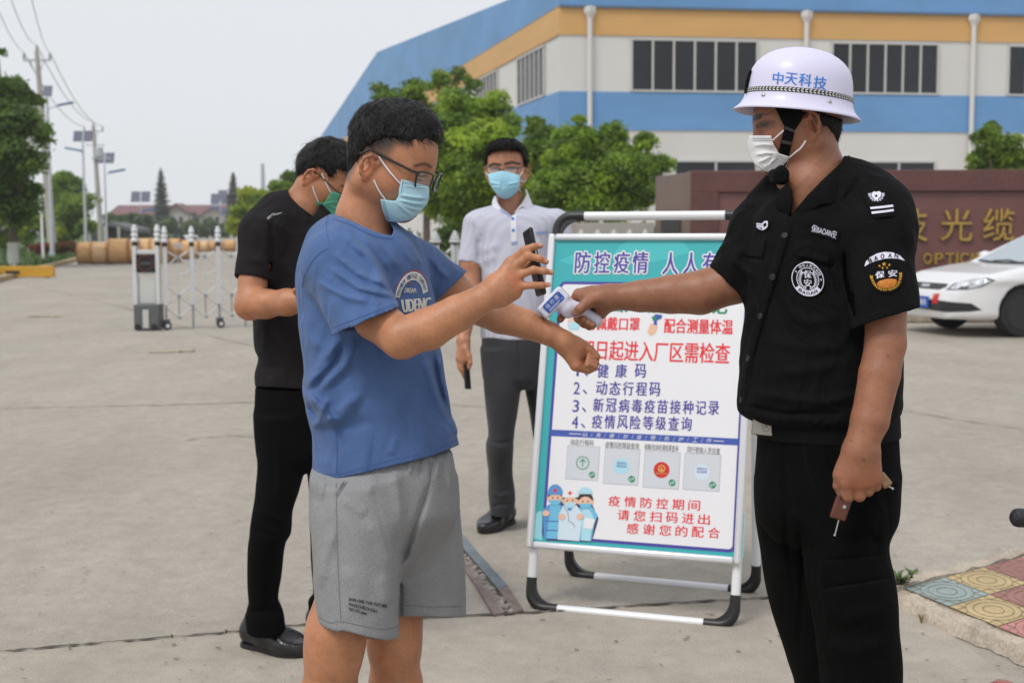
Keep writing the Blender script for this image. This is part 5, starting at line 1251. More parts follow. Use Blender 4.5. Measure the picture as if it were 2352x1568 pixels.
def wob(S, amp, sc, seed=0):
    r = np.random.default_rng(seed); K = r.normal(size=(7, 3)) * sc; ph = r.uniform(0, 6.28, 7)
    S.noise.append(lambda p: amp * np.sin(p @ K.T + ph + 1.3 * np.sin(p @ K[::-1].T * .6)).sum(1) / 3)
def px_half(u0, v0, u1, v1):
    """cutting function: negative on the left of the direction u0v0->u1v1 as seen in the picture"""
    a = ray(u0, v0); b = ray(u1, v1); n = unit(np.cross(a, b)); return lambda p: (p - CAM) @ n
def px_poly(pts, d):
    """a picture-plane polygon at distance d, extruded along the view"""
    s = d / FPX; pts = np.array(pts, float)
    g = f_poly(np.zeros(3), np.array([1., 0, 0]), np.array([0, 1., 0]), np.stack([pts[:, 0] * s, -pts[:, 1] * s], 1))
    def f(p): u, v = proj(p); return g(np.stack([u * s, -v * s, 0 * u], 1))
    return f
def ringpx(v, uL, uR, d, b, yaw=0, vr=None):
    l = P(uL, v, d); r = P(uR, v if vr is None else vr, d); c = (l + r) / 2; return (c, np.linalg.norm(r - l) / 2, b, yaw)
def cast(name, fl, bvh, lift, maxpx, parent, label=None):
    """drop marks given in picture coordinates onto the surface they lie on"""
    bm = bmesh.new(); vs = [bm.verts.new(p) for p in fl.v]
    for q, m in zip(fl.f, fl.m):
        try: fc = bm.faces.new([vs[i] for i in q]); fc.material_index = m
        except ValueError: pass
    bmesh.ops.triangulate(bm, faces=bm.faces[:])
    for _ in range(5):
        es = [e for e in bm.edges if e.calc_length() > maxpx]
        if not es: break
        bmesh.ops.subdivide_edges(bm, edges=es, cuts=1)
    bmesh.ops.triangulate(bm, faces=bm.faces[:])
    out = []; last = 2.6
    for vt in bm.verts:
        r = unit(ray(vt.co.x, vt.co.y)); h = bvh.ray_cast(Vector(CAM), Vector(r))
        if h[0] is None:
            h2 = bvh.find_nearest(Vector(CAM + r * last)); q = np.array(h2[0]); nn = np.array(h2[1])
        else: q = np.array(h[0]); nn = np.array(h[1]); last = np.linalg.norm(q - CAM)
        if np.dot(nn, r) > 0: nn = -nn
        out.append(q + unit(nn - r * .4) * (lift + vt.co.z))
    fs = [[v.index for v in fc.verts] for fc in bm.faces]; ms = [fc.material_index for fc in bm.faces]
    bm.verts.index_update(); fs = [[v.index for v in fc.verts] for fc in bm.faces]; bm.free()
    return part(name, out, fs, fl.mats, parent, None, smooth=False, midx=ms, label=label)
def quadmap(v, quad):
    """unit-square points -> quad (lower-left, lower-right, upper-right, upper-left) in picture coordinates"""
    q = np.array(quad, float); x = v[:, :1]; y = v[:, 1:2]
    return q[0] * (1 - x) * (1 - y) + q[1] * x * (1 - y) + q[2] * x * y + q[3] * (1 - x) * y
def tquad(fl, s, quad, m, z=0, bold=0, shear=0, step=.16):
    v, f = fit_text(s, 0, 0, 1, 1, 0, shear)
    sh = [(0, 0)] + ([(bold, 0), (-bold, 0)] if bold else [])
    for k, (dx, dy) in enumerate(sh): fl.mesh(quadmap(v + np.array([dx, dy]), quad), f, m, z + k * .00015)
def pline(fl, pts, w, m, z=0, sub=6, conv=None):
    pts = [conv(*q) if conv else q for q in pts]; v, f = thickline2(spline(pts, sub) if sub else pts, w); fl.mesh(v, f, m, z)
def press_line(name, lines, w, m, bvh, parent, lift=.001, conv=None, maxpx=14):
    for ln in lines:
        fl = Flat([m]); pline(fl, ln, w, 0, 0, 6, conv); o = cast(name, fl, bvh, lift, maxpx, parent)
    return o

SKINV = {}
def skin_mat(name, base): return mat(name, base, .46, var=.17, vscale=22, attr=True, sss=.05, bump=.09, bscale=260, spec=.45, mottle=(190, .05))
class Head:
    """adult head in its own frame: f forward, s towards its right side, t up"""
    def __init__(s, O, fwd, up, sc=1.0, ear_f=-.012, ear_s=1.0, nose_k=1.0, w=1.0):
        s.w = w
        s.ear_f = ear_f; s.ear_s = ear_s; s.nk = nose_k; s.O = np.asarray(O, float); s.f = unit(fwd); s.t = unit(up - s.f * np.dot(up, s.f)); s.r = np.cross(s.f, s.t); s.sc = sc; s.R = np.array([s.f, s.r, s.t])
    def __call__(s, f, r, t): return s.O + (s.f * f + s.r * r * s.w + s.t * t) * s.sc
    def loc(s, p): return (p - s.O) @ s.R.T / s.sc
    def face(s, S, back=.093, top=.128, wide=.074, cheek=0.0, nose=True, chin=0.0):
        k = s.sc; E = lambda c, r, kk=.02: S.ell(s(*c), np.array(r) * k * np.array([1, s.w, 1]), kk * k, s.R); C = lambda a, b, r1, r2, kk=.02: S.cone(s(*a), s(*b), r1 * k, r2 * k, kk * k)
        fr = .092; S.ell(s((fr - back) / 2, 0, top - .083), np.array([(fr + back) / 2, wide * s.w, .083]) * k, .0, s.R)
        E((.045, 0, .045), (.050, .058, .052), .03); E((.040, 0, -.005), (.050, .064 + cheek, .050), .03)
        C((.056, 0, .005), (.062, 0, -.062 + chin), .042, .034, .03)
        for q in (1, -1):
            E((.048, q * .036, -.022), (.040, .030 + cheek, .036), .025)
            C((-.004, q * (.052 + cheek), -.040), (.064, q * .014, -.092 + chin), .022, .018, .035)
            C((.086, q * .010, .024), (.072, q * .046, .020), .008, .007, .016)
            S.ell(s(.0765, q * .0315, .006), np.array([.0145, .0155, .0125]) * k, .006 * k, s.R)
        E((.076, 0, -.093 + chin), (.020, .022, .018), .02)
        if nose:
            C((.093, 0, .012), (.110 - .012 * (1 - s.nk), 0, -.030), .0075, .0115, .012)
            for q in (1, -1): E((.100, q * .013, -.037), (.010, .008, .008), .006)
        E((.093, 0, -.062), (.010, .024, .006), .006); E((.092, 0, -.071), (.010, .022, .006), .005)
        for q in (1, -1): s.ear(S, q)
        return S
    def ear(s, S, q):
        k = s.sc; ta = RAD(-14); es = s.ear_s; ft = lambda a, b: (es * (a * math.cos(ta) - b * math.sin(ta)) + s.ear_f, q * (.0755 + .016 * max(0, -(a - .006) / .022)), es * (a * math.sin(ta) + b * math.cos(ta)) - .006)
        rim = [(.010, .008), (.013, .022), (.004, .031), (-.010, .028), (-.018, .014), (-.017, -.004), (-.010, -.020), (.002, -.030), (.009, -.022)]
        pts = [s(*ft(*p)) for p in rim]; S.chain(pts, [.0035 * k] * 5 + [.0036 * k, .004 * k, .0055 * k, .0045 * k], .003 * k, .006 * k)
        S.cone(s(*ft(.0, .012)), s(*ft(.002, -.018)), .007 * k, .006 * k, .008 * k); S.cone(s(*ft(.008, .0)), s(*ft(.010, -.008)), .004 * k, .004 * k, .004 * k)
        S.cone(s(*ft(-.006, .020)), s(*ft(-.010, -.008)), .003 * k, .003 * k, .005 * k)
        c = ft(-.002, -.002); S.cuts.append((f_ell(s(c[0], c[1] + q * .006, c[2]), np.array([.007, .007, .011]) * k, s.R)[0], .004 * k))
def soft(x, a, b): t = np.clip((x - a) / (b - a), 0, 1); return t * t * (3 - 2 * t)
class Paint:
    """skin mesh colours: pigment (stubble, brows, lips, redder knuckles and ears) and painted crease shade"""
    def __init__(s, v, base): s.v = v; s.c = np.tile(np.array(base, float), (len(v), 1)); s.base = np.array(base)
    def mix(s, w, col): s.c = s.c * (1 - w[:, None]) + np.array(col) * w[:, None]; return s
    def line(s, px, w, col, a, dmax, conv=None):
        pts = [conv(*q) if conv else q for q in px]; m = np.linalg.norm(s.v - CAM, axis=1) < dmax; u, v = proj(s.v); q = np.stack([u, v], 1); best = np.full(len(q), 1e9)
        for i in range(len(pts) - 1): best = np.minimum(best, segdist(q, np.array(pts[i], float), np.array(pts[i + 1], float))[0])
        return s.mix(a * (1 - soft(best, w * .45, w)) * m, col)
    def area(s, px, d, edge, col, a, dmax):
        m = np.linalg.norm(s.v - CAM, axis=1) < dmax; sd = px_poly(px, d)(s.v); return s.mix(a * soft(-sd, -edge * .3, edge) * m, col)
    def ell(s, c, rad, R, col, a=1.0, soft_=.5):
        q = (s.v - np.asarray(c)) @ np.asarray(R).T / np.asarray(rad); k = np.linalg.norm(q, axis=1); return s.mix(a * (1 - soft(k, 1 - soft_, 1 + soft_ * .4)), col)
def face_paint(pt, H, brow=(.02, .014, .011), bw=.9):
    k = H.sc
    for q in (1, -1):
        for i in range(7):
            x = i / 6; c = H(.096 - .016 * x ** 1.5, q * (.012 + .036 * x), .0235 + .006 * math.sin(x * 2.4)); pt.ell(c, np.array([.012, .0065, .0062 - .0022 * x]) * k, H.R, brow, bw * .95, .45)
        pt.ell(H(.092, q * .0315, .003), np.array([.014, .0145, .0030]) * k, H.R, (.012, .008, .007), 1.0, .4); pt.ell(H(.093, q * .0315, -.009), np.array([.012, .013, .004]) * k, H.R, pt.base * np.array([.72, .62, .6]), .6, .8)
        pt.ell(H(.093, q * .0300, .0000), np.array([.010, .0085, .0026]) * k, H.R, (.20, .16, .14), .5, .5)
        pt.ell(H(H.ear_f, q * .085, -.006), np.array([.022, .014, .034]) * k, H.R, pt.base * np.array([1.12, .80, .74]), .6, .8)
    pt.ell(H(.112, 0, -.03), np.array([.02, .016, .016]) * k, H.R, pt.base * np.array([1.08, .85, .8]), .5, .9)
def skin_obj(name, S, vox, base, parent, m, paints):
    v, f = S.mesh(vox); pt = Paint(v, base)
    for fn in paints: fn(pt)
    return part(name, v, f, m, parent, angle=None, cols=np.clip(pt.c, 0, 1))
def cloth_obj(name, S, vox, m, parent, label=None):
    v, f = S.mesh(vox); return part(name, v, f, m, parent, angle=60, label=label)
M_hair = mat('hair_black', (.0075, .0066, .0064), .42, spec=.38, var=.4, vscale=60, bump=.5, bscale=160, stretch=(1, 1, .5))
M_hair.node_tree.nodes['Principled BSDF'].inputs['Specular IOR Level'].default_value = .20; M_hair.node_tree.nodes['Principled BSDF'].inputs['Roughness'].default_value = .36
def strands(v, f, whorl, n, ln, w, lift, seed, bias=None, keep=None):
    rng = np.random.default_rng(seed); q = v[f]; c = q.mean(1); nr = np.cross(q[:, 2] - q[:, 0], q[:, 3] - q[:, 1]); ar = np.linalg.norm(nr, axis=1); nr = nr / (ar[:, None] + 1e-12)
    ok = np.ones(len(c), bool) if keep is None else keep(c, nr)
    idx = rng.choice(len(c), n, p=ar * ok / (ar * ok).sum()); V = []; F = []
    for i in idx:
        p = c[i]; N = nr[i]; fl = p - whorl
        if bias is not None: fl = unit(fl) + bias(p)
        fl = fl + rng.normal(size=3) * .35 * np.linalg.norm(fl); fl = unit(fl - N * (fl @ N)); sd_ = np.cross(N, fl); L = ln * rng.uniform(.5, 1.2); a = lift * rng.uniform(.2, 1.8); b = len(V)
        for k in range(4):
            t = k / 3; cc = p - N * .002 + fl * L * t + N * (L * a * t * (1.1 - .7 * t) + .001) + sd_ * L * .1 * rng.normal() * t; ww = w * (1 - .85 * t) * .5; V += [cc - sd_ * ww, cc + sd_ * ww]
        for k in range(3): F.append([b + 2 * k, b + 2 * k + 1, b + 2 * k + 3, b + 2 * k + 2])
    return np.array(V), np.array(F)
def hair_obj(S, vox, whorl, parent, n=2600, ln=.028, w=.0016, lift=.35, seed=1, bias=None, keep=None, name='hair'):
    v, f = S.mesh(vox); V, F = strands(v, f, np.asarray(whorl), n, ln, w, lift, seed, bias, keep)
    return part(name, np.vstack([v, V]), np.vstack([f, F + len(v)]), M_hair, parent, angle=None)
M_maskblue = mat('mask_blue', (.36, .58, .68), .75, bump=.15, bscale=300); M_maskgreen = mat('mask_green', (.10, .42, .28), .75, bump=.15, bscale=300); M_maskwhite = mat('mask_white', (.70, .70, .71), .75, bump=.15, bscale=300); M_masksky = mat('mask_sky', (.33, .63, .78), .75)
M_loop = mat('ear_loop', (.74, .74, .74), .7); M_specs = mat('glasses_frame', (.012, .012, .014), .35); M_stitch = mat('stitch_grey', (.20, .25, .30), .8)
M_lensg = bpy.data.materials.new('lens_clear'); M_lensg.use_nodes = True
_b = M_lensg.node_tree.nodes['Principled BSDF']; _b.inputs['Base Color'].default_value = (.9, .9, .92, 1); _b.inputs['Roughness'].default_value = .03; _b.inputs['Alpha'].default_value = .16; _b.inputs['Specular IOR Level'].default_value = .9
def shoe(parent, heel, toe, w, h, m, name='shoe', sole=None, laces=None):
    """low leather shoe from heel to toe points on the ground"""
    heel = np.asarray(heel, float); toe = np.asarray(toe, float); X = unit(toe - heel); L = np.linalg.norm(toe - heel); Z = np.array([0, 0, 1.]); Y = np.cross(Z, X); R = np.array([X, Y, Z]); S = Solid()
    at = lambda x, y, z: heel + X * x * L + Y * y + Z * z
    S.cone(at(.14, 0, .045), at(.40, 0, .050), w * .42, w * .44, .02, (Y, 1.05)); S.cone(at(.40, 0, .042), at(.72, 0, .030), w * .46, w * .50, .03); S.cone(at(.72, 0, .028), at(.90, 0, .022), w * .47, w * .32, .03)
    S.cone(at(.16, 0, .06), at(.22, 0, h), w * .38, w * .36, .03); S.iss.append((f_plane(at(0, 0, h), Z), .004)); S.iss.append((f_plane(at(0, 0, .010), -Z), .004)); S.iss.append((lambda p: ((p - heel) @ Z) - (h * 1.02 - (h - .045) * soft(((p - heel) @ X) / L, .22, .95)), .012))
    o = cloth_obj(name, S, .004, m, parent); mb = MB()
    pts = [(0.0, .0), (.03, .30), (.15, .40), (.40, .40), (.70, .49), (.88, .36), (.985, .12), (.985, -.12), (.88, -.36), (.70, -.49), (.40, -.40), (.15, -.40), (.03, -.30)]
    sp = spline(pts + [pts[0]], 3)[:-1]; mb.prism([at(x, y * w * 1.03, .016) for x, y in sp][::-1] if True else 0, Z, .016); mb.build('sole', sole or M_black, o)
    if laces is not None:
        mb = MB()
        for k in range(4):
            x = .40 + .06 * k; z = h * 1.0 - (h - .045) * float(soft(np.array([x]), .22, .95)[0]) - .002
            mb.tube([at(x, -.022, z - .006), at(x + .01, 0, z + .004), at(x, .022, z - .006)], .0022, 5)
        for sg in (1, -1): mb.tube([at(.44, 0, h - .01), at(.47, sg * .02, h + .006), at(.44, sg * .045, h - .005), at(.42, sg * .02, h - .002), at(.44, 0, h - .01)], .002, 5); mb.tube([at(.44, 0, h - .01), at(.50, sg * .03, h - .022)], .002, 5)
        mb.build('laces', laces, o)
    return o

def relaxed_hand(S, W, X, N, T, k=1.0, curl=.35, thumb=.5):
    W = np.asarray(W, float); X = unit(X); N = unit(N - X * np.dot(N, X)); T = unit(T - X * np.dot(T, X))
    for i, (o, ln) in enumerate(((.027, 1.0), (.009, 1.1), (-.009, 1.03), (-.026, .82))):
        m = W + (X * .085 + T * o) * k; S.cone(W + T * o * .35 * k, m, .018 * k, .0125 * k, .012); d = X; p = m; c = curl
        for L_, ra, rb in ((.042, .0098, .0088), (.026, .0088, .0078), (.021, .0078, .0062)):
            d = unit(X * math.cos(c) + N * math.sin(c)); q = p + d * L_ * ln * k; S.cone(p, q, ra * k, rb * k, .004); p = q; c += curl
    a = W + (X * .022 + T * .022) * k; b = a + (X * .038 + T * .028 + N * .012) * k; c_ = b + (X * .032 + T * .004 + N * .010) * k; S.chain([a, b, c_, c_ + (X * .022 + N * .006 - T * .003) * k], [.015 * k, .011 * k, .0095 * k, .0075 * k], .005, .012)
# ================================================================== MAN IN THE BLUE T-SHIRT
DB = 2.70
r1 = lambda x, y: (516.8 + x * .4396, 287.1 + y * .4396)
r2 = lambda x, y: (631.6 + x * .4577, 430.7 + y * .4577)
r3 = lambda x, y: (976.2 + x * .2930, 287.1 + y * .2930)
r7 = lambda x, y: (1119.7 + x * .238, 516.8 + y * .238)
z7 = lambda x, y: (516.8 + x * .3776, 976.2 + y * .3776)
z9 = lambda x, y: (717.8 + x * .2197, 201 + y * .2197)
def pb_(u, v, d): return P(u, v, d)
fb = P(830, 1500, DB); tb = thing('person', (fb[0], fb[1], 0), 'man in blue T-shirt and grey shorts, pale blue mask, phone in hand', 'person')
SK_B = (.46, .205, .106); M_skb = skin_mat('skin_blue_man', SK_B)
yw_, th_ = RAD(19), RAD(22)
fwd = np.array([math.cos(yw_) * math.cos(th_), -math.sin(yw_) * math.cos(th_), -math.sin(th_)]); upv = np.array([math.cos(yw_) * math.sin(th_), -math.sin(yw_) * math.sin(th_), math.cos(th_)])
HB = Head(P(881, 378, DB), fwd, upv, 1.02, .010, .84, .55)
S = Solid(); HB.face(S, back=.070, top=.116, wide=.074, cheek=.004, chin=.022)
# neck and trunk core
S.cone(P(848, 425, 2.70), P(834, 500, 2.71), .049, .053, .025); S.cone(P(834, 500, 2.71), P(838, 560, 2.71), .053, .062, .02)
S.cone(P(838, 590, 2.71), P(850, 1000, 2.71), .05, .06, .03); S.cone(P(790, 625, 2.60), P(950, 635, 2.83), .03, .03, .03)
# legs
S.cone(P(850, 1000, 2.69), P(825, 1150, 2.63), .05, .05, .03); S.cone(P(825, 1150, 2.63), P(772, 1450, 2.61), .05, .055, .03); S.chain([P(772, 1450, 2.61), P(766, 1500, 2.62), P(755, 1600, 2.64), P(755, 1800, 2.66), P(760, 1985, 2.66)], [.055, .052, .053, .042, .034], .03)
S.cone(P(860, 1000, 2.73), P(930, 1150, 2.78), .05, .05, .03); S.cone(P(930, 1150, 2.78), P(904, 1420, 2.77), .05, .055, .03); S.chain([P(904, 1420, 2.77), P(906, 1480, 2.77), P(909, 1580, 2.79), P(908, 1780, 2.80), P(905, 1945, 2.80)], [.055, .051, .052, .042, .034], .03)
# right arm (near), holding the phone
S.chain([P(800, 645, 2.58), P(862, 730, 2.515), P(922, 778, 2.47)], [.034, .041, .039], .012); S.chain([P(922, 776, 2.465), P(985, 755, 2.46), P(1050, 720, 2.46), P(1112, 684, 2.465), P(1140, 664, 2.47)], [.039, .0395, .034, .0265, .0235], .006)
def px_chain(S, pts, rs, k=.004, k0=.008, sc=None):
    w = [P(*q) for q in pts]; S.chain(w, [r * q[2] / FPX for r, q in zip(rs, pts)], k, k0)
D = 2.465
for q, rr in (((1172, 607), 19), ((1181, 622), 19), ((1185, 640), 18), ((1184, 657), 17)):
    S.cone(P(1142, 665, D + .004), P(q[0], q[1], D), .0235, rr * D / FPX * .78, .014)
S.cone(P(1150, 680, D + .006), P(1182, 672, D + .004), .019, .013, .015)
px_chain(S, [(*r3(662, 1075), D), (*r3(778, 978), D - .012), (*r3(850, 955), D - .012), (*r3(905, 946), D - .006)], [9.5, 8.6, 8.0, 6.6])
px_chain(S, [(*r3(700, 1120), D - .004), (*r3(812, 1028), D - .018), (*r3(895, 1046), D - .018), (*r3(950, 1072), D - .011)], [10, 9.0, 8.2, 6.8])
px_chain(S, [(*r3(718, 1185), D - .004), (*r3(852, 1134), D - .018), (*r3(930, 1144), D - .018), (*r3(990, 1156), D - .011)], [10, 8.6, 7.8, 6.4])
px_chain(S, [(*r3(732, 1262), D - .002), (*r3(856, 1256), D - .014), (*r3(910, 1256), D - .014), (*r3(970, 1251), D - .008)], [9.2, 8.0, 7.2, 5.9])
px_chain(S, [(1150, 668, D + .014), (1176, 640, D + .036), (1202, 614, D + .045), (1214, 604, D + .040)], [15, 11, 9, 7.5], .006, .012)
# left arm (far), stretched out with the palm up
S.chain([P(962, 625, 2.85), P(1030, 662, 2.89), P(1085, 702, 2.90)], [.036, .042, .038], .012); S.chain([P(1085, 702, 2.90), P(1150, 727, 2.885), P(1210, 745, 2.88), P(1262, 766, 2.875), P(1296, 785, 2.875)], [.038, .0375, .032, .026, .0235], .006)
D2 = 2.875
S.cone(P(1296, 786, D2), P(1322, 804, D2 + .008), .0235, .023, .012); S.cone(P(1300, 792, D2 - .002), P(1322, 836, D2 - .006), .0215, .014, .012); S.cone(P(1318, 800, D2 + .01), P(1332, 832, D2 + .018), .022, .013, .012)
px_chain(S, [(1322, 789, D2 + .012), (1342, 795, D2 + .012), (1356, 803, D2 + .006), (1373, 819, D2 + .002)], [15.5, 11.5, 9.2, 7.0], .004, .012)
for i in range(4):
    dz = -.014 + .011 * i; px_chain(S, [(1322 + 2 * i, 841 - 5 * i, D2 + dz + .004), (1351 + i, 850 - 10 * i, D2 + dz + .012), (1369 - (3 if i == 0 else 0) - (2 if i == 3 else 0), 844 - 9.0 * i, D2 + dz + .002), (1348 + 1.5 * i, 838 - 7.0 * i, D2 + dz - .016)], [11, 9.2, 8.0, 6.6], .0012, .006)
def paint_b(pt):
    face_paint(pt, HB, bw=.2); DK_ = (.020, .014, .012)
    pt.area([(780, 300), (780, 418), (803, 422), (816, 398), (827, 372), (840, 343), (866, 347), (878, 356), (884, 342), (905, 338), (935, 345), (955, 338), (950, 290)], 2.7, .016, DK_, .88, 2.9)
    pt.line([(955, 381), (968, 377), (980, 378), (990, 384)], 5.0, DK_, .75, 2.8); pt.line([(956, 402), (966, 405), (980, 404)], 3.6, DK_, .95, 2.8); pt.line([(956, 395), (966, 396), (978, 395)], 2.8, np.array(SK_B) * .5, .6, 2.8)  # last line is the lid crease, its shade painted into the skin
    pt.area([(885, 420), (915, 395), (940, 400), (920, 440)], 2.7, .02, np.array(SK_B) * np.array([1.08, .80, .74]), .5, 2.75)
    L = HB.loc(pt.v); fade = soft(L[:, 2] - .1 * np.clip(L[:, 0], -.05, .02), -.012, .045) * soft(-L[:, 0], -.050, -.030) * (np.linalg.norm(L, axis=1) < .2)
    pt.mix(.82 * fade, (.030, .022, .018)); nape = soft(L[:, 2], -.055, -.015) * soft(-L[:, 0], .035, .06) * (np.linalg.norm(L, axis=1) < .14); pt.mix(.8 * nape, (.030, .022, .018))
    red = np.array(SK_B) * np.array([1.12, .82, .80]); kn = .0
    for u, v, d in ((*r3(905, 946), D), (*r3(950, 1072), D - .01), (*r3(990, 1156), D - .01), (*r3(970, 1251), D - .01), (*r3(690, 1200), D - .02), (*r3(720, 1260), D - .02), (1340, 800, D2), (1330, 830, D2), (1365, 840, D2)): pt.ell(P(u, v, d), [.016, .02, .014], np.eye(3), red, .55, .9)
    nail = (.62, .36, .30)
    for (u, v) in (r3(914, 938), r3(958, 1064), r3(1000, 1148), r3(976, 1245)): pt.ell(P(u, v, D - .016), [.0062, .02, .0046], np.eye(3), nail, .7, .35)
    pt.ell(P(1371, 817, D2 + .02), [.006, .02, .005], np.eye(3), nail, .6, .4)
body_b = skin_obj('body', S, .0024, SK_B, tb, M_skb, [paint_b])
# hair
S = Solid(); S.ell(HB(.010, 0, .042), np.array([.084, .080, .090]) * HB.sc, 0, HB.R); S.cone(P(848, 350, 2.70), P(838, 396, 2.70), .046, .036, .015)
for (u, v, ru, rv, dd, rl) in ((900, 292, 92, 64, 0, .066), (955, 288, 50, 44, -.005, .055), (978, 300, 31, 30, -.01, .045), (868, 304, 58, 58, 0, .066), (985, 318, 20, 16, -.012, .035)): S.ell(P(u, v, DB + dd), [ru * DB / FPX, rl, rv * DB / FPX], .02)
S.iss.append((px_poly([(786, 420), (797, 424), (812, 404), (824, 374), (836, 348), (858, 329), (882, 316), (905, 318), (925, 326), (944, 330), (956, 326), (966, 333), (984, 330), (999, 337), (1022, 330), (1030, 190), (760, 190)], DB), .012))
wob(S, .0018, 130, 2)
hair_obj(S, .003, HB(-.055, 0, .13), tb, 3400, .026, .0015, .20, 4, lambda p: fwd * .9 + np.array([0, 0, -.25]))
# mask: pleated sheet over nose and chin
S = Solid(); HB.face(S, back=.070, top=.116, wide=.074, cheek=.004, chin=.022); S.cone(HB(.108, 0, -.022), HB(.100, 0, -.085), .020, .030, .03); S.cone(HB(.080, .03, -.05), HB(.080, -.03, -.05), .042, .042, .03); S.noise.append(lambda p: np.full(len(p), .0055)); S.cuts.clear()
mk = [z9(928, 958), z9(1060, 975), z9(1210, 985), z9(1222, 1080), z9(1218, 1160), z9(1195, 1225), z9(1137, 1292), z9(1080, 1350), z9(1000, 1396), z9(880, 1412), z9(780, 1400), z9(735, 1290), z9(707, 1165), z9(790, 1178), z9(868, 1186), z9(900, 1130), z9(905, 1060)]
S.iss.append((px_poly(mk, 2.66), .0015)); S.iss.append((lambda p: -HB.loc(p)[:, 0] + .012, .004)); S.iss.append((lambda p: HB.loc(p)[:, 2] + .004, .002))
for a, b, am in (((905, 1125), (1200, 1160), .0035), ((895, 1175), (1190, 1225), .0035), ((885, 1190), (1130, 1290), .0035), ((875, 1195), (1060, 1360), .003), ((925, 1015), (1205, 1045), .002)): pfold(S, [a, ((a[0] + b[0]) / 2, (a[1] + b[1]) / 2 + 8), b], 3.2, am, z9)
for a, b in (((905, 1145), (1195, 1185)), ((890, 1200), (1150, 1262))): pfold(S, [a, ((a[0] + b[0]) / 2, (a[1] + b[1]) / 2 + 8), b], 3, -.003, z9)
mask_b = cloth_obj('face_mask', S, .0022, M_maskblue, tb); bvm = bvh_of(mask_b)
press_line('stitching', [[(935, 985), (1070, 1003), (1200, 1012)], [(930, 1000), (1070, 1020), (1200, 1028)], [(732, 1175), (750, 1270), (785, 1385)], [(748, 1178), (768, 1275), (800, 1390)], [(945, 965), (935, 1050), (925, 1110)]], 1.0, M_stitch, bvm, mask_b, .0008, z9, 8)
bvb = bvh_of(body_b)
def surf(u, v, bvh, lift=.002, dflt=2.6):
    h = bvh.ray_cast(Vector(CAM), Vector(unit(ray(u, v))));
    if h[0] is None: q = np.array(bvh.find_nearest(Vector(P(u, v, dflt)))[0]); return q + unit(CAM - q) * lift
    return np.array(h[0]) - unit(ray(u, v)) * lift
def loop_tube(name, px, bvh, r, m, parent, lift=.003, dflt=2.6):
    mb = MB(); mb.tube([surf(u, v, bvh, lift, dflt) for u, v in spline(px, 4)], r, 6); return mb.build(name, m, parent)
loop_tube('ear_loop', [z9(694, 724), z9(760, 820), z9(840, 920), z9(916, 1005)], bvb, .0016, M_loop, mask_b, .0045); loop_tube('ear_loop', [z9(640, 965), z9(680, 1050), z9(715, 1110), z9(760, 1168)], bvb, .0016, M_loop, mask_b, .004)
# glasses
def rim(H, q, w=.025, h=.0165, cx=.034, cz=-.004, ff=.117, wrap=.10): return [H(ff - wrap * abs(x) * .0 - .006 * (x ** 2) * 0 - .28 * max(0, q * 0 + abs(cx + x * w) - .02), q * (cx + x * w), cz + z * h) for x, z in [(-.9, .75), (-.5, .95), (.5, .98), (.95, .8), (1, .2), (.85, -.65), (.5, -.98), (-.4, -1), (-.85, -.7), (-.98, 0)]]
def glasses(H, parent, hinge_px=None, m=None, w=.026, h=.0165, cz=-.004, ff=.118, fr=.0016):
    m = m or M_specs; g = None
    for q in (1, -1):
        pts = rim(H, q, w, h, .034, cz, ff); sp = spline(pts + [pts[0]], 3)[:-1]; mb = MB(); mb.tube(sp, fr, 6, closed=True)
        if q == 1:
            mb.tube([H(ff - .001, .008, cz + .004), H(ff + .001, 0, cz + .006), H(ff - .001, -.008, cz + .004)], fr * 1.1, 6)
            for s_ in (1, -1):
                e = H(ff - .012, s_ * .0605, cz + h * .72); mb.tube([H(ff - .010, s_ * .058, cz + h * .75), H(ff - .022, s_ * .070, cz + h * .75), H(.05, s_ * .0775, cz + h * .75 + .004), H(.0, s_ * .0805, cz + h * .72 + .010), H(-.018, s_ * .0835, cz + h * .4)], fr * 1.25, 6)
            g = mb.build('glasses', m, parent)
        else: mb.build('rim', m, g)
        mb = MB(); mb.add(sp, [list(range(len(sp)))]); mb.build('lens', M_lensg, g, smooth=False)
    return g
glasses(HB, tb, w=.027, h=.0185, cz=.0045, ff=.114, fr=.0021)
# ---- T-shirt
M_tee = mat('tee_blue', (.060, .124, .295), .85, var=.10, vscale=9, bump=.25, bscale=420, sheen=.1, mottle=(500, .07), wr=(8, .55, (1, 1, .55)))
S = Solid(); d0 = 2.70
S.stack([ringpx(470, 788, 880, d0, .05), ringpx(492, 757, 893, d0, .07), ringpx(515, 722, 915, d0, .10), ringpx(545, 702, 950, d0, .125), ringpx(590, 689, 972, d0, .14), ringpx(640, 682, 988, d0, .14), ringpx(700, 685, 1000, d0, .135), ringpx(775, 692, 1008, d0, .132), ringpx(845, 700, 1016, d0, .130), ringpx(893, 698, 1022, d0, .132),
         ringpx(950, 706, 1034, d0, .132), ringpx(990, 717, 1045, d0, .135), ringpx(1040, 717, 1057, d0, .138), ringpx(1112, 717, 1066, d0, .14)], .03)
S.cone(P(806, 568, 2.63), P(774, 604, 2.585), .062, .066, .035)
S.cone(P(918, 600, 2.79), P(955, 622, 2.83), .060, .058, .04)
def sleeve(S, a, b, r1_, r2_, k, ext=.02, hollow=.05, sq=None, line=None):
    hp = px_half(*line) if line else None
    a = np.asarray(a); b = np.asarray(b); ax = unit(b - a); f, lo, hi = f_cone(a, b + ax * ext * 2, r1_, r2_, sq); fi, _, _ = f_cone(a, b + ax * ext * 2, r1_ - .009, r2_ - .009, sq)
    def g(p):
        pl = hp(p) if hp else (p - b) @ ax; return np.maximum(np.maximum(f(p), pl), -np.maximum(fi(p), -(pl + hollow)))
    S.add((g, lo, hi), k)
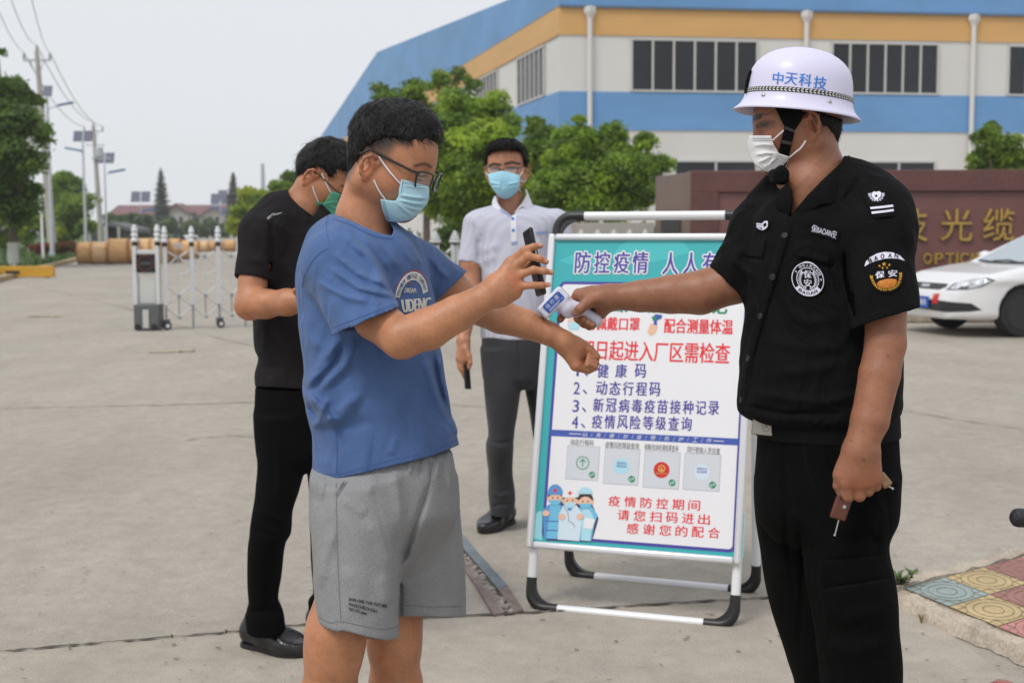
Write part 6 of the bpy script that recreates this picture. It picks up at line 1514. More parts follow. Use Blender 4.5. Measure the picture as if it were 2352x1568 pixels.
sleeve(S, P(778, 612, 2.585), P(841, 737, 2.515), .066, .0735, .03, .05, .05, None, (759, 772, 921, 700))
sleeve(S, P(950, 618, 2.83), P(1031, 663, 2.885), .058, .051, .03, .04, .05, None, (998, 696, 1063, 631))
S.iss.append((px_poly([(600, 1096), (718, 1097), (745, 1100), (773, 1100), (830, 1087), (888, 1073), (984, 1049), (1030, 1032), (1057, 1020), (1100, 1003), (1200, 960), (1200, 300), (600, 300)], 2.6), .002))
S.cuts.append((px_poly([(735, 400), (735, 482), (757, 489), (798, 503), (850, 527), (880, 538), (899, 541), (905, 530), (896, 512), (893, 400)], 2.66), .005))
_hem = px_half(690, 1112, 1100, 1008); S.cuts.append((lambda p: np.maximum(f_stack_in(p), -_hem(p) - .05), .002))
fi_, _, _ = f_stack([ringpx(980, 730, 1030, d0, .119), ringpx(1040, 731, 1044, d0, .121), ringpx(1130, 731, 1053, d0, .123)]); f_stack_in = fi_
for px, w, am in (([(640, 600), (735, 675), (800, 780), (850, 868)], 9, .009), ([(700, 565), (800, 660), (872, 770)], 9, .0055), ([(765, 575), (860, 680), (905, 760)], 8, .005), ([(840, 610), (880, 680), (910, 750)], 8, .003),
                  ([(560, 665), (700, 770), (860, 850)], 8, .010), ([(540, 740), (700, 850), (890, 895)], 7, .009), ([(480, 820), (640, 900), (760, 925)], 7, .008), ([(620, 730), (760, 830), (870, 880)], 5, .002),
                  ([(560, 500), (640, 560), (720, 650)], 8, .004), ([(575, 545), (660, 620)], 7, .004),
                  ([(415, 870), (480, 960), (548, 1085)], 6, -.004), ([(400, 980), (430, 1100), (500, 1180)], 14, .006), ([(590, 1110), (520, 1250), (420, 1370)], 12, .016), ([(640, 1115), (570, 1255), (450, 1385)], 8, -.007), ([(690, 1120), (620, 1260), (490, 1390)], 11, .014), ([(560, 1200), (470, 1310)], 8, -.008), ([(720, 1400), (600, 1530), (470, 1567)], 12, .012), ([(430, 1395), (520, 1500), (560, 1560)], 9, .011)): pfold(S, px, w, am, r1)
for px, w, am in (([(150, 1030), (250, 1120), (312, 1205)], 9, .013), ([(265, 1050), (225, 1150), (195, 1205)], 8, .012), ([(160, 1080), (200, 1140), (215, 1190)], 6, -.008), ([(390, 1060), (290, 1140)], 9, .010), ([(330, 1070), (450, 1030)], 10, .004), ([(200, 1190), (330, 1200), (520, 1170)], 14, -.005), ([(750, 860), (790, 990), (850, 1160)], 9, .010), ([(790, 830), (815, 960), (860, 1130)], 6, -.006), ([(820, 820), (840, 960), (880, 1120)], 6, .009), ([(560, 830), (480, 930), (420, 1030)], 16, .006),
                  ([(650, 850), (640, 1000), (600, 1180)], 20, .004), ([(840, 1180), (880, 1250)], 8, .005), ([(880, 1160), (915, 1240)], 6, .005), ([(290, 1210), (330, 1330), (310, 1440)], 10, .004), ([(600, 1240), (580, 1350)], 12, .004), ([(740, 1180), (760, 1310)], 10, .004), ([(610, 240), (660, 330), (730, 410)], 8, .004), ([(660, 250), (700, 330), (750, 400)], 7, .004), ([(770, 330), (830, 420), (880, 460)], 7, .006), ([(790, 370), (800, 500)], 8, -.003)): pfold(S, px, w, am, r2)
wob(S, .0016, 26, 3); wob(S, .0008, 70, 5)
tee = cloth_obj('t_shirt', S, .003, M_tee, tb); bvt = bvh_of(tee)
M_seam = mat('tee_seam', (.045, .105, .29), .9)
press_line('seam', [[r1(545, 640), r1(490, 675), r1(445, 730), r1(412, 800), r1(404, 850)], [r1(540, 468), r1(530, 540), r1(549, 636)], [r1(560, 1060), r1(690, 1010), r1(915, 925)], [r2(310, 1440), r2(312, 1310), r2(308, 1200)], [r2(192, 1430), r2(310, 1437), r2(560, 1372), r2(770, 1325), r2(925, 1258)], [r1(565, 492), r1(650, 520), r1(770, 578), r1(880, 595)]], 1.2, M_seam, bvt, tee, .0012)
# chest print
M_cream = mat('print_cream', (.66, .66, .60), .8); M_ink = mat('print_navy', (.05, .09, .22), .8); M_inkred = mat('print_red', (.45, .07, .06), .8)
fl = Flat([M_cream, M_ink, M_inkred]); cx_, cy_ = 944, 688; n = 30; vv = []; ff = []
A = lambda t, k: (cx_ + 38 * k * math.cos(t) + 6 * math.sin(t) * k, cy_ - 64 * k * math.sin(t))
for lo_, hi_, a0, a1, m_ in ((.70, 1.0, .30, 3.05, 0), (1.03, 1.06, .5, 2.95, 2)):
    vv = []; 
    for i in range(n + 1): t = a0 + (a1 - a0) * i / n; vv += [A(t, lo_), A(t, hi_)]
    fl.mesh(np.array(vv), [[2 * i, 2 * i + 1, 2 * i + 3, 2 * i + 2] for i in range(n)], m_)
s_ = 'PREMIUM VINTAGE COMPANY'
for i, ch in enumerate(s_):
    if ch == ' ': continue
    t0_ = 2.98 - (i + .1) * 2.6 / len(s_); t1_ = 2.98 - (i + .85) * 2.6 / len(s_); tquad(fl, ch, [A(t0_, .76), A(t1_, .76), A(t1_, .93), A(t0_, .93)], 1, .0004, .06)
tquad(fl, 'DREAM', [(928, 672), (955, 673), (954, 662), (930, 661)], 0, 0, .01); tquad(fl, 'UDENC', [(927, 718), (986, 709), (988, 683), (921, 688)], 0, 0, .025, .1)
fl.poly(star2(941, 651, 4), 2)
cast('chest_print', fl, bvt, .0012, 5, tee)
# ---- shorts
M_short = mat('marl_grey', (.262, .266, .274), .9, var=.06, vscale=12, bump=.3, bscale=500, mottle=(420, .13), wr=(7, .35, (1, 1, .5)))
S = Solid()
S.stack([ringpx(1030, 735, 1040, 2.70, .12), ringpx(1100, 719, 1052, 2.70, .13), ringpx(1160, 719, 1054, 2.70, .128), ringpx(1220, 740, 1030, 2.70, .095), ringpx(1280, 800, 990, 2.70, .05), ringpx(1320, 850, 950, 2.70, .02)], .05, round_=.02)
hem_near = [(700, 1400), (733, 1430), (752, 1443), (777, 1451), (787, 1448), (812, 1455), (845, 1464), (885, 1469), (935, 1461), (960, 1300), (1000, 1200), (1000, 900), (600, 900)]
hem_far = [(700, 1300), (760, 1405), (919, 1412), (960, 1415), (1010, 1417), (1062, 1415), (1100, 1411), (1120, 900), (700, 900)]
def clipped(rings, poly, d, k):
    f, lo, hi = f_stack(rings); g = px_poly(poly, d); S.add(((lambda p: smax(f(p), g(p), .002)), lo, hi), k)
clipped([ringpx(1100, 719, 930, 2.635, .095), ringpx(1184, 718, 930, 2.625, .100), ringpx(1250, 717, 926, 2.62, .10), ringpx(1316, 720, 922, 2.615, .10), ringpx(1400, 728, 919, 2.61, .10), ringpx(1500, 737, 916, 2.61, .10)], hem_near, 2.6, .05)
clipped([ringpx(1100, 840, 1052, 2.775, .095), ringpx(1203, 850, 1059, 2.78, .100), ringpx(1316, 858, 1067, 2.785, .10), ringpx(1400, 860, 1070, 2.785, .10), ringpx(1480, 862, 1072, 2.785, .10)], hem_far, 2.8, .03)
i1, _, _ = f_stack([ringpx(1380, 735, 912, 2.615, .092), ringpx(1520, 744, 909, 2.61, .092)]); i2, _, _ = f_stack([ringpx(1340, 868, 1060, 2.785, .092), ringpx(1500, 870, 1064, 2.785, .092)])
S.cuts.append((i1, .002)); S.cuts.append((i2, .002))
for px, w, am in (([(1072, 860), (1110, 740), (1190, 520), (1255, 330)], 7, -.010), ([(1060, 900), (1065, 1050), (1060, 1200)], 6, -.004), ([(690, 350), (680, 600), (690, 900), (705, 1200)], 5, -.003), ([(740, 335), (680, 440)], 4, -.006), ([(660, 620), (610, 800), (575, 1000)], 12, .007), ([(560, 340), (555, 480)], 4, -.004), ([(600, 340), (590, 440)], 5, .005), ([(1030, 260), (1050, 420), (1080, 600)], 12, .006), ([(900, 300), (880, 430)], 12, .004),
                  ([(1120, 200), (1130, 300)], 5, .005), ([(1180, 190), (1190, 320)], 5, -.005), ([(1250, 200), (1255, 330)], 4, -.006), ([(1300, 180), (1290, 330)], 6, .006), ([(1350, 165), (1380, 420)], 7, .006), ([(1390, 150), (1410, 300)], 4, -.004), ([(700, 440), (800, 510), (870, 540)], 12, .005), ([(850, 560), (960, 700), (1040, 900)], 18, .006), ([(1240, 480), (1180, 700), (1120, 950)], 16, .005), ([(1400, 500), (1420, 800), (1430, 1100)], 12, .004), ([(720, 850), (800, 1000), (820, 1180)], 20, .006), ([(950, 900), (1000, 1100)], 16, .005)): pfold(S, px, w, am, z7)
wob(S, .0015, 24, 8)
sho = cloth_obj('shorts', S, .003, M_short, tb); bvs = bvh_of(sho)
M_sst = mat('shorts_seam', (.17, .172, .18), .9); M_sprint = mat('shorts_print', (.035, .035, .037), .8)
press_line('seam', [[(676, 350), (680, 600), (690, 900), (705, 1185)], [(745, 345), (680, 440)], [(565, 1160), (640, 1200), (705, 1190), (850, 1222), (960, 1240), (1060, 1222)], [(1070, 1090), (1230, 1102), (1440, 1100)], [(1255, 260), (1230, 400), (1160, 600), (1080, 840)]], 1.3, M_sst, bvs, sho, .0012, z7)
fl = Flat([M_sprint])
for s_, qd in (('EXPLORE THE FUTURE', [(755, 1064), (986, 1110), (986, 1090), (757, 1048)]), ('PASSTHROUGH', [(755, 1094), (922, 1139), (924, 1119), (757, 1076)]), ('NN OO', [(754, 1124), (820, 1140), (822, 1121), (756, 1103)])): tquad(fl, s_, [z7(*q) for q in qd], 0, 0, .004)
fl.poly([z7(*q) for q in ((826, 1142), (861, 1150), (861, 1140), (827, 1132))], 0); cast('leg_print', fl, bvs, .0012, 7, sho)
fl = Flat([mat('blue_label', (.02, .05, .35), .6)]); fl.poly([(1018, 1416), (1041, 1416), (1041, 1419.5), (1022, 1418.5)], 0); cast('hem_label', fl, bvs, .001, 6, sho)
M_sneak = mat('sneaker', (.10, .10, .11), .7)
for (u, v, d) in ((757, 1985, 2.66), (903, 1950, 2.80)):
    p = P(u, v, d); hx = unit([math.cos(RAD(15)), -math.sin(RAD(15)), 0]); shoe(tb, np.array([p[0], p[1], 0]) - hx * .06, np.array([p[0], p[1], 0]) + hx * .21, .10, .085, M_sneak, 'shoe', M_white)
# ---- phone held up in the right hand
M_phone = mat('phone_black', (.010, .010, .011), .35); M_screen = mat('phone_glass', (.006, .006, .007), .4, spec=.25)
top_ = P(1216, 521, 2.47); bot_ = P(1249, 676, 2.47); L_ = unit(bot_ - top_); wv = np.array([-.17, .985, 0.]); wv = unit(wv - L_ * (wv @ L_)); nv = np.cross(L_, wv)
cph = (top_ + bot_) / 2 + wv * .036 + np.array([.002, 0, 0]); tp = thing('smartphone', cph, 'black smartphone held upright in the right hand of the man in blue', 'phone')
hl = np.linalg.norm(bot_ - top_) / 2; mb = MB(); mb.box(cph, (hl, .036, .0047), np.array([L_, wv, nv])); mb.build('case', M_phone, tp, bevel=.0042, seg=3)
sgn = 1 if (nv @ np.array([-1., 0, 0])) > 0 else -1; mb = MB(); mb.box(cph + nv * sgn * .0047, (hl - .004, .033, .0004), np.array([L_, wv, nv])); mb.build('screen', M_screen, tp)
mb = MB(); mb.box(cph - wv * .0362 + L_ * (-hl * .3), (.012, .0006, .0012), np.array([L_, wv, nv])); mb.build('side_button', M_metal, tp)
# ================================================================== SECURITY GUARD
DG = 2.75
g8 = lambda x, y: (1636.5 + x * .2563, 103.4 + y * .2563)
g5 = lambda x, y: (1607.8 + x * .3662, 402 + y * .3662)
g5b = lambda x, y: (1866.2 + x * .18317, 976.2 + y * .18317)
gp5 = lambda x, y: (1981 + x * .2014, 488.1 + y * .2014)
zz8 = lambda x, y: (1722.7 + x * .3775, 976.2 + y * .3775)
fb = P(1940, 1500, DG); tgd = thing('person', (fb[0], fb[1], 0), 'security guard in black uniform, white helmet and white mask, aiming a thermometer', 'person')
SK_G = (.300, .126, .068); M_skg = skin_mat('skin_guard', SK_G)
fg = np.array([-math.cos(RAD(6)), -math.sin(RAD(6)), -.10]); HG = Head(P(1841, 288, DG), fg, np.array([-.10, 0, 1.]), .96, .010, 1.05, .55)
S = Solid(); HG.face(S, back=.090, top=.110, wide=.072, cheek=.006, chin=.014)
S.cone(P(1862, 345, 2.75), P(1872, 425, 2.75), .056, .066, .03); S.cone(P(1872, 425, 2.75), P(1880, 490, 2.76), .066, .070, .03); S.cone(P(1828, 378, 2.75), P(1855, 425, 2.75), .030, .048, .03)
S.cone(P(1856, 440, 2.73), P(1850, 560, 2.73), .050, .060, .03)
S.cone(P(1880, 520, 2.75), P(1890, 1000, 2.75), .06, .06, .03); S.cone(P(1750, 580, 2.83), P(2010, 575, 2.64), .03, .03, .03)
# legs inside the trousers
S.chain([P(1890, 1000, 2.75), P(1955, 1120, 2.69), P(1960, 1500, 2.69), P(1990, 1960, 2.69)], [.05, .05, .045, .034], .03); S.chain([P(1890, 1000, 2.77), P(1860, 1120, 2.84), P(1885, 1500, 2.84), P(1925, 1920, 2.84)], [.05, .05, .045, .034], .03)
# left arm hanging on the near side
S.chain([P(2026, 580, 2.60), P(2034, 690, 2.56), P(2034, 790, 2.54)], [.036, .0405, .0390], .012); S.chain([P(2034, 790, 2.54), P(2020, 860, 2.53), P(1998, 965, 2.52), P(1978, 1022, 2.515), P(1975, 1040, 2.515)], [.0390, .0388, .0360, .0305, .0295], .006)
DH = 2.51
for (u, v), rr in (((1943, 1108), 17), ((1970, 1110), 17), ((1993, 1107), 16), ((2011, 1099), 14)): S.cone(P(1976 + (u - 1976) * .35, 1042, DH + .006), P(u, v, DH), .026, rr * DH / FPX, .014)
S.ell(P(1970, 1082, DH + .006), [.042, .02, .034], .012)
for (u, v, ub, vb, r) in ((1943, 1112, 1948, 1140, 14.5), (1970, 1114, 1974, 1139, 14.5), (1993, 1110, 1994.5, 1128, 13), (2012, 1102, 2012.5, 1117, 12)):
    px_chain(S, [(u, v, DH), (ub, vb, DH + .004), (ub + 1, vb - 4, DH + .034), (ub + 2, vb - 20, DH + .040)], [r, r * .92, r * .85, r * .75], .0015, .004)
px_chain(S, [(1944, 1062, DH + .008), (1926, 1090, DH + .006), (1924, 1115, DH + .010), (1932, 1136, DH + .020)], [16, 11.5, 10.5, 8.5], .004, .012)
# right arm reaching left with the thermometer
S.chain([P(1750, 580, 2.83), P(1690, 645, 2.83), P(1608, 672, 2.84)], [.036, .047, .0475], .012); S.chain([P(1608, 672, 2.84), P(1540, 676, 2.845), P(1470, 680, 2.85), P(1412, 682, 2.855), P(1392, 682, 2.855)], [.0475, .0415, .034, .0275, .0265], .006)
D3 = 2.855
S.cone(P(1394, 682, D3), P(1352, 684, D3 + .008), .026, .022, .012); S.cone(P(1394, 690, D3), P(1378, 718, D3 + .02), .022, .016, .012); S.cone(P(1360, 676, D3 + .01), P(1330, 676, D3 + .026), .018, .013, .012)
px_chain(S, [(1372, 684, D3 - .012), (1347, 697, D3 - .030), (1332, 710, D3 - .034), (1322, 718, D3 - .028)], [17, 12.5, 11, 9], .005, .014)
px_chain(S, [(1330, 678, D3 + .030), (1308, 700, D3 + .034), (1294, 722, D3 + .026), (1287, 733, D3 + .012)], [12, 10, 9.5, 8.5], .003, .01)
for (ua, va, ub, vb, uc, vc, dd) in ((1350, 705, 1328, 731, 1341, 733, .0), (1360, 712, 1340, 741, 1352, 742, .001), (1369, 718, 1352, 746, 1361, 747, .002)):
    px_chain(S, [(ua, va, D3 + .034), (ub, vb, D3 + .022 + dd), (ub + 2, vb + 3, D3 + .0), (uc, vc, D3 - .024)], [11.5, 10.5, 9.5, 8.4], .002, .008)
def paint_g(pt):
    face_paint(pt, HG, bw=.3); DK_ = (.014, .010, .009)
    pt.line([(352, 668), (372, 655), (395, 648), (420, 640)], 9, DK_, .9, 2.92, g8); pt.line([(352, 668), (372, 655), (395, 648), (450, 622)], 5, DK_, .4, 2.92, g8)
    pt.line([(412, 728), (440, 718), (480, 714), (505, 708)], 8, DK_, 1.0, 2.92, g8); pt.line([(412, 705), (450, 695), (500, 688), (545, 695)], 6, np.array(SK_G) * .45, .8, 2.92, g8); pt.line([(420, 745), (460, 752), (510, 735)], 9, np.array(SK_G) * .6, .6, 2.92, g8); pt.line([(430, 775), (445, 790), (448, 805)], 7, np.array(SK_G) * .5, .7, 2.92, g8)  # lid, eye-bag and nose creases: shade painted into the skin colour
    for k_ in range(3): pt.line([(505, 712 + 8 * k_), (535, 706 + 16 * k_), (556, 704 + 22 * k_)], 4, np.array(SK_G) * .6, .5, 2.92, g8)  # crow's feet: wrinkle shade painted as darker skin lines
    for a_, b_ in (((930, 1080), (1010, 990)), ((960, 1100), (1060, 980)), ((740, 1300), (860, 1180))): pt.line([a_, b_], 5, np.array(SK_G) * .7, .5, 2.92, g8)  # neck creases: their shade drawn in as darker lines
    red = np.array(SK_G) * np.array([1.12, .80, .76])
    for u, v in ((1943, 1108), (1970, 1110), (1993, 1106), (2012, 1098)): pt.ell(P(u, v, DH), [.014, .03, .014], np.eye(3), red, .6, .9)
    for u, v, r in ((1985, 1056, .0045), (1960, 1015, .003), (1986, 992, .002), (2045, 818, .004), (2007, 858, .0025)): pt.ell(P(u, v, 2.48), [r, .04, r], np.eye(3), np.array(SK_G) * .45, .7, .6)
    pt.ell(P(1322, 719, D3 - .03), [.0075, .02, .0065], np.eye(3), (.50, .27, .21), .7, .4); pt.ell(P(1930, 1134, DH), [.006, .03, .008], np.eye(3), (.48, .27, .21), .6, .4)
    pt.ell(P(1785, 340, 2.66), [.045, .06, .05], np.eye(3), red, .5, .9)
body_g = skin_obj('body', S, .0024, SK_G, tgd, M_skg, [paint_g]); bvg = bvh_of(body_g)
# hair under the helmet
S = Solid(); S.ell(HG(.001, 0, .035), np.array([.098, .079, .088]) * HG.sc, 0, HG.R); S.cone(HG(-.055, 0, -.01), HG(-.055, 0, -.045), .048, .040, .03)
S.iss.append((px_poly([(1876, 255), (1936, 275), (1934, 300), (1926, 326), (1914, 333), (1898, 322), (1888, 300), (1879, 286), (1876, 272)], DG), .006)); wob(S, .0015, 130, 3)
hair_obj(S, .003, HG(-.02, 0, .12), tgd, 700, .022, .0016, .15, 12, lambda p: np.array([.1, 0, -1.2]))
# mask
S = Solid(); HG.face(S, back=.090, top=.110, wide=.072, cheek=.006, chin=.014); S.cone(HG(.104, 0, -.020), HG(.098, 0, -.075), .024, .028, .03); S.cuts.clear(); S.noise.append(lambda p: np.full(len(p), .006))
mk = [g8(325, 812), g8(527, 812), g8(538, 860), g8(552, 895), g8(598, 972), g8(690, 1000), g8(650, 1135), g8(560, 1135), g8(515, 1143), g8(455, 1130), g8(385, 1080), g8(330, 1000), g8(310, 900)]
S.cone(HG(.090, 0, -.075), HG(.080, 0, -.095), .026, .022, .02); S.iss.append((px_poly(mk, 2.68), .0015)); S.iss.append((lambda p: -HG.loc(p)[:, 0] + .005, .003))
for a, b, am in (((555, 900), (360, 905), .003), ((590, 975), (375, 985), .004), ((590, 985), (400, 1060), .004), ((590, 1000), (460, 1115), .0035), ((550, 960), (480, 1120), -.003)): pfold(S, [a, ((a[0] + b[0]) / 2, (a[1] + b[1]) / 2 - 10), b], 3.2, am, g8)
mask_g = cloth_obj('face_mask', S, .0022, M_maskwhite, tgd); press_line('stitching', [[(360, 838), (440, 840), (528, 836)], [(360, 856), (440, 858), (534, 856)]], .9, M_stitch, bvh_of(mask_g), mask_g, .0008, g8, 8)
loop_tube('ear_loop', [g8(637, 766), g8(590, 810), g8(538, 856)], bvg, .0017, M_loop, mask_g, .005); loop_tube('ear_loop', [g8(836, 858), g8(790, 925), g8(740, 965), g8(690, 1008)], bvg, .0019, M_loop, mask_g, .005)
# ---- helmet
M_helm = mat('helmet_white', (.66, .645, .83), .44, coat=.15, spec=.4); M_hblue = mat('helmet_blue', (.035, .20, .66), .4); M_leafw = mat('band_silver', (.62, .64, .62), .4); M_strap = mat('strap_black', (.0040, .0040, .0045), .8, bump=.3, bscale=300, spec=.12)
hc = P(1830, 263, 2.75); hx = unit([-math.cos(RAD(6)), -math.sin(RAD(6)), .112]); hz = unit(np.array([0, 0, 1.]) - hx * hx[2]); hy = np.cross(hz, hx); LH = .1335
prof = [(0, .1385), (.12, .1375), (.25, .1350), (.36, .1315), (.46, .1270), (.56, .1200), (.65, .1110), (.72, .1010), (.775, .0885), (.805, .0760), (.822, .0640), (.832, .0500), (.845, .0340), (.868, .0215), (.905, .0120), (.955, .0050), (.990, .0015), (1.0, -.0010), (.992, -.0030), (.960, .0005), (.905, .0070), (.865, .0160), (.83, .0300), (.815, .05), (.80, .066), (.70, .098), (.5, .12), (.2, .131), (0, .132)]
hprof = [(r * LH, h) for r, h in prof]; sq_ = (1, .885)
mb = MB(); mb.lathe(hc, hprof, axis=hz, seg=72, squash=sq_, xdir=hx); helmet = mb.build('helmet', M_helm, tgd, angle=80)
def hr(h): o = sorted([(hh, rr) for rr, hh in prof[:18]]); return np.interp(h, [q[0] for q in o], [q[1] for q in o]) * LH
def HP(th, h, lift=.0): r = hr(h) + lift; Y = np.cross(hz, hx); return hc + hz * h + hx * r * math.cos(th) + Y * r * sq_[1] * math.sin(th)
mb = MB(); h0, h1 = .0325, .0420
mb.lathe(hc, [(hr(h0) + .0002, h0 - .0003), (hr(h0) + .0012, h0), (hr(h1) + .0012, h1), (hr(h1) + .0002, h1 + .0003)], axis=hz, seg=72, squash=sq_, xdir=hx); mb.f = mb.f[:-2]; mb.m = mb.m[:-2]
band = mb.build('band', M_black, helmet); mb = MB(); NB = 84
for i in range(NB):
    t0_ = i * 2 * math.pi / NB
    for sg in (1, -1):
        hc_ = (h0 + h1) / 2; pts = []
        for a in np.linspace(0, 2 * math.pi, 9)[:-1]:
            x = .5 * math.cos(a); y = .24 * math.sin(a); ang = sg * .62; xr = x * math.cos(ang) - y * math.sin(ang); yr = x * math.sin(ang) + y * math.cos(ang)
            pts.append(HP(t0_ + xr * .064, hc_ + sg * .0023 + yr * .0055, .0018))
        mb.add(pts, [list(range(8))])
mb.build('leaf_trim', M_leafw, band, smooth=False)
bvh_h = bvh_of(helmet)
fl = Flat([M_hblue])
for ch, q in zip('中天科技', ([(536, 348), (628, 360), (640, 252), (548, 240)], [(644, 350), (752, 364), (768, 258), (662, 246)], [(772, 364), (880, 380), (894, 266), (784, 252)], [(902, 388), (1012, 408), (1028, 292), (916, 276)])):
    tquad(fl, ch, [g8(*p) for p in q], 0, 0, .022)
cast('lettering', fl, bvh_h, .0006, 6, helmet)
for x, y in ((458, 447), (1050, 508)):
    q = surf(*g8(x, y), bvh_h, 0); h_ = bvh_h.find_nearest(Vector(q)); nn = np.array(h_[1]); nn = nn if nn @ (CAM - q) > 0 else -nn; mb = MB(); mb.lathe(q, [(.0045, 0), (.0045, .001), (.003, .0025), (0, .003)], axis=nn, seg=14); mb.build('rivet', M_metal, helmet)
mb = MB(); mb.tube([HP(.05, .030, .003), HP(.02, .055, .004), HP(.0, .078, .003)], [.003, .004, .003], 6); mb.build('front_clip', M_strap, helmet)
# chin strap: webbing down from the helmet, buckle and chin cup
fl = Flat([M_strap])
fl.poly([g8(*p) for p in [(560, 560), (850, 600), (815, 650), (775, 705), (735, 765), (722, 830), (692, 960), (672, 1060), (655, 1095), (578, 1095), (600, 930), (632, 800), (648, 740), (610, 660)]], 0)
strap = cast('chin_strap', fl, bvg, .0048, 9, tgd)
S = Solid(); S.cone(P(*g8(560, 1165), 2.70), P(*g8(620, 1190), 2.69), .012, .014, .01); S.box(P(*g8(598, 1180), 2.685), (.017, .022, .013), .008, None, .006); S.cone(P(*g8(615, 1120), 2.672), P(*g8(608, 1200), 2.676), .010, .011, .01)
cloth_obj('chin_cup', S, .0022, M_strap, strap)
for a, b in (((655, 745), (735, 775)), ((628, 870), (706, 885))):
    c = surf(*g8((a[0] + b[0]) / 2, (a[1] + b[1]) / 2), bvg, .006); mb = MB(); mb.box(c, (.0105, .002, .0035), np.array([unit(P(*g8(*b), 2.66) - P(*g8(*a), 2.66)), [0, 1, 0], unit(np.cross(unit(P(*g8(*b), 2.66) - P(*g8(*a), 2.66)), [0, 1, 0]))])); mb.build('slider', M_black, strap, bevel=.001)
# ---- shirt
M_uni = mat('uniform_black', (.0036, .0036, .0044), .85, var=.18, vscale=8, bump=.3, bscale=380, spec=.14, wr=(9, .7, (1, 1, .6))); M_unit = mat('uniform_edge', (.0045, .0045, .005), .9, spec=.2); M_trouser = mat('trouser_black', (.0026, .0028, .0028), .9, var=.2, vscale=7, bump=.3, bscale=400, spec=.09, wr=(7, .6, (1, 1, .5)))
S = Solid(); d0 = DG
S.stack([ringpx(395, 1850, 1975, d0, .06), ringpx(428, 1796, 2015, d0, .10), ringpx(470, 1748, 2036, d0, .125), ringpx(520, 1726, 2056, d0, .14), ringpx(600, 1717, 2068, d0, .148), ringpx(690, 1718, 2070, d0, .15), ringpx(768, 1709, 2070, d0, .155), ringpx(823, 1701, 2069, d0, .160), ringpx(880, 1697, 2066, d0, .162), ringpx(920, 1695, 2066, d0, .162), ringpx(942, 1697, 2063, d0, .160), ringpx(957, 1712, 2056, d0, .150), ringpx(968, 1735, 2048, d0, .140)], .03)
S.cone(P(1925, 420, 2.70), P(2025, 478, 2.63), .055, .06, .04); S.cone(P(1985, 448, 2.68), P(2018, 540, 2.61), .058, .068, .04); S.cone(P(1800, 440, 2.80), P(1745, 520, 2.83), .05, .06, .04)
sleeve(S, P(2014, 545, 2.60), P(2032, 730, 2.545), .070, .0645, .035, .04, .06, None, (1960, 753, 2112, 704))
sleeve(S, P(1750, 548, 2.83), P(1677, 654, 2.835), .066, .0585, .03, .04, .05, None, (1631, 612, 1721, 696))
S.cuts.append((px_poly([(1795, 300), (1936, 300), (1936, 371), (1895, 408), (1854, 449), (1830, 478), (1815, 500), (1810, 490), (1818, 460), (1819, 437), (1806, 415)], 2.68), .006))
# open collar
cf_, clo, chi = f_cone(P(1868, 340, 2.75), P(1872, 480, 2.74), .074, .118); pc1 = px_poly([(1933, 372), (1950, 357), (1958, 375), (1967, 402), (1955, 430), (1928, 466), (1890, 470), (1850, 494), (1818, 503), (1852, 452), (1895, 410)], 2.66); pc2 = px_poly([(1808, 418), (1790, 438), (1777, 460), (1790, 486), (1814, 496), (1820, 462), (1821, 438)], 2.70)
SCOL = Solid(); SCOL.add(((lambda p: smax(cf_(p), np.minimum(pc1(p), pc2(p)), .003)), clo, chi), 0); wob(SCOL, .0015, 40, 5)
for px, w, am in (([(1930, 470), (1960, 430), (1969, 404)], 4, -.006), ([(1816, 500), (1803, 541), (1775, 636), (1747, 726), (1719, 823), (1702, 930)], 9, .004), ([(1826, 505), (1815, 545), (1787, 640), (1759, 730), (1731, 826), (1714, 935)], 3, -.005),
                  ([(1826, 594), (1860, 600), (1912, 615), (1923, 590)], 3, -.007), ([(1823, 585), (1864, 588), (1915, 606)], 8, .005), ([(1706, 590), (1755, 596), (1764, 545)], 3, -.006), ([(1938, 690), (1908, 620), (1912, 585)], 5, -.005),
                  ([(1940, 560), (1945, 640), (1968, 740)], 6, -.010), ([(1800, 720), (1860, 740), (1930, 730)], 14, .006), ([(1760, 780), (1850, 800), (1950, 790)], 16, .006), ([(1760, 860), (1860, 850), (1960, 830)], 16, .007), ([(1730, 900), (1800, 915), (1900, 925), (1990, 900)], 12, .008), ([(1705, 930), (1800, 950), (1950, 950)], 7, -.008), ([(1990, 560), (2030, 600), (2080, 610)], 14, .005), ([(2000, 660), (2040, 650), (2090, 640)], 12, .004), ([(2065, 520), (2080, 600), (2100, 690)], 6, -.002), ([(1700, 560), (1690, 600), (1730, 640)], 10, .006), ([(1860, 720), (1940, 830), (1960, 900)], 14, .005)): pfold(S, px, w, am)
wob(S, .002, 22, 12); wob(S, .0008, 70, 13)
shirt_g = cloth_obj('uniform_shirt', S, .003, M_uni, tgd); bvu = bvh_of(shirt_g); cloth_obj('collar', SCOL, .0026, M_uni, shirt_g)
press_line('seam', [[g5(905, 430), g5(960, 350), g5(1040, 300), g5(1110, 290)], [g5(900, 800), g5(905, 640), g5(930, 520), g5(905, 430)], [g5(990, 890), g5(1150, 850), g5(1280, 800), g5(1355, 800)], [g5(590, 520), g5(700, 545), g5(832, 580), g5(862, 500)], [g5(560, 740), g5(680, 800), g5(800, 825), g5(830, 590)], [g5(540, 250), g5(500, 420), g5(420, 680), g5(345, 920), g5(290, 1180), g5(275, 1440)], [g5(860, 150), g5(920, 215), g5(990, 130)]], 1.1, mat('uniform_seam', (.011, .011, .013), .8, spec=.2), bvu, shirt_g, .0012)
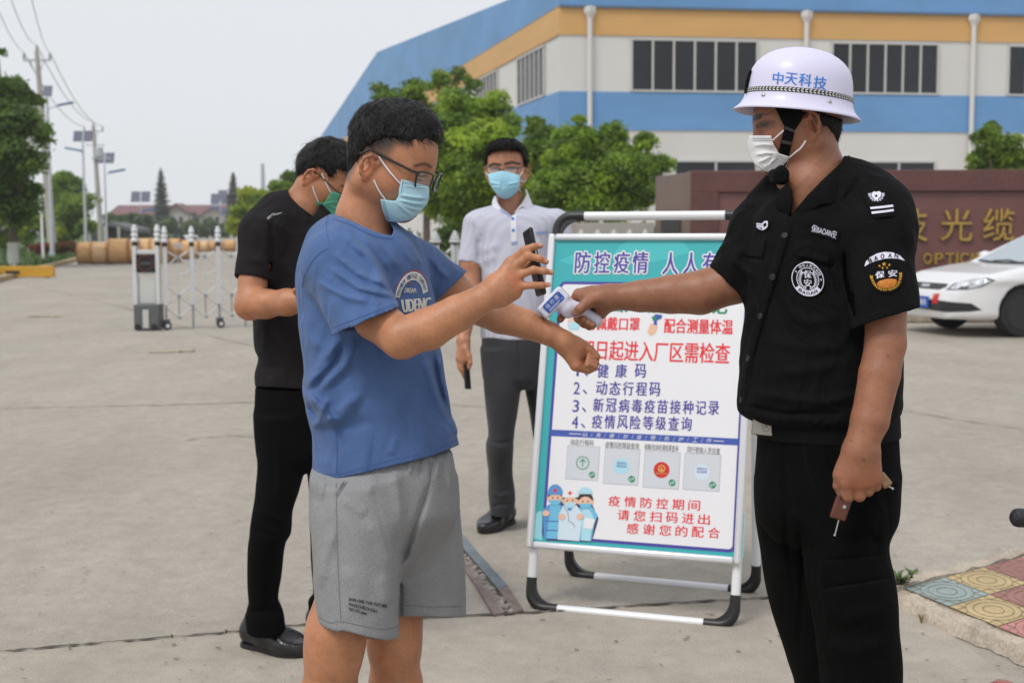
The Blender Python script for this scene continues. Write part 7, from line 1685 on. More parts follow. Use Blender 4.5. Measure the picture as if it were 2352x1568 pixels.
M_bw = mat('badge_white', (.68, .68, .80), .8, bump=.2, bscale=500); M_bb = mat('badge_black', (.0045, .0045, .005), .85, spec=.12); M_bg = mat('badge_gold', (.60, .33, .03), .7, bump=.2, bscale=500); M_bo = mat('badge_orange', (.48, .15, .015), .7)
BM = [M_bb, M_bw, M_bg, M_bo]
def leafsprig(fl, pts, ln, m, z, conv, n=7, w=.38):
    sp = spline(pts, n)
    for i in range(1, len(sp), 2):
        t = unit(sp[i] - sp[i - 1]); nrm = np.array([-t[1], t[0]])
        for sg in (1, -1):
            d = unit(t * .8 + nrm * sg * .75); e = np.array([-d[1], d[0]]); a = sp[i]; fl.poly([conv(*a), conv(*(a + d * ln * .5 + e * ln * w * .5)), conv(*(a + d * ln)), conv(*(a + d * ln * .5 - e * ln * w * .5))], m, z)
    v_, f_ = thickline2([conv(*q) for q in sp], abs(conv(ln * .14, 0)[0] - conv(0, 0)[0])); fl.mesh(v_, f_, m, z + .0001)
# name tag
fl = Flat(BM); fl.poly([g5(*p) for p in ((682, 366), (872, 413), (882, 351), (692, 298))], 0, 0); tquad(fl, '保BAOAN安', [g5(*p) for p in ((697, 356), (858, 402), (868, 354), (706, 312))], 1, .0006, .0); cast('name_tag', fl, bvu, .003, 8, shirt_g)
# wing badge
fl = Flat(BM); fl.poly([g5(*p) for p in ((352, 300), (395, 300), (412, 284), (440, 285), (438, 330), (410, 352), (380, 350), (356, 335))], 0)
for k in range(3): fl.poly([g5(*p) for p in ((360, 304 + 11 * k), (396, 306 + 9 * k), (396, 313 + 9 * k), (362 + 3 * k, 312 + 11 * k))], 1, .0005)
fl.poly([g5(*p) for p in ((398, 302), (414, 290), (432, 292), (430, 325), (410, 345), (396, 340))], 1, .0005); fl.poly([g5(*p) for p in ((404, 310), (420, 300), (424, 318), (408, 330))], 0, .0009); v_, f_ = thickline2([g5(372, 338), g5(400, 346), g5(424, 332)], 1.6); fl.mesh(v_, f_, 1, .0007); cast('wing_badge', fl, bvu, .003, 8, shirt_g)
# round chest badge
bc = (677, 655); e2 = lambda k: (lambda x, y: g5(bc[0] + x * 100 * k - y * 4, bc[1] - y * 106 * k + x * 8)); E1 = e2(1.0)
fl = Flat(BM); fl.poly([E1(1.04 * math.cos(t), 1.04 * math.sin(t)) for t in np.linspace(0, 2 * math.pi, 40)[:-1]], 0)
for r0_, r1_, a0, a1 in ((.95, 1.0, 0, 6.2832), (.655, .70, 0, 6.2832), (.70, .96, 3.75, 5.67)):
    vv = []; 
    for i in range(41): t = a0 + (a1 - a0) * i / 40; vv += [E1(r0_ * math.cos(t), r0_ * math.sin(t)), E1(r1_ * math.cos(t), r1_ * math.sin(t))]
    fl.mesh(np.array(vv), [[2 * i, 2 * i + 1, 2 * i + 3, 2 * i + 2] for i in range(40)], 1, .0005)
def arctext(fl, s, a0, a1, r0_, r1_, m, z, E, flip=False, bold=.02):
    n = len(s)
    for i, ch in enumerate(s):
        ta = a0 + (a1 - a0) * (i + .1) / n; tb_ = a0 + (a1 - a0) * (i + .9) / n
        q = [E(r0_ * math.cos(ta), r0_ * math.sin(ta)), E(r0_ * math.cos(tb_), r0_ * math.sin(tb_)), E(r1_ * math.cos(tb_), r1_ * math.sin(tb_)), E(r1_ * math.cos(ta), r1_ * math.sin(ta))]
        if flip: q = [q[3], q[2], q[1], q[0]]
        tquad(fl, ch, q, m, z, bold)
arctext(fl, '中华人民共和国', 2.25, .35, .74, .91, 1, .0006, E1); arctext(fl, 'BAOAN', 3.95, 5.45, .74, .92, 0, .0010, E1, True, .05)
for t in (2.62, .06): fl.poly([E1(.82 * math.cos(t) + .08 * math.cos(a) * (1 if k % 2 == 0 else .42), .82 * math.sin(t) + .08 * math.sin(a) * (1 if k % 2 == 0 else .42)) for k, a in enumerate(np.linspace(math.pi / 2, 2.5 * math.pi, 11)[:-1])], 1, .0006)
for ch, yc in (('保', .30), ('安', -.22)): tquad(fl, ch, [E1(-.24, yc - .23), E1(.22, yc - .23), E1(.22, yc + .23), E1(-.24, yc + .23)], 1, .0006, .03)
for sg in (1, -1): leafsprig(fl, [(sg * .08, -.56), (sg * .38, -.40), (sg * .50, -.08), (sg * .42, .26), (sg * .34, .40)], .155, 1, .0006, E1, 6)
cast('chest_badge', fl, bvu, .003, 7, shirt_g)
# sleeve badge
fl = Flat(BM)
fl.poly([gp5(*p) for p in ((22, 612), (40, 560), (90, 505), (160, 465), (250, 448), (340, 456), (420, 490), (468, 535), (478, 560), (478, 690), (440, 810), (380, 885), (300, 930), (210, 905), (120, 830), (60, 730), (30, 660))][::1], 0)
up_ = [(30, 612), (44, 565), (92, 512), (160, 474), (250, 456), (338, 462), (415, 495), (468, 552)]; dn_ = [(466, 556), (400, 535), (330, 532), (250, 534), (160, 552), (90, 582), (32, 618)]
fl.poly([gp5(*p) for p in up_ + dn_], 1, .0006)
for ch, (x, y), ro in zip('BAOAN', ((95, 549), (158, 525), (224, 508), (308, 502), (378, 503)), (-20, -12, -5, 2, 8)):
    c_, s_ = math.cos(RAD(ro)), math.sin(RAD(ro)); R_ = lambda a, b: gp5(x + a * c_ - b * s_, y + a * s_ + b * c_); tquad(fl, ch, [R_(-19, 25), R_(19, 25), R_(19, -25), R_(-19, -25)], 0, .0011, .06)
for x, y, r in ((246, 590, 26), (197, 611, 17), (303, 598, 17), (230, 635, 17), (279, 629, 17)): fl.poly([gp5(px_, 2 * y - py_) for px_, py_ in star2(x, y, r)], 2, .0006)
tquad(fl, '保', [gp5(155, 762), gp5(250, 750), gp5(246, 668), gp5(150, 680)], 1, .0006, .03); tquad(fl, '安', [gp5(295, 748), gp5(388, 738), gp5(384, 652), gp5(290, 662)], 1, .0006, .03)
fl.poly([gp5(*p) for p in ((170, 815), (200, 785), (240, 775), (262, 768), (295, 765), (340, 765), (380, 770), (386, 800), (350, 845), (290, 862), (225, 860), (190, 842))], 3, .0006)
pline(fl, [(200, 800), (245, 815), (275, 850), (300, 800), (360, 800), (340, 840)], 1.2, 2, .0009, 4, gp5)
leafsprig(fl, [(285, 882), (210, 872), (150, 828), (112, 760), (108, 735)], 26, 2, .0007, gp5, 6, .42); leafsprig(fl, [(285, 882), (350, 862), (400, 815), (425, 740), (424, 700)], 26, 2, .0007, gp5, 6, .42)
cast('sleeve_badge', fl, bvu, .003, 7, shirt_g)
# epaulette
fl = Flat(BM); ep = [(1012, 92), (1132, 68), (1175, 150), (1215, 238), (1205, 262), (1090, 273), (1055, 190)]; fl.poly([g5(*p) for p in ep], 0)
ec = (1107, 137); fl.poly([g5(ec[0] + x * 30, ec[1] + y * 28) for x, y in ((-1, -.5), (-.5, -.95), (0, -.8), (.5, -1), (1, -.6), (.85, .2), (.4, .75), (0, 1), (-.45, .75), (-.9, .2))], 1, .0006); fl.poly([g5(ec[0] + a, ec[1] - b) for a, b in star2(0, -2, 13)], 0, .0011)
for sg in (1, -1): leafsprig(fl, [(ec[0], ec[1] + 32), (ec[0] + sg * 24, ec[1] + 24), (ec[0] + sg * 38, ec[1] + 2), (ec[0] + sg * 40, ec[1] - 10)], 12, 1, .0006, g5, 4, .5)
for q in (((1068, 208), (1072, 221), (1210, 206), (1205, 193)), ((1075, 236), (1079, 250), (1213, 232), (1210, 219))): fl.poly([g5(*p) for p in q], 1, .0006)
cast('epaulette', fl, bvu, .004, 8, shirt_g)
for x, y in ((533, 380), (456, 640), (380, 885), (305, 1150), (260, 1410)):
    q = surf(*g5(x, y), bvu, 0); h_ = bvu.find_nearest(Vector(q)); nn = np.array(h_[1]); nn = nn if nn @ (CAM - q) > 0 else -nn; mb = MB(); mb.lathe(q, [(.0062, -.001), (.0064, .0022), (.005, .003), (.0045, .0022), (0, .0022)], axis=nn, seg=16); mb.build('button', mat('button', (.02, .02, .022), .35) if x == 533 else bpy.data.materials['button'], shirt_g)
# ---- trousers and belt
S = Solid()
S.stack([ringpx(945, 1740, 2055, d0, .135), ringpx(1000, 1742, 2058, d0, .14), ringpx(1100, 1735, 2064, d0, .15), ringpx(1184, 1740, 2056, d0, .14), ringpx(1240, 1780, 2020, d0, .10)], .03)
S.stack([ringpx(1090, 1835, 2065, 2.69, .11), ringpx(1184, 1835, 2057, 2.685, .11), ringpx(1248, 1842, 2038, 2.68, .105), ringpx(1327, 1850, 2054, 2.68, .105), ringpx(1430, 1868, 2062, 2.68, .10), ringpx(1568, 1888, 2068, 2.68, .092), ringpx(1800, 1915, 2068, 2.68, .085), ringpx(1985, 1925, 2062, 2.68, .08)], .02)
S.stack([ringpx(1090, 1735, 1960, 2.83, .11), ringpx(1184, 1736, 1958, 2.83, .11), ringpx(1278, 1748, 1955, 2.83, .105), ringpx(1391, 1771, 1957, 2.83, .10), ringpx(1512, 1806, 1970, 2.83, .095), ringpx(1568, 1823, 1985, 2.83, .092), ringpx(1760, 1860, 1998, 2.83, .085), ringpx(1930, 1865, 1992, 2.83, .08)], .012)
for px, w, am in (([(1800, 1000), (1802, 1100), (1808, 1250), (1830, 1400)], 7, -.006), ([(1890, 985), (1905, 1040), (1905, 1090)], 4, -.005), ([(2038, 1160), (2010, 1180), (1960, 1190)], 14, .008), ([(2030, 1248), (1990, 1230), (1930, 1240)], 10, -.008), ([(1885, 1290), (1980, 1280), (2040, 1275)], 4, -.005), ([(1890, 1350), (1970, 1340), (2045, 1325)], 4, -.005), ([(1880, 1400), (1940, 1420), (2040, 1400)], 18, .006), ([(1870, 1480), (1960, 1500), (2050, 1470)], 18, .006), ([(1760, 1120), (1800, 1180), (1860, 1200)], 16, .006), ([(1780, 1300), (1840, 1330)], 14, .005), ([(1835, 1500), (1845, 1300), (1830, 1150)], 6, -.006)): pfold(S, px, w, am)
wob(S, .002, 18, 22); trou_g = cloth_obj('trousers', S, .0035, M_trouser, tgd)
press_line('seam', [[(1886, 1288), (1970, 1282), (2042, 1274)], [(1884, 1288), (1886, 1350), (1940, 1346), (2046, 1330)], [(1845, 1000), (1850, 1060), (1870, 1120)]], 1.1, bpy.data.materials['uniform_seam'], bvh_of(trou_g), trou_g, .0012)
S = Solid(); S.stack([ringpx(950, 1735, 2062, d0, .143), ringpx(975, 1733, 2063, d0, .144), ringpx(1000, 1735, 2064, d0, .145)], 0, round_=.004); belt = cloth_obj('belt', S, .003, M_strap, tgd); bvbelt = bvh_of(belt)
q0 = surf(1761, 977, bvbelt, .006); nb = unit(CAM - q0 + np.array([-.4, 0, 0])); bx = unit(np.cross([0, 0, 1.], nb)); bx = bx if bx[0] > 0 else -bx; by = np.cross(nb, bx); by = by if by[2] > 0 else -by
bx2 = unit(bx - by * .06); by2 = unit(by + bx * .10); mb = MB(); mb.box(q0, (.029, .0205, .004), np.array([bx2, by2, nb])); bk = mb.build('buckle', mat('buckle_steel', (.30, .28, .24), .32, .7), belt, bevel=.002)
fl = Flat([mat('buckle_dark', (.16, .15, .13), .4, .6)]); v_, f_ = ring2(0, 0, .010, .0115, 24); fl.mesh(v_ * np.array([.75, 1.15]), f_, 0); fl.poly([(x * .006, y * .007) for x, y in star2(0, 0, 1)], 0); v_, f_ = thickline2([(-.02, .015), (.02, .015)], .0012); fl.mesh(v_, f_, 0); fl.plane('emblem', q0 + nb * .0048, bx2, by2, nb, bk)
for (u, v, d) in ((1985, 1990, 2.69), (1922, 1935, 2.83)):
    p = P(u, v, d); hx_ = unit([-.96, -.28, 0]); shoe(tgd, np.array([p[0], p[1], 0]) - hx_ * .07, np.array([p[0], p[1], 0]) + hx_ * .20, .10, .09, M_black)
# ---- infrared thermometer
M_gun = mat('gun_white', (.70, .695, .82), .32); M_glab = mat('gun_label', (.015, .085, .42), .4); M_gw = mat('gun_ink', (.68, .70, .78), .5); M_glcd = mat('gun_grey', (.42, .43, .45), .3)
dg = 2.855; a0 = P(*r7(517, 865), dg); a1 = P(*r7(742, 640), dg); ax = unit(a1 - a0); nrm = np.array([0, -1., 0]); nrm = unit(nrm - ax * (nrm @ ax)); upn = np.cross(ax, nrm); upn = upn if upn[2] > 0 else -upn   # upn: across the barrel, pointing up-left
upn = unit(P(*r7(640, 580), dg) - P(*r7(835, 700), dg)); upn = unit(upn - ax * (upn @ ax))
tgun = thing('thermometer', a0, 'white infrared thermometer gun with a blue label held against the bare forearm', 'thermometer'); Rg = np.array([ax, upn, nrm]); hw = .5 * np.linalg.norm(P(*r7(455, 810), dg) - P(*r7(580, 920), dg)); Lg = np.linalg.norm(a1 - a0)
S = Solid(); S.cone(a0 + ax * .006, a1 + ax * .0, hw * .80, hw * .98, 0, (nrm, 1.0)); S.pr.clear()
for t_ in range(1): 
    f1, lo1, hi1 = f_box((a0 + a1) / 2, (Lg / 2, hw * 1.02, .020), Rg, .008)
    tp_ = lambda p: np.abs((p - a0) @ upn) - hw * (.86 + .16 * np.clip(((p - a0) @ ax) / Lg, 0, 1))
    S.add(((lambda p: smax(f1(p), tp_(p), .006)), lo1, hi1), 0)
hA = P(*r7(770, 790), dg); hB = P(*r7(900, 830), dg + .004); hC = P(*r7(1045, 925), dg + .006)
S.cone(hA, hB, .020, .015, .012, (nrm, 1.1)); S.cone(hB, hC, .0145, .0150, .012); S.cone(P(*r7(730, 790), dg), P(*r7(775, 865), dg), .010, .008, .008)
v_, f_ = S.mesh(.0018); part('body', v_, f_, M_gun, tgun, angle=50); bvgun = bvh_of(tgun.children[0])
c_ = P(*r7(650, 760), dg); lc_ = surf(*r7(644, 752), bvgun, 0) + upn * .002; fl = Flat([M_glab, M_gw]); fl.poly(rrect2(-.0245, -.0112, .0245, .0112, .0045), 0)
tx = lambda s_, x0, y0, x1, y1: fl.text(s_, x0, y0, x1, y1, 1, .0003)
for k, ch in enumerate('倍尔康'): tx(ch, -.020 + k * .0135, -.0015, -.0095 + k * .0135, .0085)
fl.text('®', .0195, .006, .0215, .008, 1, .0003)
for k in range(3): fl.poly([(-.019, -.0045 - k * .002), (.016 - k * .004, -.0045 - k * .002), (.016 - k * .004, -.0053 - k * .002), (-.019, -.0053 - k * .002)], 1, .0003)
v_, f_ = ring2(.0195, -.006, .0014, .0019, 12); fl.mesh(v_, f_, 1, .0003)
fl.press('label', lc_, ax, upn, nrm, bvgun, .0009, .0024, tgun, reach=.03)
mb = MB(); mb.box(a1 + ax * .0005, (.0012, hw * .72, .013), Rg); mb.build('screen', M_glcd, tgun, bevel=.0008); mb = MB(); mb.lathe(a0 - ax * .0006, [(.007, 0), (.009, .001), (.009, .006)], axis=ax, seg=20); mb.build('sensor', M_black, tgun)
pl_ = []; tq = P(*r7(505, 0 + 770), dg)
fl = Flat([M_glcd]); v_, f_ = thickline2([(Lg * .16, -hw), (Lg * .16, hw)], .0008); fl.mesh(v_, f_, 0); v_, f_ = thickline2([(Lg * .5, -hw * .9), (Lg * .5, hw * .95)], .0006); fl.mesh(v_, f_, 0); fl.press('joint_line', a0, ax, upn, nrm, bvgun, .0003, .006, tgun, reach=.03)
# ---- two little remote controls in the hanging hand
M_rem = mat('remote_amber', (.10, .022, .008), .22, coat=.6, var=.2, vscale=30)
dr = 2.532; p0 = P(*g5b(392, 920), dr); p1 = P(*g5b(300, 1190), dr); ax = unit(p1 - p0); wx_ = unit(P(*g5b(465, 1000), dr) - P(*g5b(280, 930), dr)); wx_ = unit(wx_ - ax * (wx_ @ ax)); nn = np.cross(ax, wx_)
trm = thing('remote_control', p0, 'amber-brown remote control with a thin aerial, hanging below the guard\'s fist', 'remote control', None); Rr = np.array([ax, wx_, nn]); Lr = np.linalg.norm(p1 - p0)
mb = MB(); mb.box((p0 + p1) / 2 - ax * .012, (Lr / 2 + .010, .0155, .0075), Rr); mb.build('case', M_rem, trm, bevel=.004, seg=3)
mb = MB(); mb.tube([p1 - ax * .003 + wx_ * .004, P(*g5b(282, 1372), dr)], .0013, 8); mb.lathe(P(*g5b(282, 1368), dr), [(.0022, -.001), (.0022, .003)], axis=ax, seg=8); mb.build('aerial', M_metal, trm)
cb_ = (p0 + p1) / 2 - ax * .004; sgn = 1 if nn @ (CAM - cb_) > 0 else -1; mb = MB(); mb.lathe(cb_ + nn * sgn * .0075 + wx_ * .004 - ax * .004, [(.0038, 0), (.0036, .0008), (.0026, .0008), (0, .0004)], axis=nn * sgn, seg=14); mb.build('button', M_metal, trm)
p0 = P(*g5b(820, 610), dr + .005); p1 = P(*g5b(950, 765), dr); ax = unit(p1 - p0); wx_ = unit(np.cross(ax, [0, 1., 0])); nn = np.cross(ax, wx_); Rr = np.array([ax, wx_, nn])
trm = thing('remote_control', p0, 'pale bronze remote control tip poking out behind the guard\'s little finger', 'remote control'); mb = MB(); mb.box((p0 + p1) / 2, (np.linalg.norm(p1 - p0) / 2, .010, .014), Rr); mb.build('case', mat('remote_bronze', (.30, .17, .08), .25, .2, var=.4, vscale=60), trm, bevel=.004)
mb = MB(); mb.tube([p1, P(*g5b(1005, 790), dr)], .0014, 8); mb.lathe(P(*g5b(1000, 788), dr), [(.0024, -.001), (.0024, .003)], axis=ax, seg=8); mb.build('aerial', M_metal, trm)
# ================================================================== MAN IN BLACK (behind, left)
DK = 4.22; S_K = DK / FPX
q1 = r1; qz = lambda x, y: (172.3 + x * .3957, 947.5 + y * .3957)
ft = G(640, 1488); tk = thing('person', ft, 'man in a black polo shirt and black trousers, green mask, head bowed', 'person')
SK_K = (.44, .195, .102); M_skk = skin_mat('skin_black_shirt_man', SK_K)
yk, th = RAD(14), RAD(37); fk = np.array([math.cos(yk) * math.cos(th), -math.sin(yk) * math.cos(th), -math.sin(th)]); uk = np.array([math.cos(yk) * math.sin(th), -math.sin(yk) * math.sin(th), math.cos(th)])
HK = Head(P(741, 408, DK), fk, uk, 1.0, -.006, .95, .8)
S = Solid(); HK.face(S, back=.090, top=.122, wide=.074)
S.cone(P(716, 432, DK), P(694, 482, DK), .056, .060, .03); S.cone(P(694, 480, DK), P(690, 540, DK), .06, .065, .03); S.cone(P(690, 560, DK), P(680, 900, DK), .06, .06, .03); S.cone(P(640, 575, 4.15), P(750, 575, 4.30), .025, .025, .03)
S.chain([P(640, 575, 4.15), P(598, 612, 4.09), P(581, 645, 4.07), P(573, 700, 4.05)], [.022, .030, .043, .044], .012); S.chain([P(573, 702, 4.05), P(610, 698, 4.02), P(660, 694, 3.98), P(716, 690, 3.95)], [.042, .042, .038, .027], .02)
relaxed_hand(S, P(716, 690, 3.95), np.array([.9, -.3, .1]), np.array([.1, .5, .8]), np.array([0, .6, -.2]), 1.0, .5)
S.chain([P(770, 560, 4.34), P(800, 640, 4.32), P(805, 700, 4.28), P(770, 695, 4.05), P(740, 690, 3.98)], [.05, .045, .04, .032, .026], .03); relaxed_hand(S, P(742, 690, 3.99), np.array([-.2, -.9, .1]), np.array([0, .1, 1.]), np.array([-.8, 0, 0]), .95, .6)
S.chain([P(680, 900, 4.22), P(648, 1000, 4.2), P(622, 1200, 4.20), P(604, 1425, 4.25)], [.05, .05, .045, .036], .03); S.chain([P(690, 900, 4.25), P(730, 1000, 4.36), P(752, 1200, 4.4), P(745, 1425, 4.42)], [.05, .05, .045, .036], .03)
def paint_k(pt):
    face_paint(pt, HK); L = HK.loc(pt.v); pt.mix(.6 * soft(L[:, 2], -.06, -.02) * soft(-L[:, 0], .04, .065) * (np.linalg.norm(L, axis=1) < .15), (.03, .022, .018)); pt.ell(P(567, 715, 4.03), [.04, .05, .04], np.eye(3), np.array(SK_K) * np.array([1.08, .78, .72]), .5, .9)
body_k = skin_obj('body', S, .0034, SK_K, tk, M_skk, [paint_k]); bvk = bvh_of(body_k)
S = Solid(); S.ell(HK(.000, 0, .042), np.array([.101, .084, .096]), 0, HK.R); S.ell(HK(.05, 0, .075), [.055, .065, .055], .03, HK.R); S.cone(HK(-.055, 0, .0), HK(-.058, 0, -.035), .050, .040, .03)
S.iss.append((px_poly([(675, 300), (860, 300), (860, 390), (800, 396), (775, 388), (770, 400), (757, 410), (748, 396), (740, 386), (727, 382), (712, 390), (709, 408), (700, 418), (690, 419), (680, 410)], DK), .012)); wob(S, .002, 110, 6)
hair_obj(S, .0045, HK(-.05, 0, .12), tk, 1800, .034, .0026, .25, 8, lambda p: np.array([.1, 0, -.5]))
S = Solid(); HK.face(S, back=.09, top=.122, wide=.074); S.cone(HK(.108, 0, -.022), HK(.100, 0, -.085), .020, .030, .03); S.cuts.clear(); S.noise.append(lambda p: np.full(len(p), .007))
S.iss.append((px_poly([q1(468, 395), q1(490, 402), q1(520, 408), q1(548, 360), q1(560, 347), q1(610, 362), q1(700, 380), q1(700, 480), q1(560, 495), q1(500, 491), q1(475, 470)], 4.16), .0015)); S.iss.append((lambda p: -HK.loc(p)[:, 0] + .008, .003))
for a, b in (((525, 410), (620, 400)), ((522, 412), (600, 450)), ((518, 414), (560, 480))): pfold(S, [a, b], 2.6, .004, q1)
mk_k = cloth_obj('face_mask', S, .003, M_maskgreen, tk)
loop_tube('ear_loop', [q1(506, 252), q1(525, 300), q1(552, 352)], bvk, .002, M_loop, mk_k, .005, 4.15); loop_tube('ear_loop', [q1(457, 320), q1(470, 360), q1(488, 402)], bvk, .002, M_loop, mk_k, .005, 4.15)
glasses(HK, tk, w=.026, h=.017, cz=-.004, ff=.116, fr=.0015)
M_polo = mat('polo_black', (.0115, .0100, .0115), .88, var=.2, vscale=7, bump=.3, bscale=300, spec=.25, wr=(8, .6, (1, 1, .6))); M_pants = mat('pants_black', (.0030, .0030, .0033), .9, var=.2, vscale=6, spec=.09)
S = Solid()
S.stack([ringpx(438, 655, 728, DK, .065), ringpx(462, 632, 750, DK, .09), ringpx(500, 592, 778, DK, .115), ringpx(560, 575, 790, DK, .125), ringpx(640, 578, 788, DK, .125), ringpx(731, 581, 778, DK, .12), ringpx(800, 586, 768, DK, .12), ringpx(820, 594, 765, DK, .118), ringpx(862, 585, 764, DK, .122), ringpx(900, 588, 762, DK, .122)], .03)
S.cone(P(640, 490, 4.16), P(600, 530, 4.11), .07, .066, .04); sleeve(S, P(604, 545, 4.11), P(584, 642, 4.08), .068, .060, .05, .02, .05); sleeve(S, P(765, 540, 4.34), P(800, 640, 4.32), .066, .056, .03, .02, .05)
S.iss.append((px_half(560, 886, 800, 899), .002)); S.cuts.append((px_poly([(650, 300), (662, 448), (690, 480), (712, 500), (726, 490), (800, 300)], 4.15), .004))
cf_k, clo, chi = f_cone(P(716, 425, DK), P(692, 495, DK), .066, .092); pk1 = px_poly([q1(308, 358), q1(330, 362), q1(385, 420), q1(462, 478), q1(432, 522), q1(370, 470), q1(290, 395)], 4.14); SCK = Solid(); SCK.add(((lambda p: smax(cf_k(p), pk1(p), .003)), clo, chi), 0)
for px, w, am in (([(160, 480), (240, 500), (330, 560)], 8, .006), ([(240, 500), (245, 640), (235, 800)], 6, -.010), ([(110, 700), (200, 720)], 8, .005), ([(200, 560), (215, 680)], 8, .005), ([(260, 1060), (330, 1140), (400, 1200)], 10, .008), ([(190, 1180), (260, 1220), (380, 1230)], 10, .008), ([(200, 1250), (300, 1280)], 8, -.006), ([(300, 700), (350, 800)], 12, .005), ([(215, 1030), (200, 1150), (190, 1210)], 8, .007)): pfold(S, px, w, am, q1)
wob(S, .002, 22, 31); polo_k = cloth_obj('polo_shirt', S, .0042, M_polo, tk); cloth_obj('collar', SCK, .0035, M_polo, polo_k)
fl = Flat([mat('shoulder_print', (.35, .34, .34), .7)])
for x0, y0, x1, y1 in ((220, 488, 245, 470), (232, 478, 260, 462), (250, 474, 296, 460), (268, 470, 282, 466), (222, 494, 240, 482)): v_, f_ = thickline2([q1(x0, y0), q1((x0 + x1) / 2 + 3, (y0 + y1) / 2 - 3), q1(x1, y1)], 1.8); fl.mesh(v_, f_, 0)
cast('shoulder_print', fl, bvh_of(polo_k), .002, 6, polo_k)
S = Solid(); S.stack([ringpx(885, 588, 762, DK, .115), ringpx(950, 587, 765, DK, .125), ringpx(1030, 592, 768, DK, .125), ringpx(1080, 620, 745, DK, .09)], .02)
S.stack([ringpx(950, 586, 715, 4.18, .10), ringpx(1066, 593, 702, 4.18, .10), ringpx(1125, 588, 688, 4.17, .095), ringpx(1185, 580, 669, 4.16, .09), ringpx(1224, 576, 667, 4.15, .085), ringpx(1250, 572, 654, 4.16, .08), ringpx(1323, 570, 645, 4.21, .075), ringpx(1378, 571, 640, 4.235, .075), ringpx(1396, 567, 647, 4.24, .078), ringpx(1412, 563, 653, 4.24, .081), ringpx(1436, 565, 655, 4.245, .082), ringpx(1448, 566, 657, 4.245, .082)], .02)
S.stack([ringpx(950, 660, 765, 4.36, .10), ringpx(1062, 704, 790, 4.38, .095), ringpx(1145, 710, 792, 4.39, .09), ringpx(1264, 714, 785, 4.40, .08), ringpx(1359, 720, 780, 4.42, .075), ringpx(1376, 709, 782, 4.42, .078), ringpx(1402, 712, 782, 4.42, .078)], .012)
for px, w, am in (([(590, 1175), (640, 1190), (668, 1200)], 8, .006), ([(585, 1215), (640, 1235)], 6, -.006), ([(565, 1405), (610, 1400), (650, 1405)], 5, -.008), ([(640, 1000), (640, 1150)], 5, .004)): pfold(S, px, w, am)
wob(S, .002, 20, 33); cloth_obj('trousers', S, .0045, M_pants, tk)
M_leather = mat('black_leather', (.010, .010, .011), .28, bump=.15, bscale=90, spec=.6); M_lace = mat('lace', (.010, .010, .010), .8)
h_ = G(566, 1478); t_ = G(705, 1508); shoe(tk, h_ - unit(t_ - h_) * .005, t_, .105, .115, M_leather, 'shoe', None, M_lace)
h_ = G(712, 1448); t_ = G(850, 1468); shoe(tk, h_, h_ + unit(t_ - h_) * .275, .105, .115, M_leather, 'shoe', None, M_lace)
tq_ = P(745, 680, 3.93); mb = MB(); mb.box(tq_, (.038, .075, .005), np.array([unit([.9, -.2, .1]), unit([.2, .9, .4]), unit(np.cross([.9, -.2, .1], [.2, .9, .4]))])); o = mb.build('smartphone', M_phone, None, tq_, bevel=.004); tag(o, 'dark smartphone in the hands of the man in black, hidden behind the blue T-shirt', 'phone')

# ================================================================== MAN IN THE WHITE POLO SHIRT
DW_ = 5.90
q3 = r3; q4 = lambda x, y: (976.2 + x * .3661, 689.1 + y * .3661)
ft = G(1150, 1200); tw_ = thing('person', ft, 'man in a pale dotted polo shirt and dark grey trousers, blue mask, facing the camera', 'person')
SK_W = (.43, .195, .108); M_skw = skin_mat('skin_white_polo_man', SK_W)
fw_ = unit([-.16, -.98, -.03]); HW = Head(P(1163, 391, DW_), fw_, np.array([0, -.03, 1.]), 1.03, -.012, 1.0, 1.0, 1.10)
S = Solid(); HW.face(S, back=.095, top=.128, wide=.074, cheek=.006)
S.cone(P(1168, 430, 5.93), P(1172, 485, 5.93), .056, .060, .03); S.cone(P(1172, 480, 5.93), P(1178, 540, 5.90), .060, .065, .03); S.cone(P(1180, 560, 5.9), P(1178, 800, 5.9), .06, .06, .03); S.cone(P(1100, 535, 5.9), P(1272, 530, 5.9), .03, .03, .03)
S.chain([P(1094, 540, 5.9), P(1083, 605, 5.88), P(1082, 665, 5.86)], [.032, .044, .042], .03); S.chain([P(1082, 665, 5.86), P(1072, 725, 5.80), P(1064, 780, 5.76)], [.041, .038, .028], .02)
dh = 5.74; wrp = P(1064, 782, 5.76)
for u, v, r in ((1054, 822, 7.5), (1062, 826, 7.5), (1070, 826, 7), (1076, 822, 6.5)): S.cone(wrp, P(u, v, dh), .024, r * dh / FPX, .014)
px_chain(S, [(1053, 824, dh), (1055, 842, dh), (1064, 858, dh + .005), (1067, 866, dh + .01)], [5.6, 5.2, 4.8, 4], .004, .01); px_chain(S, [(1060, 828, dh), (1061, 848, dh), (1066, 862, dh + .015), (1068, 868, dh + .02)], [5.6, 5.2, 4.8, 4], .004, .01); px_chain(S, [(1068, 828, dh + .01), (1067, 846, dh + .02), (1070, 858, dh + .03)], [5.4, 5, 4.4], .004, .01); px_chain(S, [(1074, 824, dh + .02), (1072, 838, dh + .035), (1072, 848, dh + .04)], [5, 4.6, 4], .004, .01)
px_chain(S, [(1070, 800, dh - .01), (1078, 818, dh - .02), (1080, 834, dh - .022), (1077, 845, dh - .02)], [7.5, 6, 5.4, 4.4], .005, .012)
S.chain([P(1280, 540, 5.9), P(1300, 600, 5.9), P(1306, 680, 5.9), P(1310, 780, 5.86)], [.032, .044, .041, .027], .03); relaxed_hand(S, P(1310, 782, 5.86), np.array([0, -.1, -1.]), np.array([-1., 0, 0]), np.array([0, -1., 0]), 1.0, .3)
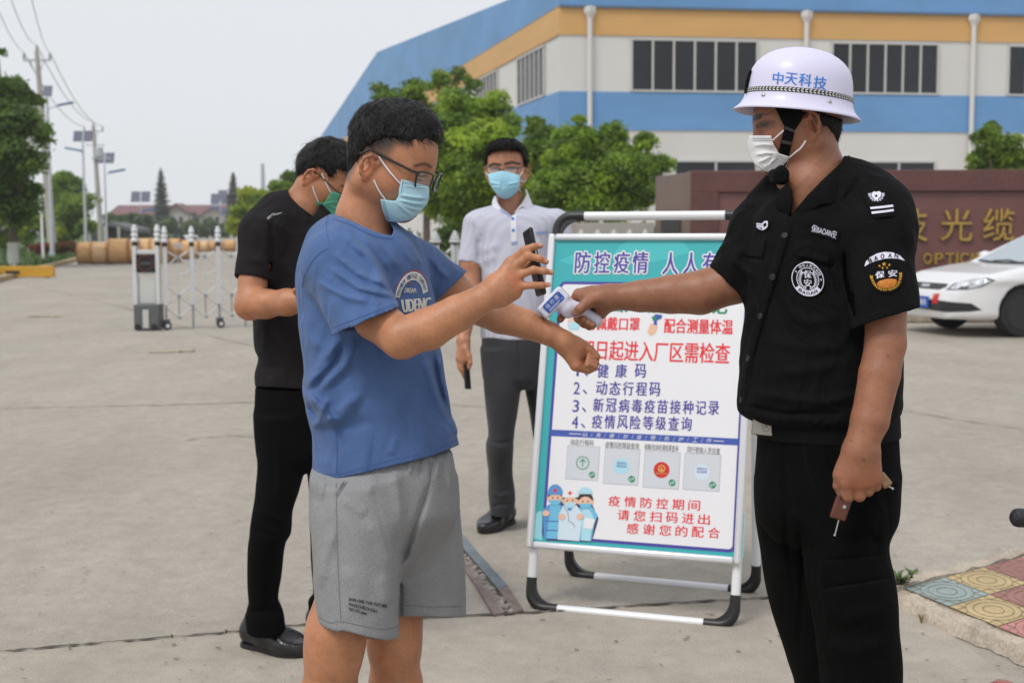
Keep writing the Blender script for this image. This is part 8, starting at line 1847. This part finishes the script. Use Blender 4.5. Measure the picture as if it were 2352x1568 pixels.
S.chain([P(1175, 780, 5.9), P(1155, 860, 5.88), P(1150, 1000, 5.90), P(1154, 1165, 5.98)], [.05, .05, .045, .036], .03); S.chain([P(1185, 780, 5.9), P(1228, 860, 5.94), P(1258, 1000, 6.0), P(1292, 1165, 6.06)], [.05, .05, .045, .036], .03)
def paint_w(pt):
    face_paint(pt, HW, bw=.2); DK_ = (.016, .011, .010)
    for ln in ([(1124, 381), (1133, 377), (1149, 379)], [(1160, 377), (1176, 373), (1194, 377)]): pt.line(ln, 4.6, DK_, .95, 6.0)
    for ln in ([(1127, 389), (1136, 387.5), (1147, 389.5)], [(1164, 388), (1175, 386), (1188, 388)]): pt.line(ln, 3.6, DK_, .95, 6.0)
    pt.line([(1152, 372), (1154, 380)], 2.5, np.array(SK_W) * .6, .6, 6.0); pt.line([(1136, 362), (1160, 360), (1184, 362)], 2.2, np.array(SK_W) * .75, .5, 6.0)  # frown and forehead creases: shade painted as darker skin
body_w = skin_obj('body', S, .0042, SK_W, tw_, M_skw, [paint_w]); bvw = bvh_of(body_w)
S = Solid(); S.ell(HW(-.004, 0, .044), np.array([.104, .094, .091]) * 1.03, 0, HW.R); S.ell(HW(.055, 0, .094), np.array([.05, .074, .034]) * 1.03, .03, HW.R)
S.iss.append((px_poly([(1098, 300), (1225, 300), (1217, 372), (1211, 390), (1205, 376), (1199, 352), (1188, 346), (1168, 344), (1148, 346), (1130, 349), (1120, 360), (1117, 388), (1108, 384)], DW_), .010)); wob(S, .002, 110, 7)
hair_obj(S, .005, HW(-.06, 0, .12), tw_, 2600, .030, .0034, .32, 18, lambda p: fw_ * .4 + np.array([0, 0, .1]))
S = Solid(); HW.face(S, back=.095, top=.128, wide=.074, cheek=.006); S.cone(HW(.108, 0, -.022), HW(.102, 0, -.08), .022, .032, .03); S.cone(HW(.085, .035, -.05), HW(.085, -.035, -.05), .040, .040, .03); S.cuts.clear(); S.noise.append(lambda p: np.full(len(p), .007))
S.iss.append((px_poly([(1120, 400), (1138, 396), (1150, 393), (1163, 394), (1178, 398), (1195, 403), (1193, 428), (1187, 445), (1174, 456), (1160, 458), (1147, 452), (1136, 440), (1125, 422)], 5.8), .002)); S.iss.append((lambda p: -HW.loc(p)[:, 0] + .012, .004))
for a, b, am in (((1124, 420), (1150, 424), .005), ((1128, 430), (1150, 430), .004), ((1165, 424), (1193, 418), .005), ((1168, 432), (1192, 428), .004), ((1150, 405), (1146, 440), .003), ((1160, 404), (1170, 440), .003)): pfold(S, [a, b], 2.4, am)
mk_w = cloth_obj('face_mask', S, .0036, M_masksky, tw_)
loop_tube('ear_loop', [(1206, 385), (1200, 395), (1194, 405)], bvw, .0022, M_loop, mk_w, .006, 5.82); loop_tube('ear_loop', [(1208, 412), (1202, 426), (1193, 440)], bvw, .0022, M_loop, mk_w, .006, 5.82); loop_tube('ear_loop', [(1117, 396), (1119, 400), (1122, 404)], bvw, .0022, M_loop, mk_w, .006, 5.82)
glasses(HW, tw_, m=mat('glasses_brown', (.035, .018, .014), .35), w=.026, h=.0165, cz=-.004, ff=.118, fr=.0017)
def dot_mat(name, base, dot, scale):
    m = mat(name, base, .85, sheen=.1); n = m.node_tree.nodes; l = m.node_tree.links; tc = n.new('ShaderNodeTexCoord'); vo = n.new('ShaderNodeTexVoronoi'); vo.inputs['Scale'].default_value = scale; vo.inputs['Randomness'].default_value = .12; mp = n.new('ShaderNodeMapping'); mp.inputs['Rotation'].default_value = (0, RAD(45), 0); mp.inputs['Scale'].default_value = (1, .35, 1); l.new(tc.outputs['Object'], mp.inputs[0]); l.new(mp.outputs[0], vo.inputs['Vector'])
    r = n.new('ShaderNodeValToRGB'); r.color_ramp.elements[0].position = .30; r.color_ramp.elements[1].position = .42; r.color_ramp.elements[0].color = (*dot, 1); r.color_ramp.elements[1].color = (*base, 1); l.new(vo.outputs['Distance'], r.inputs[0]); l.new(r.outputs[0], n['Principled BSDF'].inputs['Base Color']); return m
M_pw = dot_mat('polo_dotted', (.47, .48, .585), (.62, .62, .68), 150); M_pcol = mat('polo_collar', (.70, .70, .76), .85); M_ptrim = mat('polo_trim', (.26, .34, .58), .85); M_btn = mat('button_blue', (.12, .28, .60), .5); M_greyp = mat('trousers_grey', (.024, .025, .030), .85, var=.2, vscale=6, sheen=.1)
S = Solid()
S.stack([ringpx(470, 1130, 1225, 5.92, .075), ringpx(482, 1100, 1262, 5.91, .095), ringpx(500, 1078, 1290, 5.9, .115), ringpx(540, 1088, 1278, 5.9, .135), ringpx(600, 1099, 1264, 5.9, .14), ringpx(660, 1105, 1258, 5.9, .14), ringpx(740, 1104, 1256, 5.9, .14), ringpx(775, 1104, 1256, 5.9, .138)], .03)
sleeve(S, P(1098, 518, 5.9), P(1080, 604, 5.88), .068, .050, .045, .02, .05); sleeve(S, P(1276, 512, 5.9), P(1298, 600, 5.9), .066, .050, .03, .02, .05)
S.cuts.append((px_poly([(1135, 420), (1141, 462), (1152, 478), (1176, 497), (1196, 478), (1208, 452), (1212, 420)], 5.8), .005))
for px, w, am in (([(420, 880), (415, 960), (430, 1080)], 7, -.010), ([(440, 1000), (520, 960), (600, 940)], 10, .006), ([(450, 1080), (560, 1020)], 10, .006), ([(470, 1180), (600, 1150)], 10, .005), ([(360, 720), (420, 800), (430, 880)], 8, .006), ([(900, 900), (850, 1000)], 10, .005)): pfold(S, px, w, am, q3)
wob(S, .002, 20, 41); polo_w = cloth_obj('polo_shirt', S, .0048, M_pw, tw_); bvp = bvh_of(polo_w)
S = Solid(); f1_, l1, h1 = f_cone(P(1170, 428, 5.94), P(1176, 500, 5.91), .068, .108); pa = px_poly([q3(548, 550), q3(525, 600), q3(528, 680), q3(560, 684), q3(600, 658), q3(572, 610), q3(560, 565)], 5.8); pbb = px_poly([q3(782, 495), q3(810, 510), q3(852, 565), q3(848, 655), q3(835, 664), q3(760, 640), q3(720, 680), q3(690, 700), q3(760, 610), q3(795, 545)], 5.8); S.add(((lambda p: smax(f1_(p), np.minimum(pa(p), pbb(p)), .003)), l1, h1)); fin_, _, _ = f_cone(P(1170, 428, 5.94), P(1176, 500, 5.91), .060, .098); S.cuts.append((fin_, .001)); S.iss.append((lambda p: p[:, 1] - 5.98, .002)); col_w = cloth_obj('collar', S, .0036, M_pcol, polo_w)
fl = Flat([M_pcol, M_ptrim]); fl.poly([q3(*p) for p in ((668, 715), (716, 705), (720, 930), (676, 935))], 0); fl.poly([q3(*p) for p in ((590, 655), (668, 712), (680, 716), (680, 728), (600, 682))], 1, .001); fl.poly([q3(*p) for p in ((676, 915), (722, 910), (720, 932), (678, 936))], 1, .001); cast('placket', fl, bvp, .003, 8, polo_w)
fl = Flat([M_ptrim]); fl.poly([q3(*p) for p in ((868, 838), (962, 832), (962, 848), (868, 856))], 0); cast('pocket_trim', fl, bvp, .003, 8, polo_w)
fl = Flat([M_pcol])
for a, b in (((1056, 603), (1104, 609)), ((1275, 603), (1321, 599))): v_, f_ = thickline2([a, ((a[0] + b[0]) / 2, (a[1] + b[1]) / 2 + 1), b], 6); fl.mesh(v_, f_, 0)
cast('cuff', fl, bvp, .002, 8, polo_w)
for x, y in ((688, 735), (692, 825)):
    q = surf(*q3(x, y), bvp, .003, 5.76); mb = MB(); mb.lathe(q, [(.0075, 0), (.0075, .003), (0, .003)], axis=(0, -1, 0), seg=14); mb.build('button', M_btn, polo_w)
S = Solid(); S.stack([ringpx(750, 1105, 1256, 5.9, .125), ringpx(810, 1105, 1256, 5.9, .14), ringpx(860, 1110, 1254, 5.9, .13), ringpx(890, 1135, 1240, 5.9, .09)], .02)
S.stack([ringpx(800, 1105, 1200, 5.88, .11), ringpx(854, 1110, 1199, 5.87, .11), ringpx(945, 1116, 1189, 5.86, .10), ringpx(1000, 1121, 1181, 5.86, .09), ringpx(1018, 1116, 1179, 5.86, .09), ringpx(1092, 1121, 1178, 5.93, .082), ringpx(1150, 1124, 1184, 5.97, .084), ringpx(1180, 1125, 1180, 5.98, .084)], .02)
S.stack([ringpx(800, 1180, 1258, 5.92, .11), ringpx(876, 1202, 1270, 5.94, .105), ringpx(931, 1212, 1280, 5.96, .10), ringpx(1008, 1226, 1288, 6.0, .09), ringpx(1080, 1243, 1302, 6.03, .083), ringpx(1155, 1262, 1320, 6.06, .08)], .012)
for px, w, am in (([(1118, 1012), (1150, 1018), (1178, 1010)], 4, -.008), ([(1122, 1130), (1150, 1140), (1182, 1130)], 5, .006), ([(1126, 1165), (1150, 1158), (1180, 1160)], 4, -.006), ([(1110, 760), (1108, 800)], 4, -.005), ([(1190, 770), (1196, 870)], 4, -.006)): pfold(S, px, w, am)
wob(S, .002, 20, 43); cloth_obj('trousers', S, .005, M_greyp, tw_)
h_ = G(1172, 1196); t_ = G(1102, 1226); shoe(tw_, h_, h_ + unit(t_ - h_) * .28, .105, .085, M_leather)
p = P(1292, 1165, 6.06); h_ = np.array([p[0], p[1], 0]); shoe(tw_, h_ + np.array([-.02, .06, 0]), h_ + np.array([.05, -.22, 0]), .105, .085, M_leather)
pa_ = P(1067, 830, dh + .012); pb2 = P(1072, 893, dh + .0); L_ = unit(pb2 - pa_); wv = np.array([.25, .95, 0]); wv = unit(wv - L_ * (wv @ L_)); nv = np.cross(L_, wv); o = MB().box((pa_ + pb2) / 2 + wv * .02, (np.linalg.norm(pb2 - pa_) / 2, .034, .0055), np.array([L_, wv, nv])).build('smartphone', M_phone, None, pa_, bevel=.004); tag(o, 'dark smartphone hanging edge-on in the lowered hand of the white-polo man', 'phone')
# ------------------------------------------------------------------ humid summer air
hz_ = bpy.data.materials.new('haze'); hz_.use_nodes = True; n = hz_.node_tree.nodes; n.remove(n['Principled BSDF']); pv = n.new('ShaderNodeVolumePrincipled')
pv.inputs['Color'].default_value = (.90, .93, .97, 1); pv.inputs['Density'].default_value = .00045; pv.inputs['Anisotropy'].default_value = .2
hz_.node_tree.links.new(pv.outputs[0], n['Material Output'].inputs['Volume'])
mb = MB(); mb.box((0, 240, 15), (340, 300, 18)); o = mb.build('haze', hz_, None, (0, 0, 0), smooth=False); tag(o, kind='stuff'); SC.cycles.volume_bounces = 1
